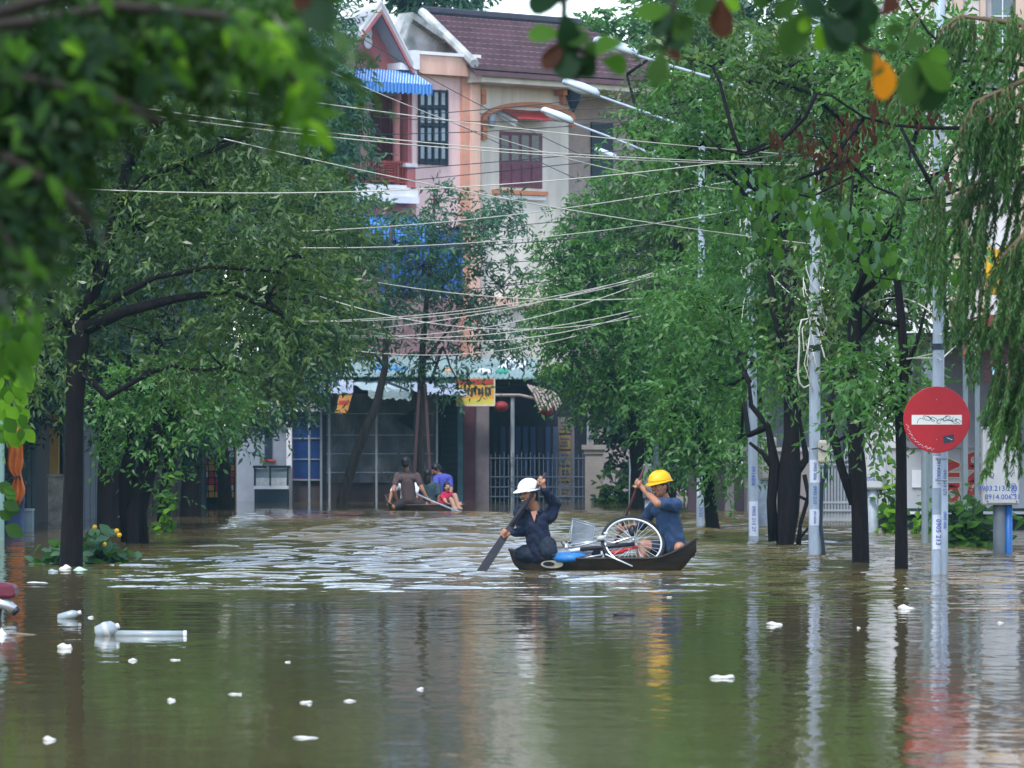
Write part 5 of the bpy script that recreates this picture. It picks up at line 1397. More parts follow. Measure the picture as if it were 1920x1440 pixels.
def hand(mb, c, grip, knuck, r=.012, open_=0.0):
    """five fingers closed round a bar: c palm centre, grip bar direction, knuck side the fingers wrap towards"""
    grip = grip.normalized(); knuck = (knuck - grip * knuck.dot(grip)).normalized(); back = grip.cross(knuck)
    mb.ell(c, (.042, .024, .042), 12, 8, Matrix((grip, knuck, back)).transposed())
    for k, ln in enumerate((.9, 1.0, .95, .78)):
        a = c + grip * ((k - 1.5) * .021) + back * .024
        b = a + (knuck * .036 + back * .012) * ln
        d = b + (knuck * .012 - back * .036) * ln
        e = d + (-knuck * .020 - back * .014) * ln
        chain(mb, [(a, .0105), (b, .0098), (d, .009), (e, .008)], 8)
    a = c + grip * .036 - back * .004; b = a + grip * .012 + knuck * .028 - back * .014; d = b + knuck * .022 + grip * -.006
    chain(mb, [(a, .0125), (b, .0105), (d, .0085)], 8)

def head(mb, c, f, up, s=1.0):
    """skull, jaw, nose, ears; c centre, f facing"""
    f = f.normalized(); up = (up - f * up.dot(f)).normalized(); sd = f.cross(up)
    Mx = Matrix((sd, f, up)).transposed()
    mb.ell(c, (.073 * s, .090 * s, .098 * s), 20, 14, Mx)
    mb.ell(c + f * .030 * s - up * .055 * s, (.054 * s, .058 * s, .058 * s), 16, 10, Mx)      # jaw
    mb.ell(c + f * .055 * s - up * .098 * s, (.022 * s, .022 * s, .02 * s), 10, 8, Mx)        # chin
    mb.ell(c + f * .100 * s - up * .022 * s, (.014 * s, .020 * s, .022 * s), 10, 8, Mx)       # nose
    mb.ell(c + f * .088 * s + up * .006 * s, (.010 * s, .014 * s, .03 * s), 10, 8, Mx)
    for k in (-1, 1):
        mb.ell(c + sd * k * .074 * s - f * .005 * s - up * .012 * s, (.010 * s, .020 * s, .030 * s), 10, 8, Mx)   # ears
        mb.ell(c + sd * k * .040 * s + f * .066 * s - up * .030 * s, (.022 * s, .02 * s, .02 * s), 10, 8, Mx)     # cheeks
        mb.ell(c + sd * k * .030 * s + f * .080 * s + up * .022 * s, (.024 * s, .014 * s, .009 * s), 10, 8, Mx)   # brow
    return Mx, sd, f, up

def face_parts(t, c, fr_, s, skin, teeth=True, moust=False):
    Mx, sd, f, up = fr_
    for k in (-1, 1):
        part('eye', MB().ell(c + sd * k * .030 * s + f * .083 * s + up * .004 * s, (.013 * s, .008 * s, .006 * s), 10, 6, Mx), M_HAIR, t, True)
    part('mouth', MB().ell(c + f * .086 * s - up * .062 * s, (.027 * s, .010 * s, .010 * s), 12, 6, Mx), M_LIP, t, True)
    if teeth: part('teeth', MB().ell(c + f * .091 * s - up * .060 * s, (.019 * s, .008 * s, .006 * s), 12, 6, Mx), M_TEETH, t, True)
    if moust: part('moustache', MB().ell(c + f * .096 * s - up * .046 * s, (.026 * s, .010 * s, .007 * s), 12, 6, Mx), M_HAIR, t, True)

def hairpiece(t, c, fr_, s, long=0.0):
    Mx, sd, f, up = fr_
    mb = MB(); mb.ell(c - f * .014 * s + up * .022 * s, (.083 * s, .092 * s, .092 * s), 18, 12, Mx)
    if long:
        mb.ell(c - f * .045 * s - up * long * .5, (.078 * s, .05 * s, .06 + long * .6), 14, 10, Mx)
    else:
        mb.ell(c - f * .05 * s - up * .02 * s, (.072 * s, .05 * s, .07 * s), 14, 10, Mx)
    return part('hair', mb, M_HAIR, t, True)

def helmet(t, c, fr_, m, s=1.0, peak=1.0):
    Mx, sd, f, up = fr_
    mb = MB()
    n = 28; rings = []
    for j in range(9):
        a = j / 8 * math.pi / 2
        r = math.cos(a) ** .75 if j < 8 else .02; z = math.sin(a) ** 1.0
        rings.append([c + (sd * math.cos(k * 2 * math.pi / n) * .112 * r + f * (math.sin(k * 2 * math.pi / n) * .138 * r + .0) + up * (.028 + z * .118)) * s for k in range(n)])
    vs_ = [q for r_ in rings for q in r_]
    mb.add(vs_, [(i * n + k, i * n + (k + 1) % n, (i + 1) * n + (k + 1) % n, (i + 1) * n + k) for i in range(8) for k in range(n)] + [tuple(range(8 * n, 9 * n))])
    hl = part('helmet', mb, m, t, True)
    hl.modifiers.new('t', 'SOLIDIFY').thickness = .006
    mb = MB(); vi = []; vo = []
    for k in range(n + 1):
        a = k * 2 * math.pi / n
        fw = max(0, math.sin(a)) ** 1.5
        vi.append(c + (sd * math.cos(a) * .110 + f * math.sin(a) * .136 + up * .032) * s)
        vo.append(c + (sd * math.cos(a) * .128 + f * (math.sin(a) * .150 + fw * .055 * peak) + up * (.020 - .022 * fw)) * s)
    for k in range(n): mb.quad(vi[k], vi[k + 1], vo[k + 1], vo[k])
    br = part('brim', mb, m, hl, True); br.modifiers.new('t', 'SOLIDIFY').thickness = .007
    mb = MB()
    for o_ in (-.022, 0, .022):
        mb.tube([c + (sd * o_ + f * math.cos(a) * .135 * (1 if abs(math.cos(a)) > .3 else .98) + up * (.03 + math.sin(a) * .119)) * s for a in [R(25 + 13 * k) for k in range(11)]], .005 * s, 6)
    part('ridge', mb, m, hl, True)
    return hl

DB = 48.75
def Q(px, py, dd=0.0): return P(px, py, DB + dd)

# ---- near boat: hull lofted through cross-sections
def hull(name, label, cat, bow, stern, width, top, group, depth_t, mat_o, patch=None, n=18, rise=.18):
    t = thing(name, label, cat, Vector(((bow.x + stern.x) / 2, (bow.y + stern.y) / 2, 0)), group)
    ax = Vector((stern.x - bow.x, stern.y - bow.y, 0)); Ln = ax.length; ax.normalize(); sd = Vector((-ax.y, ax.x, 0))
    mb = MB(); mi = MB(); secs = []; seci = []
    for i in range(n + 1):
        u = i / n
        w = width * .5 * (math.sin(math.pi * min(max(u * .92 + .04, 0), 1)) ** .55) * ((1 - .75 * max(0, (u - .82) / .18) ** 1.5) if u > .5 else .4 + .6 * min(1, u / .35))
        zt = top(u)
        zk = -.16 + .20 * max(0, (.18 - u) / .18) ** 1.5 + .36 * max(0, (u - .80) / .20) ** 1.5
        c_ = Vector((bow.x, bow.y, 0)) + ax * (Ln * (u if True else 0))
        lean = .07 * (1 - min(1, u / .15)) - .0
        sec = []; si = []
        for k in range(9):
            a = (k / 8 - .5) * 2
            y = w * (abs(a) ** .6) * (1 if a > 0 else -1) if a else 0
            z = zk + (zt - zk) * abs(a) ** 1.8
            sh = ax * lean * (1 - abs(a))
            sec.append(c_ + sd * y + Vector((0, 0, z)) + sh)
            si.append(c_ + sd * y * .93 + Vector((0, 0, max(z, zk + .02) + .012 if abs(a) < 1 else z - .001)) + sh)
        secs.append(sec); seci.append(si)
    def loft(m_, S, flip=False):
        vs_ = [q for r_ in S for q in r_]
        m_.add(vs_, [(i * 9 + k, i * 9 + k + 1, (i + 1) * 9 + k + 1, (i + 1) * 9 + k) for i in range(n) for k in range(8)])
    loft(mb, secs)
    mb.add(secs[0], [tuple(range(9))]); mb.add(secs[-1], [tuple(range(9))])
    part('hull', mb, mat_o, t, True)
    loft(mi, seci); part('lining', mi, M_HULLIN, t, True)
    for e in (0, 8):
        part('gunwale', MB().tube([s_[e] for s_ in secs], .014, 6), mat_o, t, True)
    for u in (.3, .62):
        i = int(u * n); a, b = secs[i][1].copy(), secs[i][7].copy(); zc = top(u) - .06
        mbx = MB(); a.z = b.z = zc; mbx.slab([a - ax * .07, b - ax * .07, b + ax * .07, a + ax * .07], (0, 0, .02)); part('thwart', mbx, M_HULLIN, t)
    return t, secs, ax, sd
BOW, STERN = Q(956, 1070, .22), Q(1306, 1070, -.22)
def top_near(u): return .125 + .085 * max(0, (.16 - u) / .16) ** 1.3 + .19 * max(0, (u - .80) / .20) ** 1.6 + .012 * u
nb, NS, NAX, NSD = hull('rowing_boat', 'small dark wooden rowing boat carrying two helmeted men and a bicycle', 'boat', BOW, STERN, .74, top_near, None, 0, M_HULL)
mb = MB()                                             # cream oval eye on the bow side
def hull_side(px, py): return Q(px, py, -.40)
near_side = 0 if NSD.y > 0 else 8
def side_at(px, z, out=.006):
    """point on the near hull side at picture column px and height z"""
    cols = [960 + s_[near_side].x / s_[near_side].y * F for s_ in NS]
    i = max(0, min(len(NS) - 2, sum(1 for c_ in cols if c_ < px) - 1)); kk = (px - cols[i]) / (cols[i + 1] - cols[i])
    sec_ = [a.lerp(b, kk) for a, b in zip(NS[i], NS[i + 1])]; seq = sec_[:5] if near_side == 0 else sec_[8:3:-1]
    for a, b in zip(seq[:-1], seq[1:]):
        if b.z <= z <= a.z:
            k = (a.z - z) / (a.z - b.z + 1e-9); q = a.lerp(b, k); break
    else: q = seq[0].copy()
    d = q.y - out
    return Vector(((px - 960) / F * d, d, z))
ov = []; iv = []
zc = .068
for k in range(24):
    a = k * math.pi / 12
    ov.append(side_at(1035 + 21 * math.cos(a), zc + .040 * math.sin(a), .022)); iv.append(side_at(1029 + 11 * math.cos(a), zc + .004 + .022 * math.sin(a), .032))
part('painted_oval', MB().slab(ov, (0, .006, 0)), mat('oval_cream', (.42, .38, .29), .7), nb)
part('painted_pupil', MB().slab(iv, (0, .004, 0)), mat('oval_black', (.010, .010, .012), .7), nb)

# ---- man in the white helmet (kneeling in the bow, paddling)
t_ = thing('person', 'man in white helmet and navy long-sleeved shirt kneeling in the bow, smiling', 'person', Vector((Q(1010, 1050).x, DB, .02)))
hc = Q(992, 926, -.10); hf = Vector((-.72, -.68, -.06)); up0 = Vector((-.06, 0, 1))
bm_ = MB(); fr_ = head(bm_, hc, hf, up0, 1.0)
neck = Q(1003, 955, -.03); chest = Q(1004, 982, 0); pel = Q(1018, 1036, .05)
chain(bm_, [(hc + Vector((.02, .03, -.06)), .052), (neck, .055), (chest, .09)])
hr = Q(1016, 908, -.16); hl_ = Q(945, 1002, -.16)       # hands on the paddle
PT, PB = Q(1022, 890, -.16), Q(897, 1080, -.20)
pd = (PB - PT).normalized()
hr = PT + pd * .09 + Vector((.018, .0, .0)); hl_ = PT.lerp(PB, .585) + Vector((-.004, .012, 0))
elr = Q(1041, 946, .06); ell_ = Q(981, 996, .06)
shr = Q(1030, 968, .05); shl = Q(976, 962, -.02)
chain(bm_, [(elr, .040), (hr + Vector((.02, .02, -.06)), .026), (hr, .024)])
chain(bm_, [(ell_, .040), (hl_ + Vector((.06, .02, .01)), .027), (hl_, .024)])
hand(bm_, hr + Vector((.006, .012, .006)), pd, Vector((-1, -.5, .2)))
hand(bm_, hl_, pd, Vector((-.6, -1, -.2)))
chain(bm_, [(chest, .10), (Q(1012, 1012), .10), (pel, .11)])
chain(bm_, [(pel, .07), (Q(1030, 1028, -.08), .045), (Q(1034, 1056, .0), .035)])
obj('body', fuse(bm_, .006, 3, t_.location), M_SKIN, t_, True)
face_parts(t_, hc, fr_, 1.0, M_SKIN, True, True)
hairpiece(t_, hc, fr_, .98)
helmet(t_, hc + Vector((0, 0, .018)), fr_, M_HELW, .93, 1.1)
sh_ = MB()
chain(sh_, [(neck + Vector((0, .02, -.035)), .075), (chest, .128), (Q(1010, 1012, .02), .130), (Q(1017, 1036, .05), .150)])
sh_.ell(Q(1004, 972, .01), (.165, .11, .085), 16, 10)
chain(sh_, [(shr, .078), (elr, .062), (hr + Vector((.022, .03, -.075)), .040)])
chain(sh_, [(shl, .076), (ell_, .060), (hl_ + Vector((.065, .02, .012)), .038)])
shirt = obj('shirt', fuse(sh_, .008, 3, t_.location, .0055), M_NAVY, t_, True)
part('collar', MB().tube([neck + Vector((math.cos(a) * .066, math.sin(a) * .066 - .005, -.012 + .018 * math.sin(a))) for a in [R(-60 + 30 * k) for k in range(11)]], .016, 6), M_NAVY, shirt, True)
part('open_neck', MB().slab([neck + Vector((-.045, -.095, -.02)), neck + Vector((.022, -.100, -.015)), neck + Vector((-.006, -.122, -.125))], (0, .01, 0)), M_SKIN, shirt)
tr_ = MB()
chain(tr_, [(pel + Vector((.03, 0, -.01)), .125), (pel + Vector((.0, 0, .02)), .12)])
chain(tr_, [(pel + Vector((.02, -.04, 0)), .110), (Q(1028, 1022, -.10), .088), (Q(1030, 1034, -.13), .082), (Q(1036, 1056, .0), .06)])
chain(tr_, [(pel + Vector((-.08, 0, -.01)), .105), (Q(985, 1036, .05), .082), (Q(974, 1039, .04), .068), (Q(1005, 1056, .12), .055)])
obj('trousers', fuse(tr_, .008, 3, t_.location, .002), M_NAVYT, t_, True)
# his paddle
p_ = thing('paddle', 'long dark paddle held upright by the man in white helmet', 'paddle', Vector((PB.x, PB.y, 0)))
part('shaft', MB().tube([PT - pd * .02, PT + pd * .62], [.016, .019], 10), M_PADDLE, p_, True)
sd_ = Vector((pd.z, 0, -pd.x)).normalized()
mb = MB(); prf = [(.18, .018), (.42, .026), (.62, .033), (.95, .043), (1.18, .045), (1.30, .034)]
L_ = [PT + pd * u + sd_ * w for u, w in prf]; R_ = [PT + pd * u - sd_ * w for u, w in prf]
mb.slab(L_ + R_[::-1], (0, .018, 0)); bevel(part('blade', mb, M_PADDLE, p_), .006, 2)

# ---- man in the yellow helmet (sitting in the stern)
t_ = thing('person', 'man in yellow helmet and blue-grey shirt sitting in the stern, laughing', 'person', Vector((Q(1262, 1050).x, DB, .02)))
hc = Q(1238, 911, -.08); hf = Vector((-.80, -.58, -.10)); up0 = Vector((-.10, 0, 1))
bm_ = MB(); fr_ = head(bm_, hc, hf, up0, .97)
neck = Q(1246, 935, -.02); chest = Q(1250, 965, .0); pel = Q(1266, 1034, .02)
chain(bm_, [(hc + Vector((.02, .03, -.06)), .05), (neck, .053), (chest, .09), (Q(1258, 1000), .1), (pel, .11)])
shn, shf = Q(1266, 947, -.12), Q(1224, 955, .12)
el2, hd2 = Q(1233, 944, -.26), Q(1197, 909, -.10)
P2T, P2B = Q(1209, 873, -.08), Q(1157, 1012, .14)
pd2 = (P2B - P2T).normalized()
hd2 = P2T + pd2 * .205
chain(bm_, [(shn, .055), (el2, .042), (hd2 + Vector((.05, -.02, -.045)), .028), (hd2 + Vector((.012, -.01, 0)), .024)])
hand(bm_, hd2 + Vector((.014, -.012, 0)), pd2, Vector((-1, .3, .3)))
el3, hd3 = Q(1203, 985, .18), P2T.lerp(P2B, .86)
chain(bm_, [(shf, .052), (el3, .04), (hd3 + Vector((.05, 0, .02)), .027), (hd3, .024)])
hand(bm_, hd3 + Vector((.012, 0, 0)), pd2, Vector((-1, -.4, 0)))
kn1, kn2 = Q(1274, 1027, -.15), Q(1206, 1022, -.10)
chain(bm_, [(pel, .09), (kn1, .060), (Q(1266, 1056, -.06), .048), (Q(1260, 1064, -.04), .04)])
chain(bm_, [(pel + Vector((-.08, 0, 0)), .09), (kn2, .060), (Q(1200, 1054, -.12), .05), (Q(1196, 1066, -.15), .04)])
obj('body', fuse(bm_, .006, 3, t_.location), M_SKIN, t_, True)
face_parts(t_, hc, fr_, .97, M_SKIN, True, False)
hairpiece(t_, hc, fr_, .96)
helmet(t_, hc + Vector((0, 0, .016)), fr_, M_HELY, .95, .75)
sh_ = MB()
chain(sh_, [(neck + Vector((.01, .02, -.035)), .07), (chest, .125), (Q(1258, 1000, 0), .130), (Q(1264, 1028, .02), .140)])
sh_.ell(Q(1248, 958, 0), (.155, .12, .08), 16, 10)
chain(sh_, [(shn, .076), (shn.lerp(el2, .75), .066)])
chain(sh_, [(shf, .074), (el3, .058), (el3.lerp(hd3, .25), .046)])
shirt = obj('shirt', fuse(sh_, .008, 3, t_.location, .0055), M_DENIM, t_, True)
part('collar', MB().tube([neck + Vector((math.cos(a) * .060, math.sin(a) * .062, -.006)) for a in [R(-50 + 28 * k) for k in range(11)]], .015, 6), M_DENIM, shirt, True)
tr_ = MB()
chain(tr_, [(pel, .125), (pel + Vector((.01, -.02, -.01)), .13), (pel.lerp(kn1, .70), .085)])
chain(tr_, [(pel + Vector((-.07, 0, 0)), .115), (pel.lerp(kn2, .62) + Vector((-.02, 0, 0)), .085)])
obj('shorts', fuse(tr_, .008, 3, t_.location, .003), M_SHORTS, t_, True)
p_ = thing('paddle', 'thin reddish stick paddle held by the man in yellow helmet', 'paddle', Vector((P2B.x, P2B.y, .03)))
part('shaft', MB().tube([P2T, P2B], [.011, .013], 8), mat('stick_red_brown', (.07, .022, .018), .6), p_, True)
sd2 = Vector((pd2.z, 0, -pd2.x)).normalized()
mb = MB(); mb.slab([P2B - pd2 * .06 + sd2 * .014, P2B + pd2 * .10 + sd2 * .035, P2B + pd2 * .20 + sd2 * .03, P2B + pd2 * .20 - sd2 * .03, P2B + pd2 * .10 - sd2 * .035, P2B - pd2 * .06 - sd2 * .014], (0, .012, 0)); part('blade', mb, bpy.data.materials['stick_red_brown'], p_)

# ---- bicycle lying across the boat
b_ = thing('bicycle', 'bicycle with wire basket lying on its side in the near boat', 'bicycle', Vector((Q(1140, 1050).x, DB, .05)))
M_RIM = mat('rim_chrome', (.62, .64, .66), .25, metal=.4, var=.05)
M_TYRE = mat('tyre_black', (.012, .014, .02), .75)
M_CHROME = mat('bike_chrome', (.48, .50, .53), .25, metal=.6, var=.1)
M_BRED = mat('bike_red', (.42, .02, .02), .4)
M_BBLK = mat('bike_black', (.010, .010, .016), .4)
def wheel(c, ax_, r, name):
    ax_ = ax_.normalized(); a = ax_.orthogonal().normalized(); bb = ax_.cross(a)
    w = part('wheel', MB().tube([c + (a * math.cos(k * math.pi / 24) + bb * math.sin(k * math.pi / 24)) * (r - .022) for k in range(49)], .0125, 8, False), M_RIM, b_, True)
    part('tyre', MB().tube([c + (a * math.cos(k * math.pi / 24) + bb * math.sin(k * math.pi / 24)) * r for k in range(49)], .019, 8, False), M_TYRE, w, True)
    mb = MB()
    for k in range(32):
        th = k * math.pi / 16; e = ax_ * (.03 if k % 2 else -.03); th0 = th + (.9 if k % 4 < 2 else -.9)
        mb.tube([c + e + (a * math.cos(th0) + bb * math.sin(th0)) * .022, c + (a * math.cos(th) + bb * math.sin(th)) * (r - .03)], .0022, 4)
    part('spokes', mb, M_RIM, w)
    part('hub', MB().tube([c - ax_ * .05, c + ax_ * .05], .020, 10), M_CHROME, w, True)
    return w
hub = Q(1187, 1016, -.16)
wheel(hub, Vector((.10, -.78, .62)), .312, 'front')
hub2 = Q(1075, 1038, .02)
wheel(hub2, Vector((.05, -.12, 1)), .29, 'rear')
def bt(a, b, r, m, name='frame_tube'): part(name, MB().tube([a, b], r, 8), m, b_, True)
bt(Q(1088, 1030, -.22), Q(1190, 1020, -.24), .020, M_BBLK)
bt(Q(1088, 1030, -.22), Q(1070, 1033, -.2), .020, mat('bike_white', (.55, .6, .6), .4))
bt(Q(1090, 1036, -.2), Q(1180, 1026, -.2), .011, M_CHROME)
bt(Q(1140, 1039, -.24), Q(1170, 1033, -.24), .022, M_BRED); bt(Q(1165, 1033, -.24), Q(1196, 1025, -.22), .016, M_BRED)
bt(Q(1092, 1035, -.18), Q(1135, 1036, -.2), .013, M_BRED)
bt(Q(1062, 1022, -.15), Q(1132, 1013, -.2), .009, M_CHROME, 'handlebar'); bt(Q(1075, 1026, -.17), Q(1120, 1015, -.2), .009, M_CHROME, 'handlebar')
part('handlebar', MB().tube([Q(1132, 1014, -.2), Q(1150, 1018, -.22), Q(1175, 1010, -.24), Q(1193, 1006, -.22)], .010, 8), M_CHROME, b_, True)
bt(Q(1090, 1047, -.28), Q(1130, 1040, -.28), .009, M_CHROME, 'fork_blade'); bt(Q(1136, 1039, -.2), Q(1197, 1022, -.2), .011, M_CHROME, 'fork_blade')
part('bell', MB().ell(Q(1136, 1000, -.2), (.024, .018, .014), 12, 8), M_WHITEP, b_, True)
part('headlamp', MB().lathe([(.018, -.045), (.027, -.01), (.027, .025), (.014, .03)], Q(1128, 1009, -.22), 14, Matrix.Rotation(R(80), 3, 'Y')), M_BOX, b_, True)
part('crank', MB().tube([Q(1128, 1034, -.25), Q(1132, 1046, -.27)], .014, 8), M_CHROME, b_)
for dx in (0, 9): part('pedal', MB().box(Q(1128 + dx, 1046, -.27), (.05, .05, .02), Matrix.Rotation(R(35), 3, 'Y')), M_BBLK, b_)
part('chainring', MB().lathe([(.085, -.004), (.088, 0), (.085, .004)], Q(1125, 1042, -.22), 28, Matrix.Rotation(R(-75), 3, 'X')), M_BBLK, b_)
bt(Q(1135, 1039, -.42), Q(1186, 1062, -.47), .009, M_RIM, 'kickstand')
part('saddle', MB().ell(Q(1186, 998, -.05), (.045, .06, .075), 14, 10), M_BBLK, b_, True)
part('gear_hub', MB().lathe([(.015, -.03), (.024, -.02), (.024, .02), (.015, .03)], Q(1062, 1026, -.14), 14, Matrix.Rotation(R(90), 3, 'X')), M_CHROME, b_, True)
for k in range(5): part('brake_lever', MB().tube([Q(1052 + k * 4, 1016 + (k % 2) * 5, -.14), Q(1058 + k * 4, 1025 - (k % 3) * 4, -.16), Q(1066 + k * 3, 1028, -.15)], .007, 6), [M_BBLK, M_CHROME][k % 2], b_, True)
# wire basket
bk = [Q(1074, 976, -.12), Q(1115, 988, -.16), Q(1111, 1014, -.18), Q(1069, 1018, -.14)]
bk2 = [q + Vector((.0, .22, .02)) for q in bk]
M_WIRE = mat('basket_wire', (.24, .28, .32), .4, metal=.3)
bsk = part('basket', MB().tube(bk + [bk[0]], .007, 6).tube(bk2 + [bk2[0]], .006, 6), M_WIRE, b_, True)
mb = MB()
for S in ((bk[0], bk[1], bk[2], bk[3]), (bk2[0], bk2[1], bk2[2], bk2[3]), (bk[0], bk2[0], bk2[3], bk[3]), (bk[3], bk[2], bk2[2], bk2[3]), (bk[1], bk2[1], bk2[2], bk[2])):
    for k in range(15):
        u = (k + .5) / 15
        mb.tube([S[0].lerp(S[1], u), S[3].lerp(S[2], u)], .0024, 4); mb.tube([S[0].lerp(S[3], u), S[1].lerp(S[2], u)], .0024, 4)
o_ = part('wire_mesh', mb, M_WIRE, bsk); o_['kind'] = 'stuff'
part('basket_hook', MB().tube([bk[0], Q(1068, 998, -.12), Q(1072, 1008, -.13)], .006, 6), M_WIRE, bsk)
# blue sack
lump('blue_sack', 'bright blue plastic sack between the kneeling man and the bicycle', 'sack', Q(1070, 1046, -.18), .15, mat('plastic_sky_blue', (.02, .15, .42), .45, var=.2, scale=10), 77, None, .45)
# grey bundle on the stern
lump('dark_bundle', 'dark crumpled tarpaulin bundle tucked in the stern behind the sitting man', 'bundle', Q(1287, 1036, .0), .10, mat('tarp_charcoal', (.025, .032, .042), .7), 78, None, .6)

# ------------------------------------------------------------------ far boat and its five people
DB = 91.4
M_BROWN = mat('cloth_brown', (.075, .052, .052), .85, var=.2, scale=6)
M_BROWNT = mat('cloth_brown_dark', (.03, .022, .026), .85, var=.2)
M_WSHIRT = mat('cloth_white', (.70, .74, .80), .8, var=.05)
M_TEALS = mat('cloth_teal_grey', (.030, .060, .075), .85, var=.2)
M_PURP = mat('cloth_violet_blue', (.06, .07, .34), .85, var=.15)
M_PINKS = mat('cloth_crimson', (.48, .015, .075), .85, var=.15)
fb, FS, FA_, FSD = hull('rowing_boat', 'long wooden boat crowded with passengers before the shops', 'boat', Q(868, 958, -.35), Q(724, 958, .75), .9, lambda u: .10 + .03 * (1 - u) + .20 * max(0, (u - .72) / .28) ** 1.4, None, 0, mat('hull_brown_far', (.06, .042, .035), .6, c2=(.13, .09, .07), scale=3))
def far_person(label, headp, hfv, neck, chest, pel, arms, legs, shirt_m, trouser_m, skin, loc_px, sleeves=.6, hair_long=0.0, s=1.0, broad=.16, flat=True):
    t = thing('person', label, 'person', Vector((Q(loc_px, 950).x, pel.y, .05)))
    b = MB(); fr_ = head(b, headp, hfv, Vector((0, 0, 1)), s)
    chain(b, [(headp + Vector((0, .0, -.06 * s)), .05 * s), (neck, .052 * s), (chest, .09 * s), (pel, .11 * s)])
    for a in arms:
        sh0, e_, h_ = a
        chain(b, [(sh0, .052 * s), (e_, .040 * s), (h_, .026 * s)])
        v = (h_ - e_).normalized(); hand(b, h_ + v * .04 * s, v.cross(Vector((0, 1, 0))) + Vector((.01, 0, 0)), Vector((0, -1, -.4)))
    for l in legs: chain(b, [(l[0], .085 * s), (l[1], .06 * s), (l[2], .045 * s)] + ([(l[2] + Vector((.05, -.02, -.02)), .035 * s)]))
    obj('body', fuse(b, .009, 3, t.location), skin, t, True)
    face_parts(t, headp, fr_, s, skin, False)
    hairpiece(t, headp, fr_, s * 1.05, hair_long)
    b = MB(); chain(b, [(neck + Vector((0, 0, -.03)), .072 * s), (chest, .135 * s), (chest.lerp(pel, .55), .135 * s), (pel + Vector((0, 0, .02)), .145 * s)])
    b.ell(chest + Vector((0, 0, .05 * s)), (broad * 1.12 * s, .12 * s, .10 * s), 16, 10)
    for a in arms: chain(b, [(a[0], .072 * s), (a[0].lerp(a[1], sleeves), .062 * s)])
    obj('shirt', fuse(b, .011, 3, t.location, .002), shirt_m, t, True)
    b = MB()
    chain(b, [(pel + Vector((0, 0, -.02)), .14 * s), (pel + Vector((.01, 0, -.02)), .14 * s)])
    for l in legs: chain(b, [(l[0], .105 * s), (l[0].lerp(l[1], .85), .078 * s)])
    obj('trousers', fuse(b, .012, 3, t.location), trouser_m, t, True)
    return t
far_person('man in brown shirt seen from behind, kneeling and paddling the far boat', Q(761, 868, -.05), Vector((.15, 1, -.1)), Q(762, 884), Q(764, 902), Q(767, 938),
           [(Q(745, 893), Q(738, 920, -.15), Q(745, 940, -.05)), (Q(782, 893), Q(792, 918, -.1), Q(801, 934, -.1))], [(Q(772, 942), Q(800, 946, -.1), Q(770, 954, .2)), (Q(758, 942), Q(740, 950, -.1), Q(755, 954, .2))], M_BROWN, M_BROWNT, M_SKIN, 764, .55, 0, 1.02, .19)
far_person('person in white shirt seated behind the brown-shirted man, mostly hidden', Q(763, 893, .75), Vector((.2, -.8, 0)), Q(763, 905, .75), Q(763, 918, .75), Q(763, 944, .75),
           [(Q(744, 910, .7), Q(734, 925, .6), Q(730, 942, .5)), (Q(780, 910, .7), Q(784, 928, .6), Q(778, 944, .5))], [(Q(758, 946, .7), Q(750, 946, .3), Q(745, 954, .3))], M_WSHIRT, M_BROWNT, M_SKIN, 763, .7, 0, .95, .19)
far_person('long-haired person in dark teal shirt sitting with back turned', Q(803, 890, .3), Vector((.4, .9, -.1)), Q(806, 904, .3), Q(808, 916, .3), Q(808, 944, .3),
           [(Q(794, 912, .3), Q(788, 930, .2), Q(792, 944, .1)), (Q(820, 912, .3), Q(824, 930, .2), Q(822, 944, .2))], [(Q(804, 946, .3), Q(812, 944, .0), Q(816, 954, .0))], M_TEALS, M_BROWNT, M_SKIN, 808, .8, .16, .95, .15)
far_person('person in violet-blue shirt bending forward behind the girl', Q(818, 880, .8), Vector((-.7, -.3, -.5)), Q(824, 890, .8), Q(830, 902, .8), Q(834, 938, .8),
           [(Q(818, 898, .7), Q(816, 918, .5), Q(818, 934, .4)), (Q(842, 898, .8), Q(846, 918, .7), Q(842, 936, .6))], [(Q(834, 942, .8), Q(842, 940, .4), Q(842, 954, .4))], M_PURP, M_BROWNT, M_SKIN, 830, .6, 0, .98, .18)
far_person('girl with black bobbed hair in crimson top sitting on the boat edge', Q(838, 913, -.25), Vector((.35, -.9, .05)), Q(838, 925, -.22), Q(838, 932, -.2), Q(834, 946, -.18),
           [(Q(830, 931, -.22), Q(836, 941, -.35), Q(852, 948, -.42)), (Q(848, 929, -.2), Q(855, 938, -.3), Q(861, 944, -.42))], [(Q(838, 948, -.2), Q(853, 929, -.42), Q(860, 952, -.5)), (Q(836, 949, -.2), Q(846, 936, -.40), Q(852, 953, -.48))], M_PINKS, mat('cloth_maroon', (.10, .02, .04), .85), M_SKINL, 840, .35, .06, .80, .12)
p_ = thing('paddle', 'pale pole paddle dipped beside the far boat', 'paddle', Vector((Q(868, 960, -.6).x, 90.8, 0)))
part('shaft', MB().tube([Q(781, 926, -.05), Q(806, 938, -.2), Q(856, 958, -.55)], .016, 8), M_POLE, p_, True)
mb = MB(); a = Q(846, 954, -.5); v = (Q(868, 964, -.6) - a); mb.slab([a + Vector((0, 0, .03)), a + v + Vector((0, 0, .05)), a + v - Vector((0, 0, .05)), a - Vector((0, 0, .03))], (0, .02, 0)); part('blade', mb, M_POLE, p_)
DB = 48.75

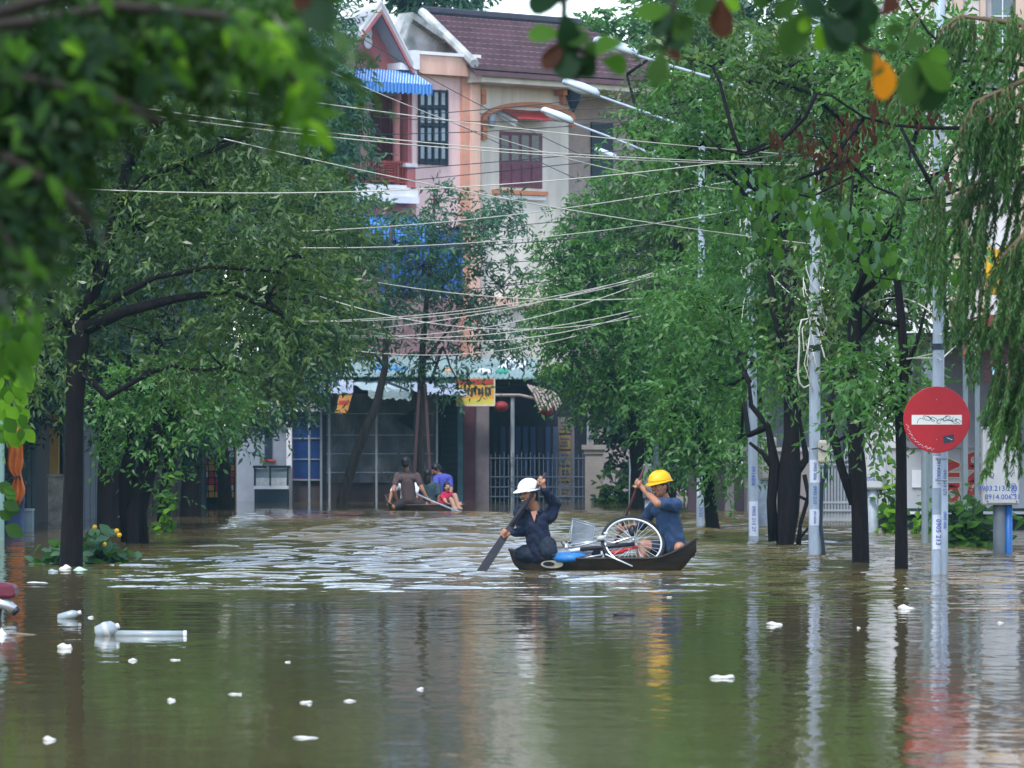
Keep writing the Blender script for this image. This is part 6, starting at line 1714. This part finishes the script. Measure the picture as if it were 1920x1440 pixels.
# ------------------------------------------------------------------ foreground branches over the camera
def leaf_shape(name, L, W, kind, m):
    """one broad leaf with midrib fold, base at the origin, along +x"""
    prof = {'round': [(0, .05), (.12, .22), (.35, .72), (.62, 1.0), (.82, .88), (.94, .5), (1, .05)],
            'slim': [(0, .05), (.2, .7), (.45, 1.0), (.75, .6), (1, .03)],
            'oval': [(0, .05), (.15, .5), (.4, 1.0), (.65, .85), (.85, .45), (1, .03)],
            'lobed': [(0, .1), (.10, .75), (.22, .62), (.36, 1.0), (.5, .72), (.66, .82), (.8, .35), (1, .03)]}[kind]
    mb = MB(); n = len(prof)
    for x, w in prof:
        z = -.18 * L * x * x
        mb.v += [(x * L, 0, z), (x * L, w * W / 2, z + .10 * W * w), (x * L, -w * W / 2, z + .10 * W * w)]
    for i in range(n - 1):
        a, b = 3 * i, 3 * i + 3
        mb.f += [(a, b, b + 1, a + 1), (a, a + 2, b + 2, b)]
    me = bpy.data.meshes.new(name); me.from_pydata(mb.v, [], mb.f); me.update()
    me.materials.append(m)
    me.polygons.foreach_set('use_smooth', np.ones(len(me.polygons), dtype=bool))
    return me

def one(name, c, rough=.6, tr=.45):
    return leafmat(name, [(0, tuple(x * .9 for x in c)), (1, tuple(min(1, x * 1.1) for x in c))], rough, tr, .12)
FL = [one('big_leaf_dark', (.012, .035, .016)), one('big_leaf_green', (.045, .12, .012)), one('big_leaf_mid', (.025, .065, .012)), one('big_leaf_lime', (.12, .26, .015)), one('big_leaf_orange', (.60, .20, .012)), one('big_leaf_brown', (.055, .020, .013)), one('big_leaf_pale', (.075, .15, .085), .45, .3)]
RM = {(k, i): leaf_shape('leaf', 1.0, {'round': .62, 'slim': .42}.get(k, .75), k, FL[i]) for k in ('round', 'lobed', 'oval', 'slim') for i in range(7)}

def put_leaf(parent, p, dirv, nrm, size, kind, i):
    dirv = dirv.normalized(); nrm = (nrm - dirv * nrm.dot(dirv)).normalized(); y = nrm.cross(dirv)
    o = bpy.data.objects.new('leaf', RM[(kind, i)]); col.objects.link(o); o.parent = parent
    Mx = Matrix((dirv, y, nrm)).transposed().to_4x4() @ Matrix.Scale(size, 4)
    o.matrix_local = Matrix.Translation(p - parent.location) @ Mx
    return o

rd = random.Random(17)
M_TWIG = mat('twig_dark', (.02, .016, .012), .8)
def tw_dir(px0, py0, px1, py1, dz):
    return P(px1, py1, 10 + dz) - P(px0, py0, 10)
# broad-leaved twigs at the top: (stem pixel path, leaves: base px, tip px, colour)
def leafy_twig(label, stem, leaves, d=10.0, kind='round'):
    t = thing('leafy_branch', label, 'branch', P(stem[0][0], stem[0][1], d), 'branches hanging into view')
    part('stem', MB().tube([P(x, y, d + .02) for x, y in stem], [.004 + .004 * (1 - k / len(stem)) for k in range(len(stem))], 6), M_TWIG, t, True)
    for bx, by, tx, ty, c, w in leaves:
        a, b = P(bx, by, d + rd.uniform(-.03, .03)), P(tx, ty, d + rd.uniform(-.05, .05))
        v = b - a
        put_leaf(t, a, v, Vector((rd.uniform(-.5, .5), -1, rd.uniform(-.2, .6))), v.length * w, kind, c)
    return t
leafy_twig('twig of round dark and bright leaves hanging before the tiled roof', [(1040, -60), (1058, 10), (1055, 70), (1085, 95), (1120, 108)],
           [(1058, 0, 985, 8, 0, 1), (1050, 0, 1020, -40, 2, 1), (1058, 20, 1070, 90, 0, 1.1), (1056, 62, 992, 62, 1, 1.0), (1056, 62, 1095, 36, 1, 1.0), (1056, 68, 1098, 72, 2, 1),
            (1058, 72, 1062, 138, 0, 1.05), (1056, 75, 1018, 128, 5, .95), (1090, 92, 1070, 80, 2, 1), (1118, 106, 1060, 140, 0, 1.0), (1118, 106, 1155, 62, 1, 1.05), (1118, 108, 1090, 150, 0, 1), (1125, 112, 1188, 128, 1, .9), (1120, 104, 1095, 78, 2, 1), (1058, 5, 1090, -25, 0, 1)])
leafy_twig('drooping twig of rounded leaves left of the lime leaf', [(1270, -60), (1262, 20), (1252, 75), (1242, 98)],
           [(1262, 18, 1195, 22, 1, 1), (1262, 20, 1225, 62, 0, 1.0), (1262, 24, 1300, 52, 2, 1), (1262, 22, 1285, 78, 2, 1), (1256, 70, 1278, 90, 0, .8), (1245, 92, 1205, 88, 2, .9), (1244, 94, 1228, 152, 2, 1.05), (1246, 94, 1285, 110, 5, .8), (1262, 10, 1240, -30, 0, 1), (1262, 8, 1290, -20, 2, 1)])
leafy_twig('dense cluster of large dark leaves with one lime and one orange leaf', [(1500, -80), (1520, -10), (1560, 40), (1620, 90), (1660, 100)],
           [(1350, -10, 1352, 68, 5, 1.0), (1345, -20, 1310, 20, 2, 1), (1355, -10, 1390, 20, 3, .9), (1400, -20, 1440, 15, 2, 1.0), (1460, -20, 1420, 5, 0, 1), (1500, -10, 1455, 30, 2, 1), (1520, 10, 1470, 95, 2, 1.05), (1530, 40, 1545, 92, 3, 1.05), (1520, 30, 1500, 60, 3, .9), (1540, 20, 1585, 90, 0, 1.1), (1550, 30, 1600, 70, 0, 1.05), (1545, 10, 1620, 15, 0, 1.1), (1590, 20, 1625, 80, 0, 1), (1600, -20, 1640, 40, 0, 1.1), (1500, -20, 1540, 25, 0, 1.1), (1640, 100, 1668, 178, 4, 1.1), (1620, 90, 1645, 130, 2, 1), (1650, 30, 1690, -15, 5, .9), (1700, 60, 1660, 50, 2, 1), (1700, 100, 1735, 60, 2, 1), (1720, 110, 1780, 160, 1, 1.05), (1725, 105, 1700, 190, 2, 1), (1730, 110, 1760, 212, 0, 1.0), (1722, 105, 1782, 105, 1, .9), (1690, 90, 1660, 90, 2, .9), (1620, -30, 1560, 10, 0, 1.1), (1570, -40, 1600, 30, 0, 1.1)])
leafy_twig('single blurred dark leaf tip above the gable', [(580, -60), (585, -20)], [(585, -30, 600, 45, 0, 1.1), (575, -30, 560, 20, 5, 1.0), (600, -30, 640, 18, 2, .9), (570, -25, 535, 15, 2, .9)], d=7)
# the big dark branch of the near tree, upper left
D0 = 8.0
t = thing('leafy_branch', 'big blurred mass of dark and bright green leaves overhanging the left trees', 'branch', P(-60, 100, D0), 'branches hanging into view')
stems = [[(-120, 60), (60, 40), (220, 10), (420, 30), (520, 90), (570, 190)], [(-120, 160), (60, 150), (200, 180), (300, 230)], [(-120, 260), (20, 300), (120, 360), (170, 420)], [(-60, 40), (150, -20), (380, -40)], [(-120, 380), (-10, 420), (40, 500)]]
mb = MB()
for st in stems: mb.tube([P(x, y, D0 + .05) for x, y in st], [.014 - .002 * k for k in range(len(st))], 6)
part('stem', mb, M_TWIG, t, True)
cells = []                                                  # where that mass shows: px, py, spread, count, bright share
for px, py, sx, sy, n, br in ((60, 60, 110, 80, 30, .45), (200, 60, 90, 70, 26, .2), (330, 50, 80, 50, 24, .25), (60, 200, 90, 70, 24, .15), (180, 190, 80, 60, 20, .3), (30, 330, 60, 80, 34, .15), (100, 300, 50, 50, 14, .3), (40, 440, 45, 60, 22, .1), (300, 115, 70, 35, 14, .4), (450, 45, 50, 26, 22, .9), (520, 90, 35, 34, 30, .95), (560, 160, 20, 40, 30, .95), (582, 215, 13, 25, 16, .95), (120, 130, 90, 60, 20, .2), (440, 120, 40, 30, 8, .5)):
    for k in range(n):
        x, y = rd.gauss(px, sx * .55), rd.gauss(py, sy * .55)
        dd = rd.uniform(-.35, .5)
        q = P(x, y, D0 + dd)
        v = Vector((rd.uniform(-.6, .9), rd.uniform(-.4, .4), rd.uniform(-1.2, .1)))
        i = 3 if rd.random() < br * .10 else (1 if rd.random() < br else rd.choice([0, 0, 2]))
        put_leaf(t, q, v, Vector((rd.uniform(-.7, .7), -.8, rd.uniform(-.1, 1))), rd.uniform(.034, .058), 'slim', i)
rg = np.random.default_rng(77)
bl = [(tuple(P(x, y, D0 + .4)), (rx * .68, .4, rz * .68)) for x, y, rx, rz in ((60, 40, .24, .13), (230, 40, .24, .11), (40, 180, .20, .14), (10, 330, .13, .18), (130, 160, .12, .09), (370, 40, .20, .07), (470, 50, .10, .05), (540, 110, .06, .07)
 , (0, 450, .06, .08))]
me, _, _ = crown_mesh('leaf_mass', bl, 270, 5, 6, .038, .015, 78, .10, .03, .5, .05, tuple(t.location))
o_ = obj('leaf_mass', me, LM['fore'], t); o_['kind'] = 'stuff'
# bright leaves at the left edge
t = thing('leafy_branch', 'yellow-green leaf cluster above the long level cable', 'branch', P(130, 320, 14), 'branches hanging into view')
part('stem', MB().tube([P(60, 330, 14), P(110, 322, 14), P(160, 322, 14)], .004, 5), M_TWIG, t)
for bx, by, tx, ty, c in ((120, 318, 108, 358, 3), (130, 316, 150, 345, 3), (140, 316, 172, 338, 3), (115, 320, 128, 312, 3), (122, 318, 100, 335, 1)):
    a, b = P(bx, by, 14), P(tx, ty, 14); put_leaf(t, a, b - a, Vector((rd.uniform(-.3, .3), -1, .3)), (b - a).length * 1.15, 'lobed', c)
t = thing('leafy_branch', 'bright green leaf bunch at the left edge beside the hanging dark leaves', 'branch', P(-10, 580, 16), 'branches hanging into view')
part('stem', MB().tube([P(-40, 540, 16), P(20, 560, 16), P(60, 590, 16)], .006, 5), M_TWIG, t)
for k in range(34):
    x, y = rd.uniform(-10, 62), rd.uniform(550, 690)
    if x > 40 and y > 640: continue
    a = P(x, y, 16 + rd.uniform(-.2, .2)); put_leaf(t, a, Vector((rd.uniform(-.3, .6), rd.uniform(-.3, .3), -1)), Vector((rd.uniform(-.6, .6), -1, .4)), rd.uniform(.08, .12), 'lobed', 3 if y < 600 and rd.random() < .5 else rd.choice([1, 1, 2]))
t = thing('leafy_branch', 'fresh lime-green leaf spray low at the left edge before orange cloth', 'branch', P(-10, 700, 34), 'branches hanging into view')
part('stem', MB().tube([P(-40, 660, 34), P(10, 700, 34), P(26, 780, 34)], .010, 5), M_TWIG, t)
for k in range(46):
    x, y = rd.uniform(-10, 46), rd.uniform(670, 815)
    a = P(x, y, 34 + rd.uniform(-.2, .2)); put_leaf(t, a, Vector((rd.uniform(-.2, 1), rd.uniform(-.3, .3), -.8)), Vector((rd.uniform(-.6, .6), -1, .5)), rd.uniform(.09, .15), 'oval', rd.choice([3, 3, 1]))
for k in range(9):
    x, y = rd.uniform(-8, 12), rd.uniform(900, 1000)
    a = P(x, y, 34 + rd.uniform(-.2, .2)); put_leaf(t, a, Vector((rd.uniform(.2, 1), 0, -.3)), Vector((rd.uniform(-.6, .6), -1, .5)), rd.uniform(.09, .15), 'oval', rd.choice([1, 2]))

# ------------------------------------------------------------------ drooping feathery branches on the right
DW = 28.0
t = thing('weeping_tree', 'feathery tree whose drooping green branches hang down along the right edge', 'tree', Vector((P(2120, HZ, DW).x, DW, 0)), None)
part('trunk', MB().tube([Vector((P(2120, HZ, DW).x, DW, -.7)), P(2118, 700, DW), P(2110, 400, DW), P(2090, 100, DW), P(2060, -150, DW)], [.10, .095, .085, .065, .03], 10), BARK2, t, True)
rd = random.Random(31)
mb = MB(); bases = []; axs = []
def strand(path, r, dens=1.0, ln=.055):
    pts = [P(x, y, DW + dd) for x, y, dd in path]
    mb.tube(pts, [r * (1 - .8 * k / (len(pts) - 1)) for k in range(len(pts))], 4)
    for a, b in zip(pts[:-1], pts[1:]):
        v = b - a; L = v.length; n = max(2, int(L * 380 * dens)); vn = v / L
        for k in range(n):
            q = a + v * rd.random()
            s_ = Vector((rd.gauss(0, 1), rd.gauss(0, 1), rd.gauss(0, 1))); s_ = (s_ - vn * s_.dot(vn)).normalized()
            d_ = (vn * .8 + s_ * .55 + Vector((0, 0, -.45))).normalized()
            bases.append(q); axs.append(d_)
limbs_w = [[(1990, 120, 0), (1900, 160, 0), (1830, 190, 0), (1800, 240, 0)], [(1990, 180, .1), (1890, 205, .1), (1840, 225, .1)], [(1990, 60, .2), (1880, 40, .2), (1800, 30, .2), (1760, 60, .2)], [(1990, 420, -.2), (1920, 440, -.2), (1880, 480, -.2)], [(1990, 640, 0), (1930, 660, 0), (1890, 700, 0)], [(1990, 300, .3), (1850, 330, .3), (1790, 370, .3)], [(1990, 0, .2), (1850, -20, .2), (1740, 0, .2)]]
for lb in limbs_w: mb.tube([P(2108, lb[0][1] + 40, DW)] + [P(x, y, DW + dd) for x, y, dd in lb], [.028, .022, .016, .010, .006][:len(lb) + 1], 6)
def hang(x, y, ln, dd, sway):
    n = 6
    strand([(x + sway * (k / n) ** 1.4 + rd.uniform(-3, 3), y + ln * k / n, dd) for k in range(n + 1)], .006)
for k in range(230):
    lb = rd.choice(limbs_w[:6]); i = rd.randrange(len(lb) - 1); u = rd.random()
    x = lb[i][0] + (lb[i + 1][0] - lb[i][0]) * u; y = lb[i][1] + (lb[i + 1][1] - lb[i][1]) * u
    hang(x, y, rd.uniform(50, 190) * (1.15 if x > 1840 else .8), lb[i][2] + rd.uniform(-.25, .25), rd.uniform(-60, 15))
for x, y, ln, sw in ((1760, 330, 240, -6), (1764, 350, 250, -4), (1700, 340, 60, -10), (1735, 380, 110, -12), (1815, 420, 250, -8), (1818, 450, 240, -4), (1850, 520, 190, -20), (1840, 380, 200, -15), (1880, 600, 220, -18), (1900, 640, 200, -22), (1910, 660, 190, -10), (1890, 680, 160, -25), (1870, 700, 90, -30), (1905, 560, 220, -5), (1915, 740, 120, -25), (1790, 560, 90, -6), (1830, 610, 70, -10), (1700, 130, 110, -25), (1740, 90, 100, -30), (1795, 40, 120, -20), (1860, 30, 110, -20), (1900, 20, 140, -15), (1720, 30, 70, -40)):
    for j in range(4): hang(x + rd.uniform(-10, 10), y + rd.uniform(-15, 15), ln * rd.uniform(.7, 1.1), rd.uniform(-.2, .2), sw + rd.uniform(-8, 8))
part('stem', mb, mat('twig_tan', (.10, .075, .04), .8), t, True)
A_ = np.array([tuple(a) for a in axs]); B_ = np.array([tuple(b) for b in bases]) - np.array(tuple(t.location))
rg = np.random.default_rng(5); nr = unit(np.cross(A_, rg.normal(size=A_.shape)))
me = leaves_mesh('needles', B_, A_, nr, rg.uniform(.030, .065, len(A_)), np.full(len(A_), .0085))
o_ = obj('needles', me, LM['pine'], t); o_['kind'] = 'stuff'
# withered brown leaves and larger fresh leaves on a bare limb reaching in from the right
DW2 = 42.0
t = thing('withered_tree', 'tree on the right with bare dark limbs and hanging withered brown leaves', 'tree', Vector((P(2080, HZ, DW2).x, DW2, 0)))
mb = MB()
mb.tube([Vector((P(2080, HZ, DW2).x, DW2, -.7)), P(2078, 700, DW2), P(2060, 420, DW2), P(2030, 120, DW2), P(2010, -100, DW2)], [.09, .085, .075, .05, .03], 10)
mb.tube([P(2062, 420, DW2), P(1960, 330, DW2)], [.04, .022], 6); mb.tube([P(2045, 260, DW2), P(1930, 235, DW2), P(1820, 240, DW2)], [.035, .028, .02], 6); mb.tube([P(2035, 160, DW2), P(1960, 130, DW2)], [.03, .02], 6)
for st in ([(1960, 330), (1860, 330), (1760, 370), (1700, 375), (1640, 350), (1590, 300)], [(1820, 240), (1740, 240), (1680, 235), (1620, 220), (1560, 180), (1530, 175)], [(1530, 175), (1510, 220), (1460, 270), (1400, 290), (1350, 280), (1320, 250)], [(1760, 370), (1720, 300), (1690, 240)], [(1620, 220), (1590, 260), (1560, 300), (1530, 330)], [(1960, 130), (1860, 110), (1800, 115), (1740, 60), (1700, 0)], [(1590, 300), (1540, 320), (1500, 335)]):
    mb.tube([P(x, y, DW2 + rd.uniform(-.1, .1)) for x, y in st], [.020 - .0025 * k for k in range(len(st))], 6)
part('limb', mb, BARK, t, True)
cnt = 0
for cx_, cy_, sx, sy, n in ((1600, 235, 45, 30, 40), (1520, 265, 40, 25, 28), (1575, 290, 30, 22, 34), (1650, 190, 45, 30, 34), (1700, 215, 40, 30, 22), (1460, 260, 25, 20, 12), (1560, 330, 20, 12, 8), (1740, 205, 25, 25, 10), (1760, 120, 30, 40, 10), (1780, 330, 20, 25, 6)):
    for k in range(n):
        a = P(rd.gauss(cx_, sx * .6), rd.gauss(cy_, sy * .6), DW2 + rd.uniform(-.3, .3))
        put_leaf(t, a, Vector((rd.uniform(-.4, .4), rd.uniform(-.4, .4), -1)), Vector((rd.uniform(-1, 1), -.7, .2)), rd.uniform(.05, .12), 'slim', 5)
t = thing('leafy_branch', 'sprays of large blue-green leaves beneath the withered limb', 'branch', P(1560, 400, 44), 'branches hanging into view')
mb = MB(); mb.tube([P(1600, 330, 44), P(1520, 370, 44), P(1440, 350, 44), P(1410, 330, 44)], [.012, .01, .007, .004], 6); mb.tube([P(1600, 330, 44), P(1590, 450, 44), P(1640, 520, 44), P(1720, 530, 44)], [.012, .01, .008, .004], 6); part('stem', mb, BARK, t, True)
for cx_, cy_, sx, sy, n in ((1430, 380, 40, 30, 34), (1480, 350, 40, 25, 26), (1540, 400, 45, 30, 34), (1600, 420, 35, 30, 24), (1450, 440, 30, 30, 20), (1680, 490, 40, 25, 26), (1740, 500, 35, 30, 26), (1640, 470, 40, 25, 24), (1790, 530, 20, 30, 12), (1420, 330, 25, 20, 12)):
    for k in range(n):
        a = P(rd.gauss(cx_, sx * .6), rd.gauss(cy_, sy * .6), 44 + rd.uniform(-.4, .4))
        put_leaf(t, a, Vector((rd.uniform(-.5, .5), rd.uniform(-.4, .4), -1)), Vector((rd.uniform(-1, 1), -.8, .5)), rd.uniform(.08, .15), rd.choice(['lobed', 'slim', 'oval']), rd.choice([1, 1, 2, 6]))

# ------------------------------------------------------------------ shrub and plants in the water
def leaf_plant(name, label, cat, base, stems, m_idx, size, spread, n, kind, seed, group=None, flowers=()):
    rd_ = random.Random(seed); d = base.y
    t = thing(name, label, cat, base, group)
    mb = MB()
    tips = []
    for (x, y) in stems:
        tp = P(x, y, d + rd_.uniform(-.15, .15)); b0 = base + Vector((rd_.uniform(-.1, .1), rd_.uniform(-.1, .1), -.5))
        pts = [b0, b0.lerp(tp, .5) + Vector((0, 0, .08)), tp]; mb.tube(pts, [.012, .009, .005], 5); tips.append(pts)
    part('stems', mb, mat('stem_green', (.03, .05, .015), .8), t)
    for k in range(n):
        pts = rd_.choice(tips); u = rd_.uniform(.25, 1.05)
        q = pts[1].lerp(pts[2], (u - .5) * 2) if u > .5 else pts[0].lerp(pts[1], u * 2)
        if q.z < .02: q.z = .02 + rd_.random() * .06
        q = q + Vector((rd_.gauss(0, spread), rd_.gauss(0, spread), rd_.gauss(0, spread * .6)))
        q.z = max(q.z, .015)
        put_leaf(t, q, Vector((rd_.uniform(-1, 1), rd_.uniform(-.8, .4), rd_.uniform(-.7, .4))), Vector((rd_.uniform(-.5, .5), -.6, 1)), rd_.uniform(.7, 1.2) * size, kind, rd_.choice(m_idx))
    for (x, y) in flowers:
        c_ = P(x, y, d - .2); mb = MB()
        for k in range(6):
            a = k * math.pi / 3; mb.ell(c_ + Vector((math.cos(a) * .014, -.01, math.sin(a) * .014)), (.012, .009, .012), 8, 6)
        mb.ell(c_ + Vector((0, -.018, 0)), .014, 8, 6)
        part('flower', mb, mat('petal_yellow', (.75, .42, .01), .6) if 'petal_yellow' not in bpy.data.materials else bpy.data.materials['petal_yellow'], t, True)
    return t
bs = Wp(150, 1058); bs.z = 0
leaf_plant('flowering_shrub', 'low shrub with pale glossy leaves and yellow flowers round the dark trunk', 'shrub', bs, [(75, 1030), (95, 1020), (110, 1040), (165, 1000), (180, 1005), (195, 1010), (215, 1020), (225, 1035), (185, 1035), (205, 1045), (90, 1050), (160, 1030)], [1, 6, 6, 2], .15, .10, 300, 'oval', 51, None, [(178, 988), (224, 1003), (219, 995), (196, 1020)])
# clump of bamboo-like plants near the utility box
bs = Wp(1815, 1028); bs.z = 0
leaf_plant('leafy_clump', 'thick clump of long green leaves at the waterline left of utility box', 'plant', bs, [(1785, 950), (1800, 930), (1815, 920), (1830, 935), (1845, 950), (1790, 985), (1810, 970), (1835, 985), (1850, 1000), (1780, 1000), (1822, 955), (1900, 960), (1880, 980)], [1, 2, 2, 1], .17, .09, 280, 'oval', 52)
bs = Wp(1728, 1005); bs.z = 0
leaf_plant('leafy_clump', 'small light-green leafy shoot before the white hoarding', 'plant', bs, [(1722, 950), (1732, 930), (1740, 965), (1718, 970), (1760, 905)], [1, 1, 3], .14, .06, 60, 'oval', 53)
bs = Wp(1668, 1000); bs.z = 0
leaf_plant('leafy_clump', 'tall yellowish plant growing between the trunk and the white board', 'plant', bs, [(1660, 860), (1672, 880), (1680, 900), (1665, 930), (1676, 950), (1655, 900)], [1, 3, 1], .14, .07, 110, 'oval', 54)
bs = Wp(1155, 944); bs.z = 0
leaf_plant('dark_hedge', 'rounded dark hedge beside the stone gate pillar', 'hedge', bs, [(1125, 900), (1140, 885), (1155, 880), (1170, 890), (1130, 920), (1150, 910), (1175, 915), (1185, 905), (1140, 935), (1170, 935)], [2, 0, 2], .16, .13, 260, 'oval', 55)
bs = Wp(310, 1000); bs.z = 0
leaf_plant('leafy_clump', 'bright seedling with broad leaves beside the ivy trunk', 'plant', bs, [(318, 905), (326, 890), (312, 925)], [1, 3], .15, .06, 36, 'oval', 56)

# ------------------------------------------------------------------ floating litter
M_FOAM = mat('foam_white', (.36, .35, .30), .7, c2=(.62, .63, .62), scale=14)
M_CLEAR = mat('plastic_clear', (.26, .31, .33), .25, var=.1, scale=10, spec=.6)
def chunk(px, py, w, hgt, label, seed, m=M_FOAM, name='foam_piece', cat='foam', group=None, depth=.6):
    q = Wp(px, py); s_ = F / q.y
    rx, rz = w / s_ / 2 * .88, hgt / s_ * .5
    rd_ = random.Random(seed); mb = MB(); mb.ell((0, 0, 0), (rx, rx * depth, rz), 14, 8)
    vs_ = []
    for v in mb.v:
        k = 1 + rd_.uniform(-.13, .13); z = v[2]
        z = min(z, rz * (.55 + .45 * rd_.random())) if seed % 2 else z
        vs_.append((v[0] * k + rx * .12 * math.sin(3 * v[2] / rz + seed), v[1] * k, z * (1 + .35 * math.sin(4 * v[0] / rx + seed))))
    mb.v = vs_
    o_ = obj(name, mb.mesh(name), m, None, True, loc=Vector((q.x, q.y, rz * .22)))
    return tag(o_, label, cat, group)
GL = 'foam pieces on the water'
chunk(1697, 1143, 36, 13, 'rounded white foam lump floating between trunk and pole reflections', 2, group=GL)
chunk(1452, 1172, 34, 10, 'white foam wedge floating near the reflection of the meter-box pole', 3, group=GL)
chunk(1357, 1272, 50, 12, 'long low white foam slab floating alone in calm water', 5, group=GL)
chunk(123, 1216, 32, 16, 'white crumpled cup-shaped foam lump near the floating tube', 4, group=GL)
chunk(248, 1239, 20, 7, 'small white foam bit below the floating tube', 7, group=GL)
SM = 'small pale scrap of foam drifting on the calm water'
for k, (x, y, w, h_) in enumerate(((322, 1314, 18, 8), (443, 1302, 30, 5), (574, 1318, 26, 7), (788, 1293, 16, 7), (655, 1315, 28, 5), (92, 1388, 28, 12), (573, 1384, 52, 6), (330, 1238, 22, 4), (540, 1242, 12, 4), (170, 1158, 12, 5), (425, 1085, 10, 3), (1700, 1105, 12, 4), (1876, 1168, 14, 4), (1610, 1178, 8, 5), (1255, 1120, 12, 3))):
    chunk(x, y, w, h_, SM, 60 + k, group='foam scraps', name='foam_scrap', cat='foam')
chunk(1170, 1154, 50, 9, 'dark floating plank end in front of the boat', 91, mat('flotsam_dark', (.02, .022, .028), .6), 'dark_flotsam', 'debris')
# long pale tube with a bottle and bag
t = thing('floating_tube', 'long pale plastic tube floating with a knotted bag at its end', 'tube', Wp(270, 1192))
dF = Wp(270, 1192).y
part('tube', MB().tube([P(212, 1189, dF), P(349, 1190, dF)], .026, 12), M_CLEAR, t, True)
part('end_cap', MB().tube([P(344, 1190, dF), P(350, 1190, dF)], .028, 12), M_WHITEP, t, True)
t = thing('plastic_bottle', 'round clear plastic canister bobbing at the end of floating tube', 'bottle', Wp(198, 1192))
dF = Wp(198, 1192).y
c_ = P(199, 1182, dF)
part('body', MB().lathe([(.02, -.075), (.05, -.065), (.058, 0), (.05, .05), (.02, .075)], c_, 16, Matrix.Rotation(R(70), 3, 'Y')), M_CLEAR, t, True)
part('cap', MB().lathe([(.02, .07), (.02, .09), (.01, .095)], c_, 12, Matrix.Rotation(R(70), 3, 'Y')), M_WHITEP, t, True)
part('label', MB().lathe([(.055, -.02), (.0595, 0), (.056, .02)], c_, 16, Matrix.Rotation(R(70), 3, 'Y')), M_BOX, t, True)
t = thing('plastic_bottle', 'thin clear bottle floating left of the canister', 'bottle', Wp(128, 1160))
c_ = P(130, 1154, Wp(128, 1160).y)
part('body', MB().lathe([(.01, -.09), (.032, -.08), (.034, .03), (.014, .07)], c_, 12, Matrix.Rotation(R(75), 3, 'Y')), M_CLEAR, t, True)
part('cap', MB().lathe([(.016, .068), (.016, .09)], c_, 10, Matrix.Rotation(R(75), 3, 'Y')), M_WHITEP, t, True)
# litter against the trunk
for k, (x, y, w, h_, m, lb) in enumerate(((122, 1068, 26, 14, M_FOAM, 'white plastic bag washed against the dark trunk'), (150, 1070, 30, 10, mat('bag_pale_green', (.35, .52, .42), .5), 'pale green plastic bag washed against the dark trunk'), (100, 1072, 22, 8, M_CLEAR, 'flat clear plastic wrapper beside the white bag at trunk'), (70, 1093, 44, 4, M_FOAM, 'flat pale strip of foam drifting below the shrub'))):
    chunk(x, y, w, h_, lb, 101 + k, m, 'plastic_litter', 'litter')
# maroon seat unit at the left edge
t = thing('motorbike_rear', 'rear end of a maroon motorbike with grey silencer at the left edge', 'motorbike', Vector((Wp(-20, 1160).x, Wp(-20, 1160).y, 0)))
dR = Wp(-20, 1160).y
mb = MB(); mb.slab([P(-90, 1092, dR), P(22, 1096, dR), P(29, 1106, dR), P(30, 1118, dR), P(22, 1122, dR), P(-90, 1120, dR)], (0, .3, 0)); bevel(part('tail', mb, mat('fairing_maroon', (.10, .006, .022), .3), t), .02, 3)
part('seat', MB().slab([P(-90, 1084, dR + .03), P(12, 1094, dR + .03), P(16, 1099, dR + .03), P(-90, 1096, dR + .03)], (0, .24, 0)), mat('seat_maroon', (.13, .02, .03), .5), t)
part('silencer', MB().tube([P(-40, 1120, dR + .05), P(14, 1134, dR + .05), P(30, 1146, dR + .05)], [.035, .045, .036], 12), M_CHROME, t, True)
part('silencer_tip', MB().tube([P(27, 1143, dR + .05), P(33, 1149, dR + .05)], [.04, .035], 12), M_BBLK, t, True)
part('strut', MB().tube([P(2, 1120, dR + .1), P(-4, 1165, dR + .1), P(-8, 1200, dR + .1)], .022, 8), M_BBLK, t, True)
chunk(4, 1192, 18, 20, 'white and blue bag at the left edge under the motorbike', 121, M_BAGS[0], 'plastic_litter', 'litter')
chunk(40, 1190, 60, 5, 'brown floating debris strip beside the motorbike', 122, mat('flotsam_brown', (.16, .12, .08), .8), 'plastic_litter', 'litter')

# ------------------------------------------------------------------ damp air
hm = bpy.data.materials.new('damp_air'); hm.use_nodes = True
t_ = hm.node_tree; t_.nodes.clear()
pv = t_.nodes.new('ShaderNodeVolumePrincipled'); ot = t_.nodes.new('ShaderNodeOutputMaterial')
pv.inputs['Color'].default_value = (.42, .84, 1.0, 1); pv.inputs['Density'].default_value = .00030; pv.inputs['Anisotropy'].default_value = 0.2
t_.links.new(pv.outputs[0], ot.inputs['Volume'])
mb = MB(); mb.box((0, 750, 8.5), (1840, 2140, 21))
o = obj('haze', mb.mesh('haze'), hm); o['kind'] = 'stuff'
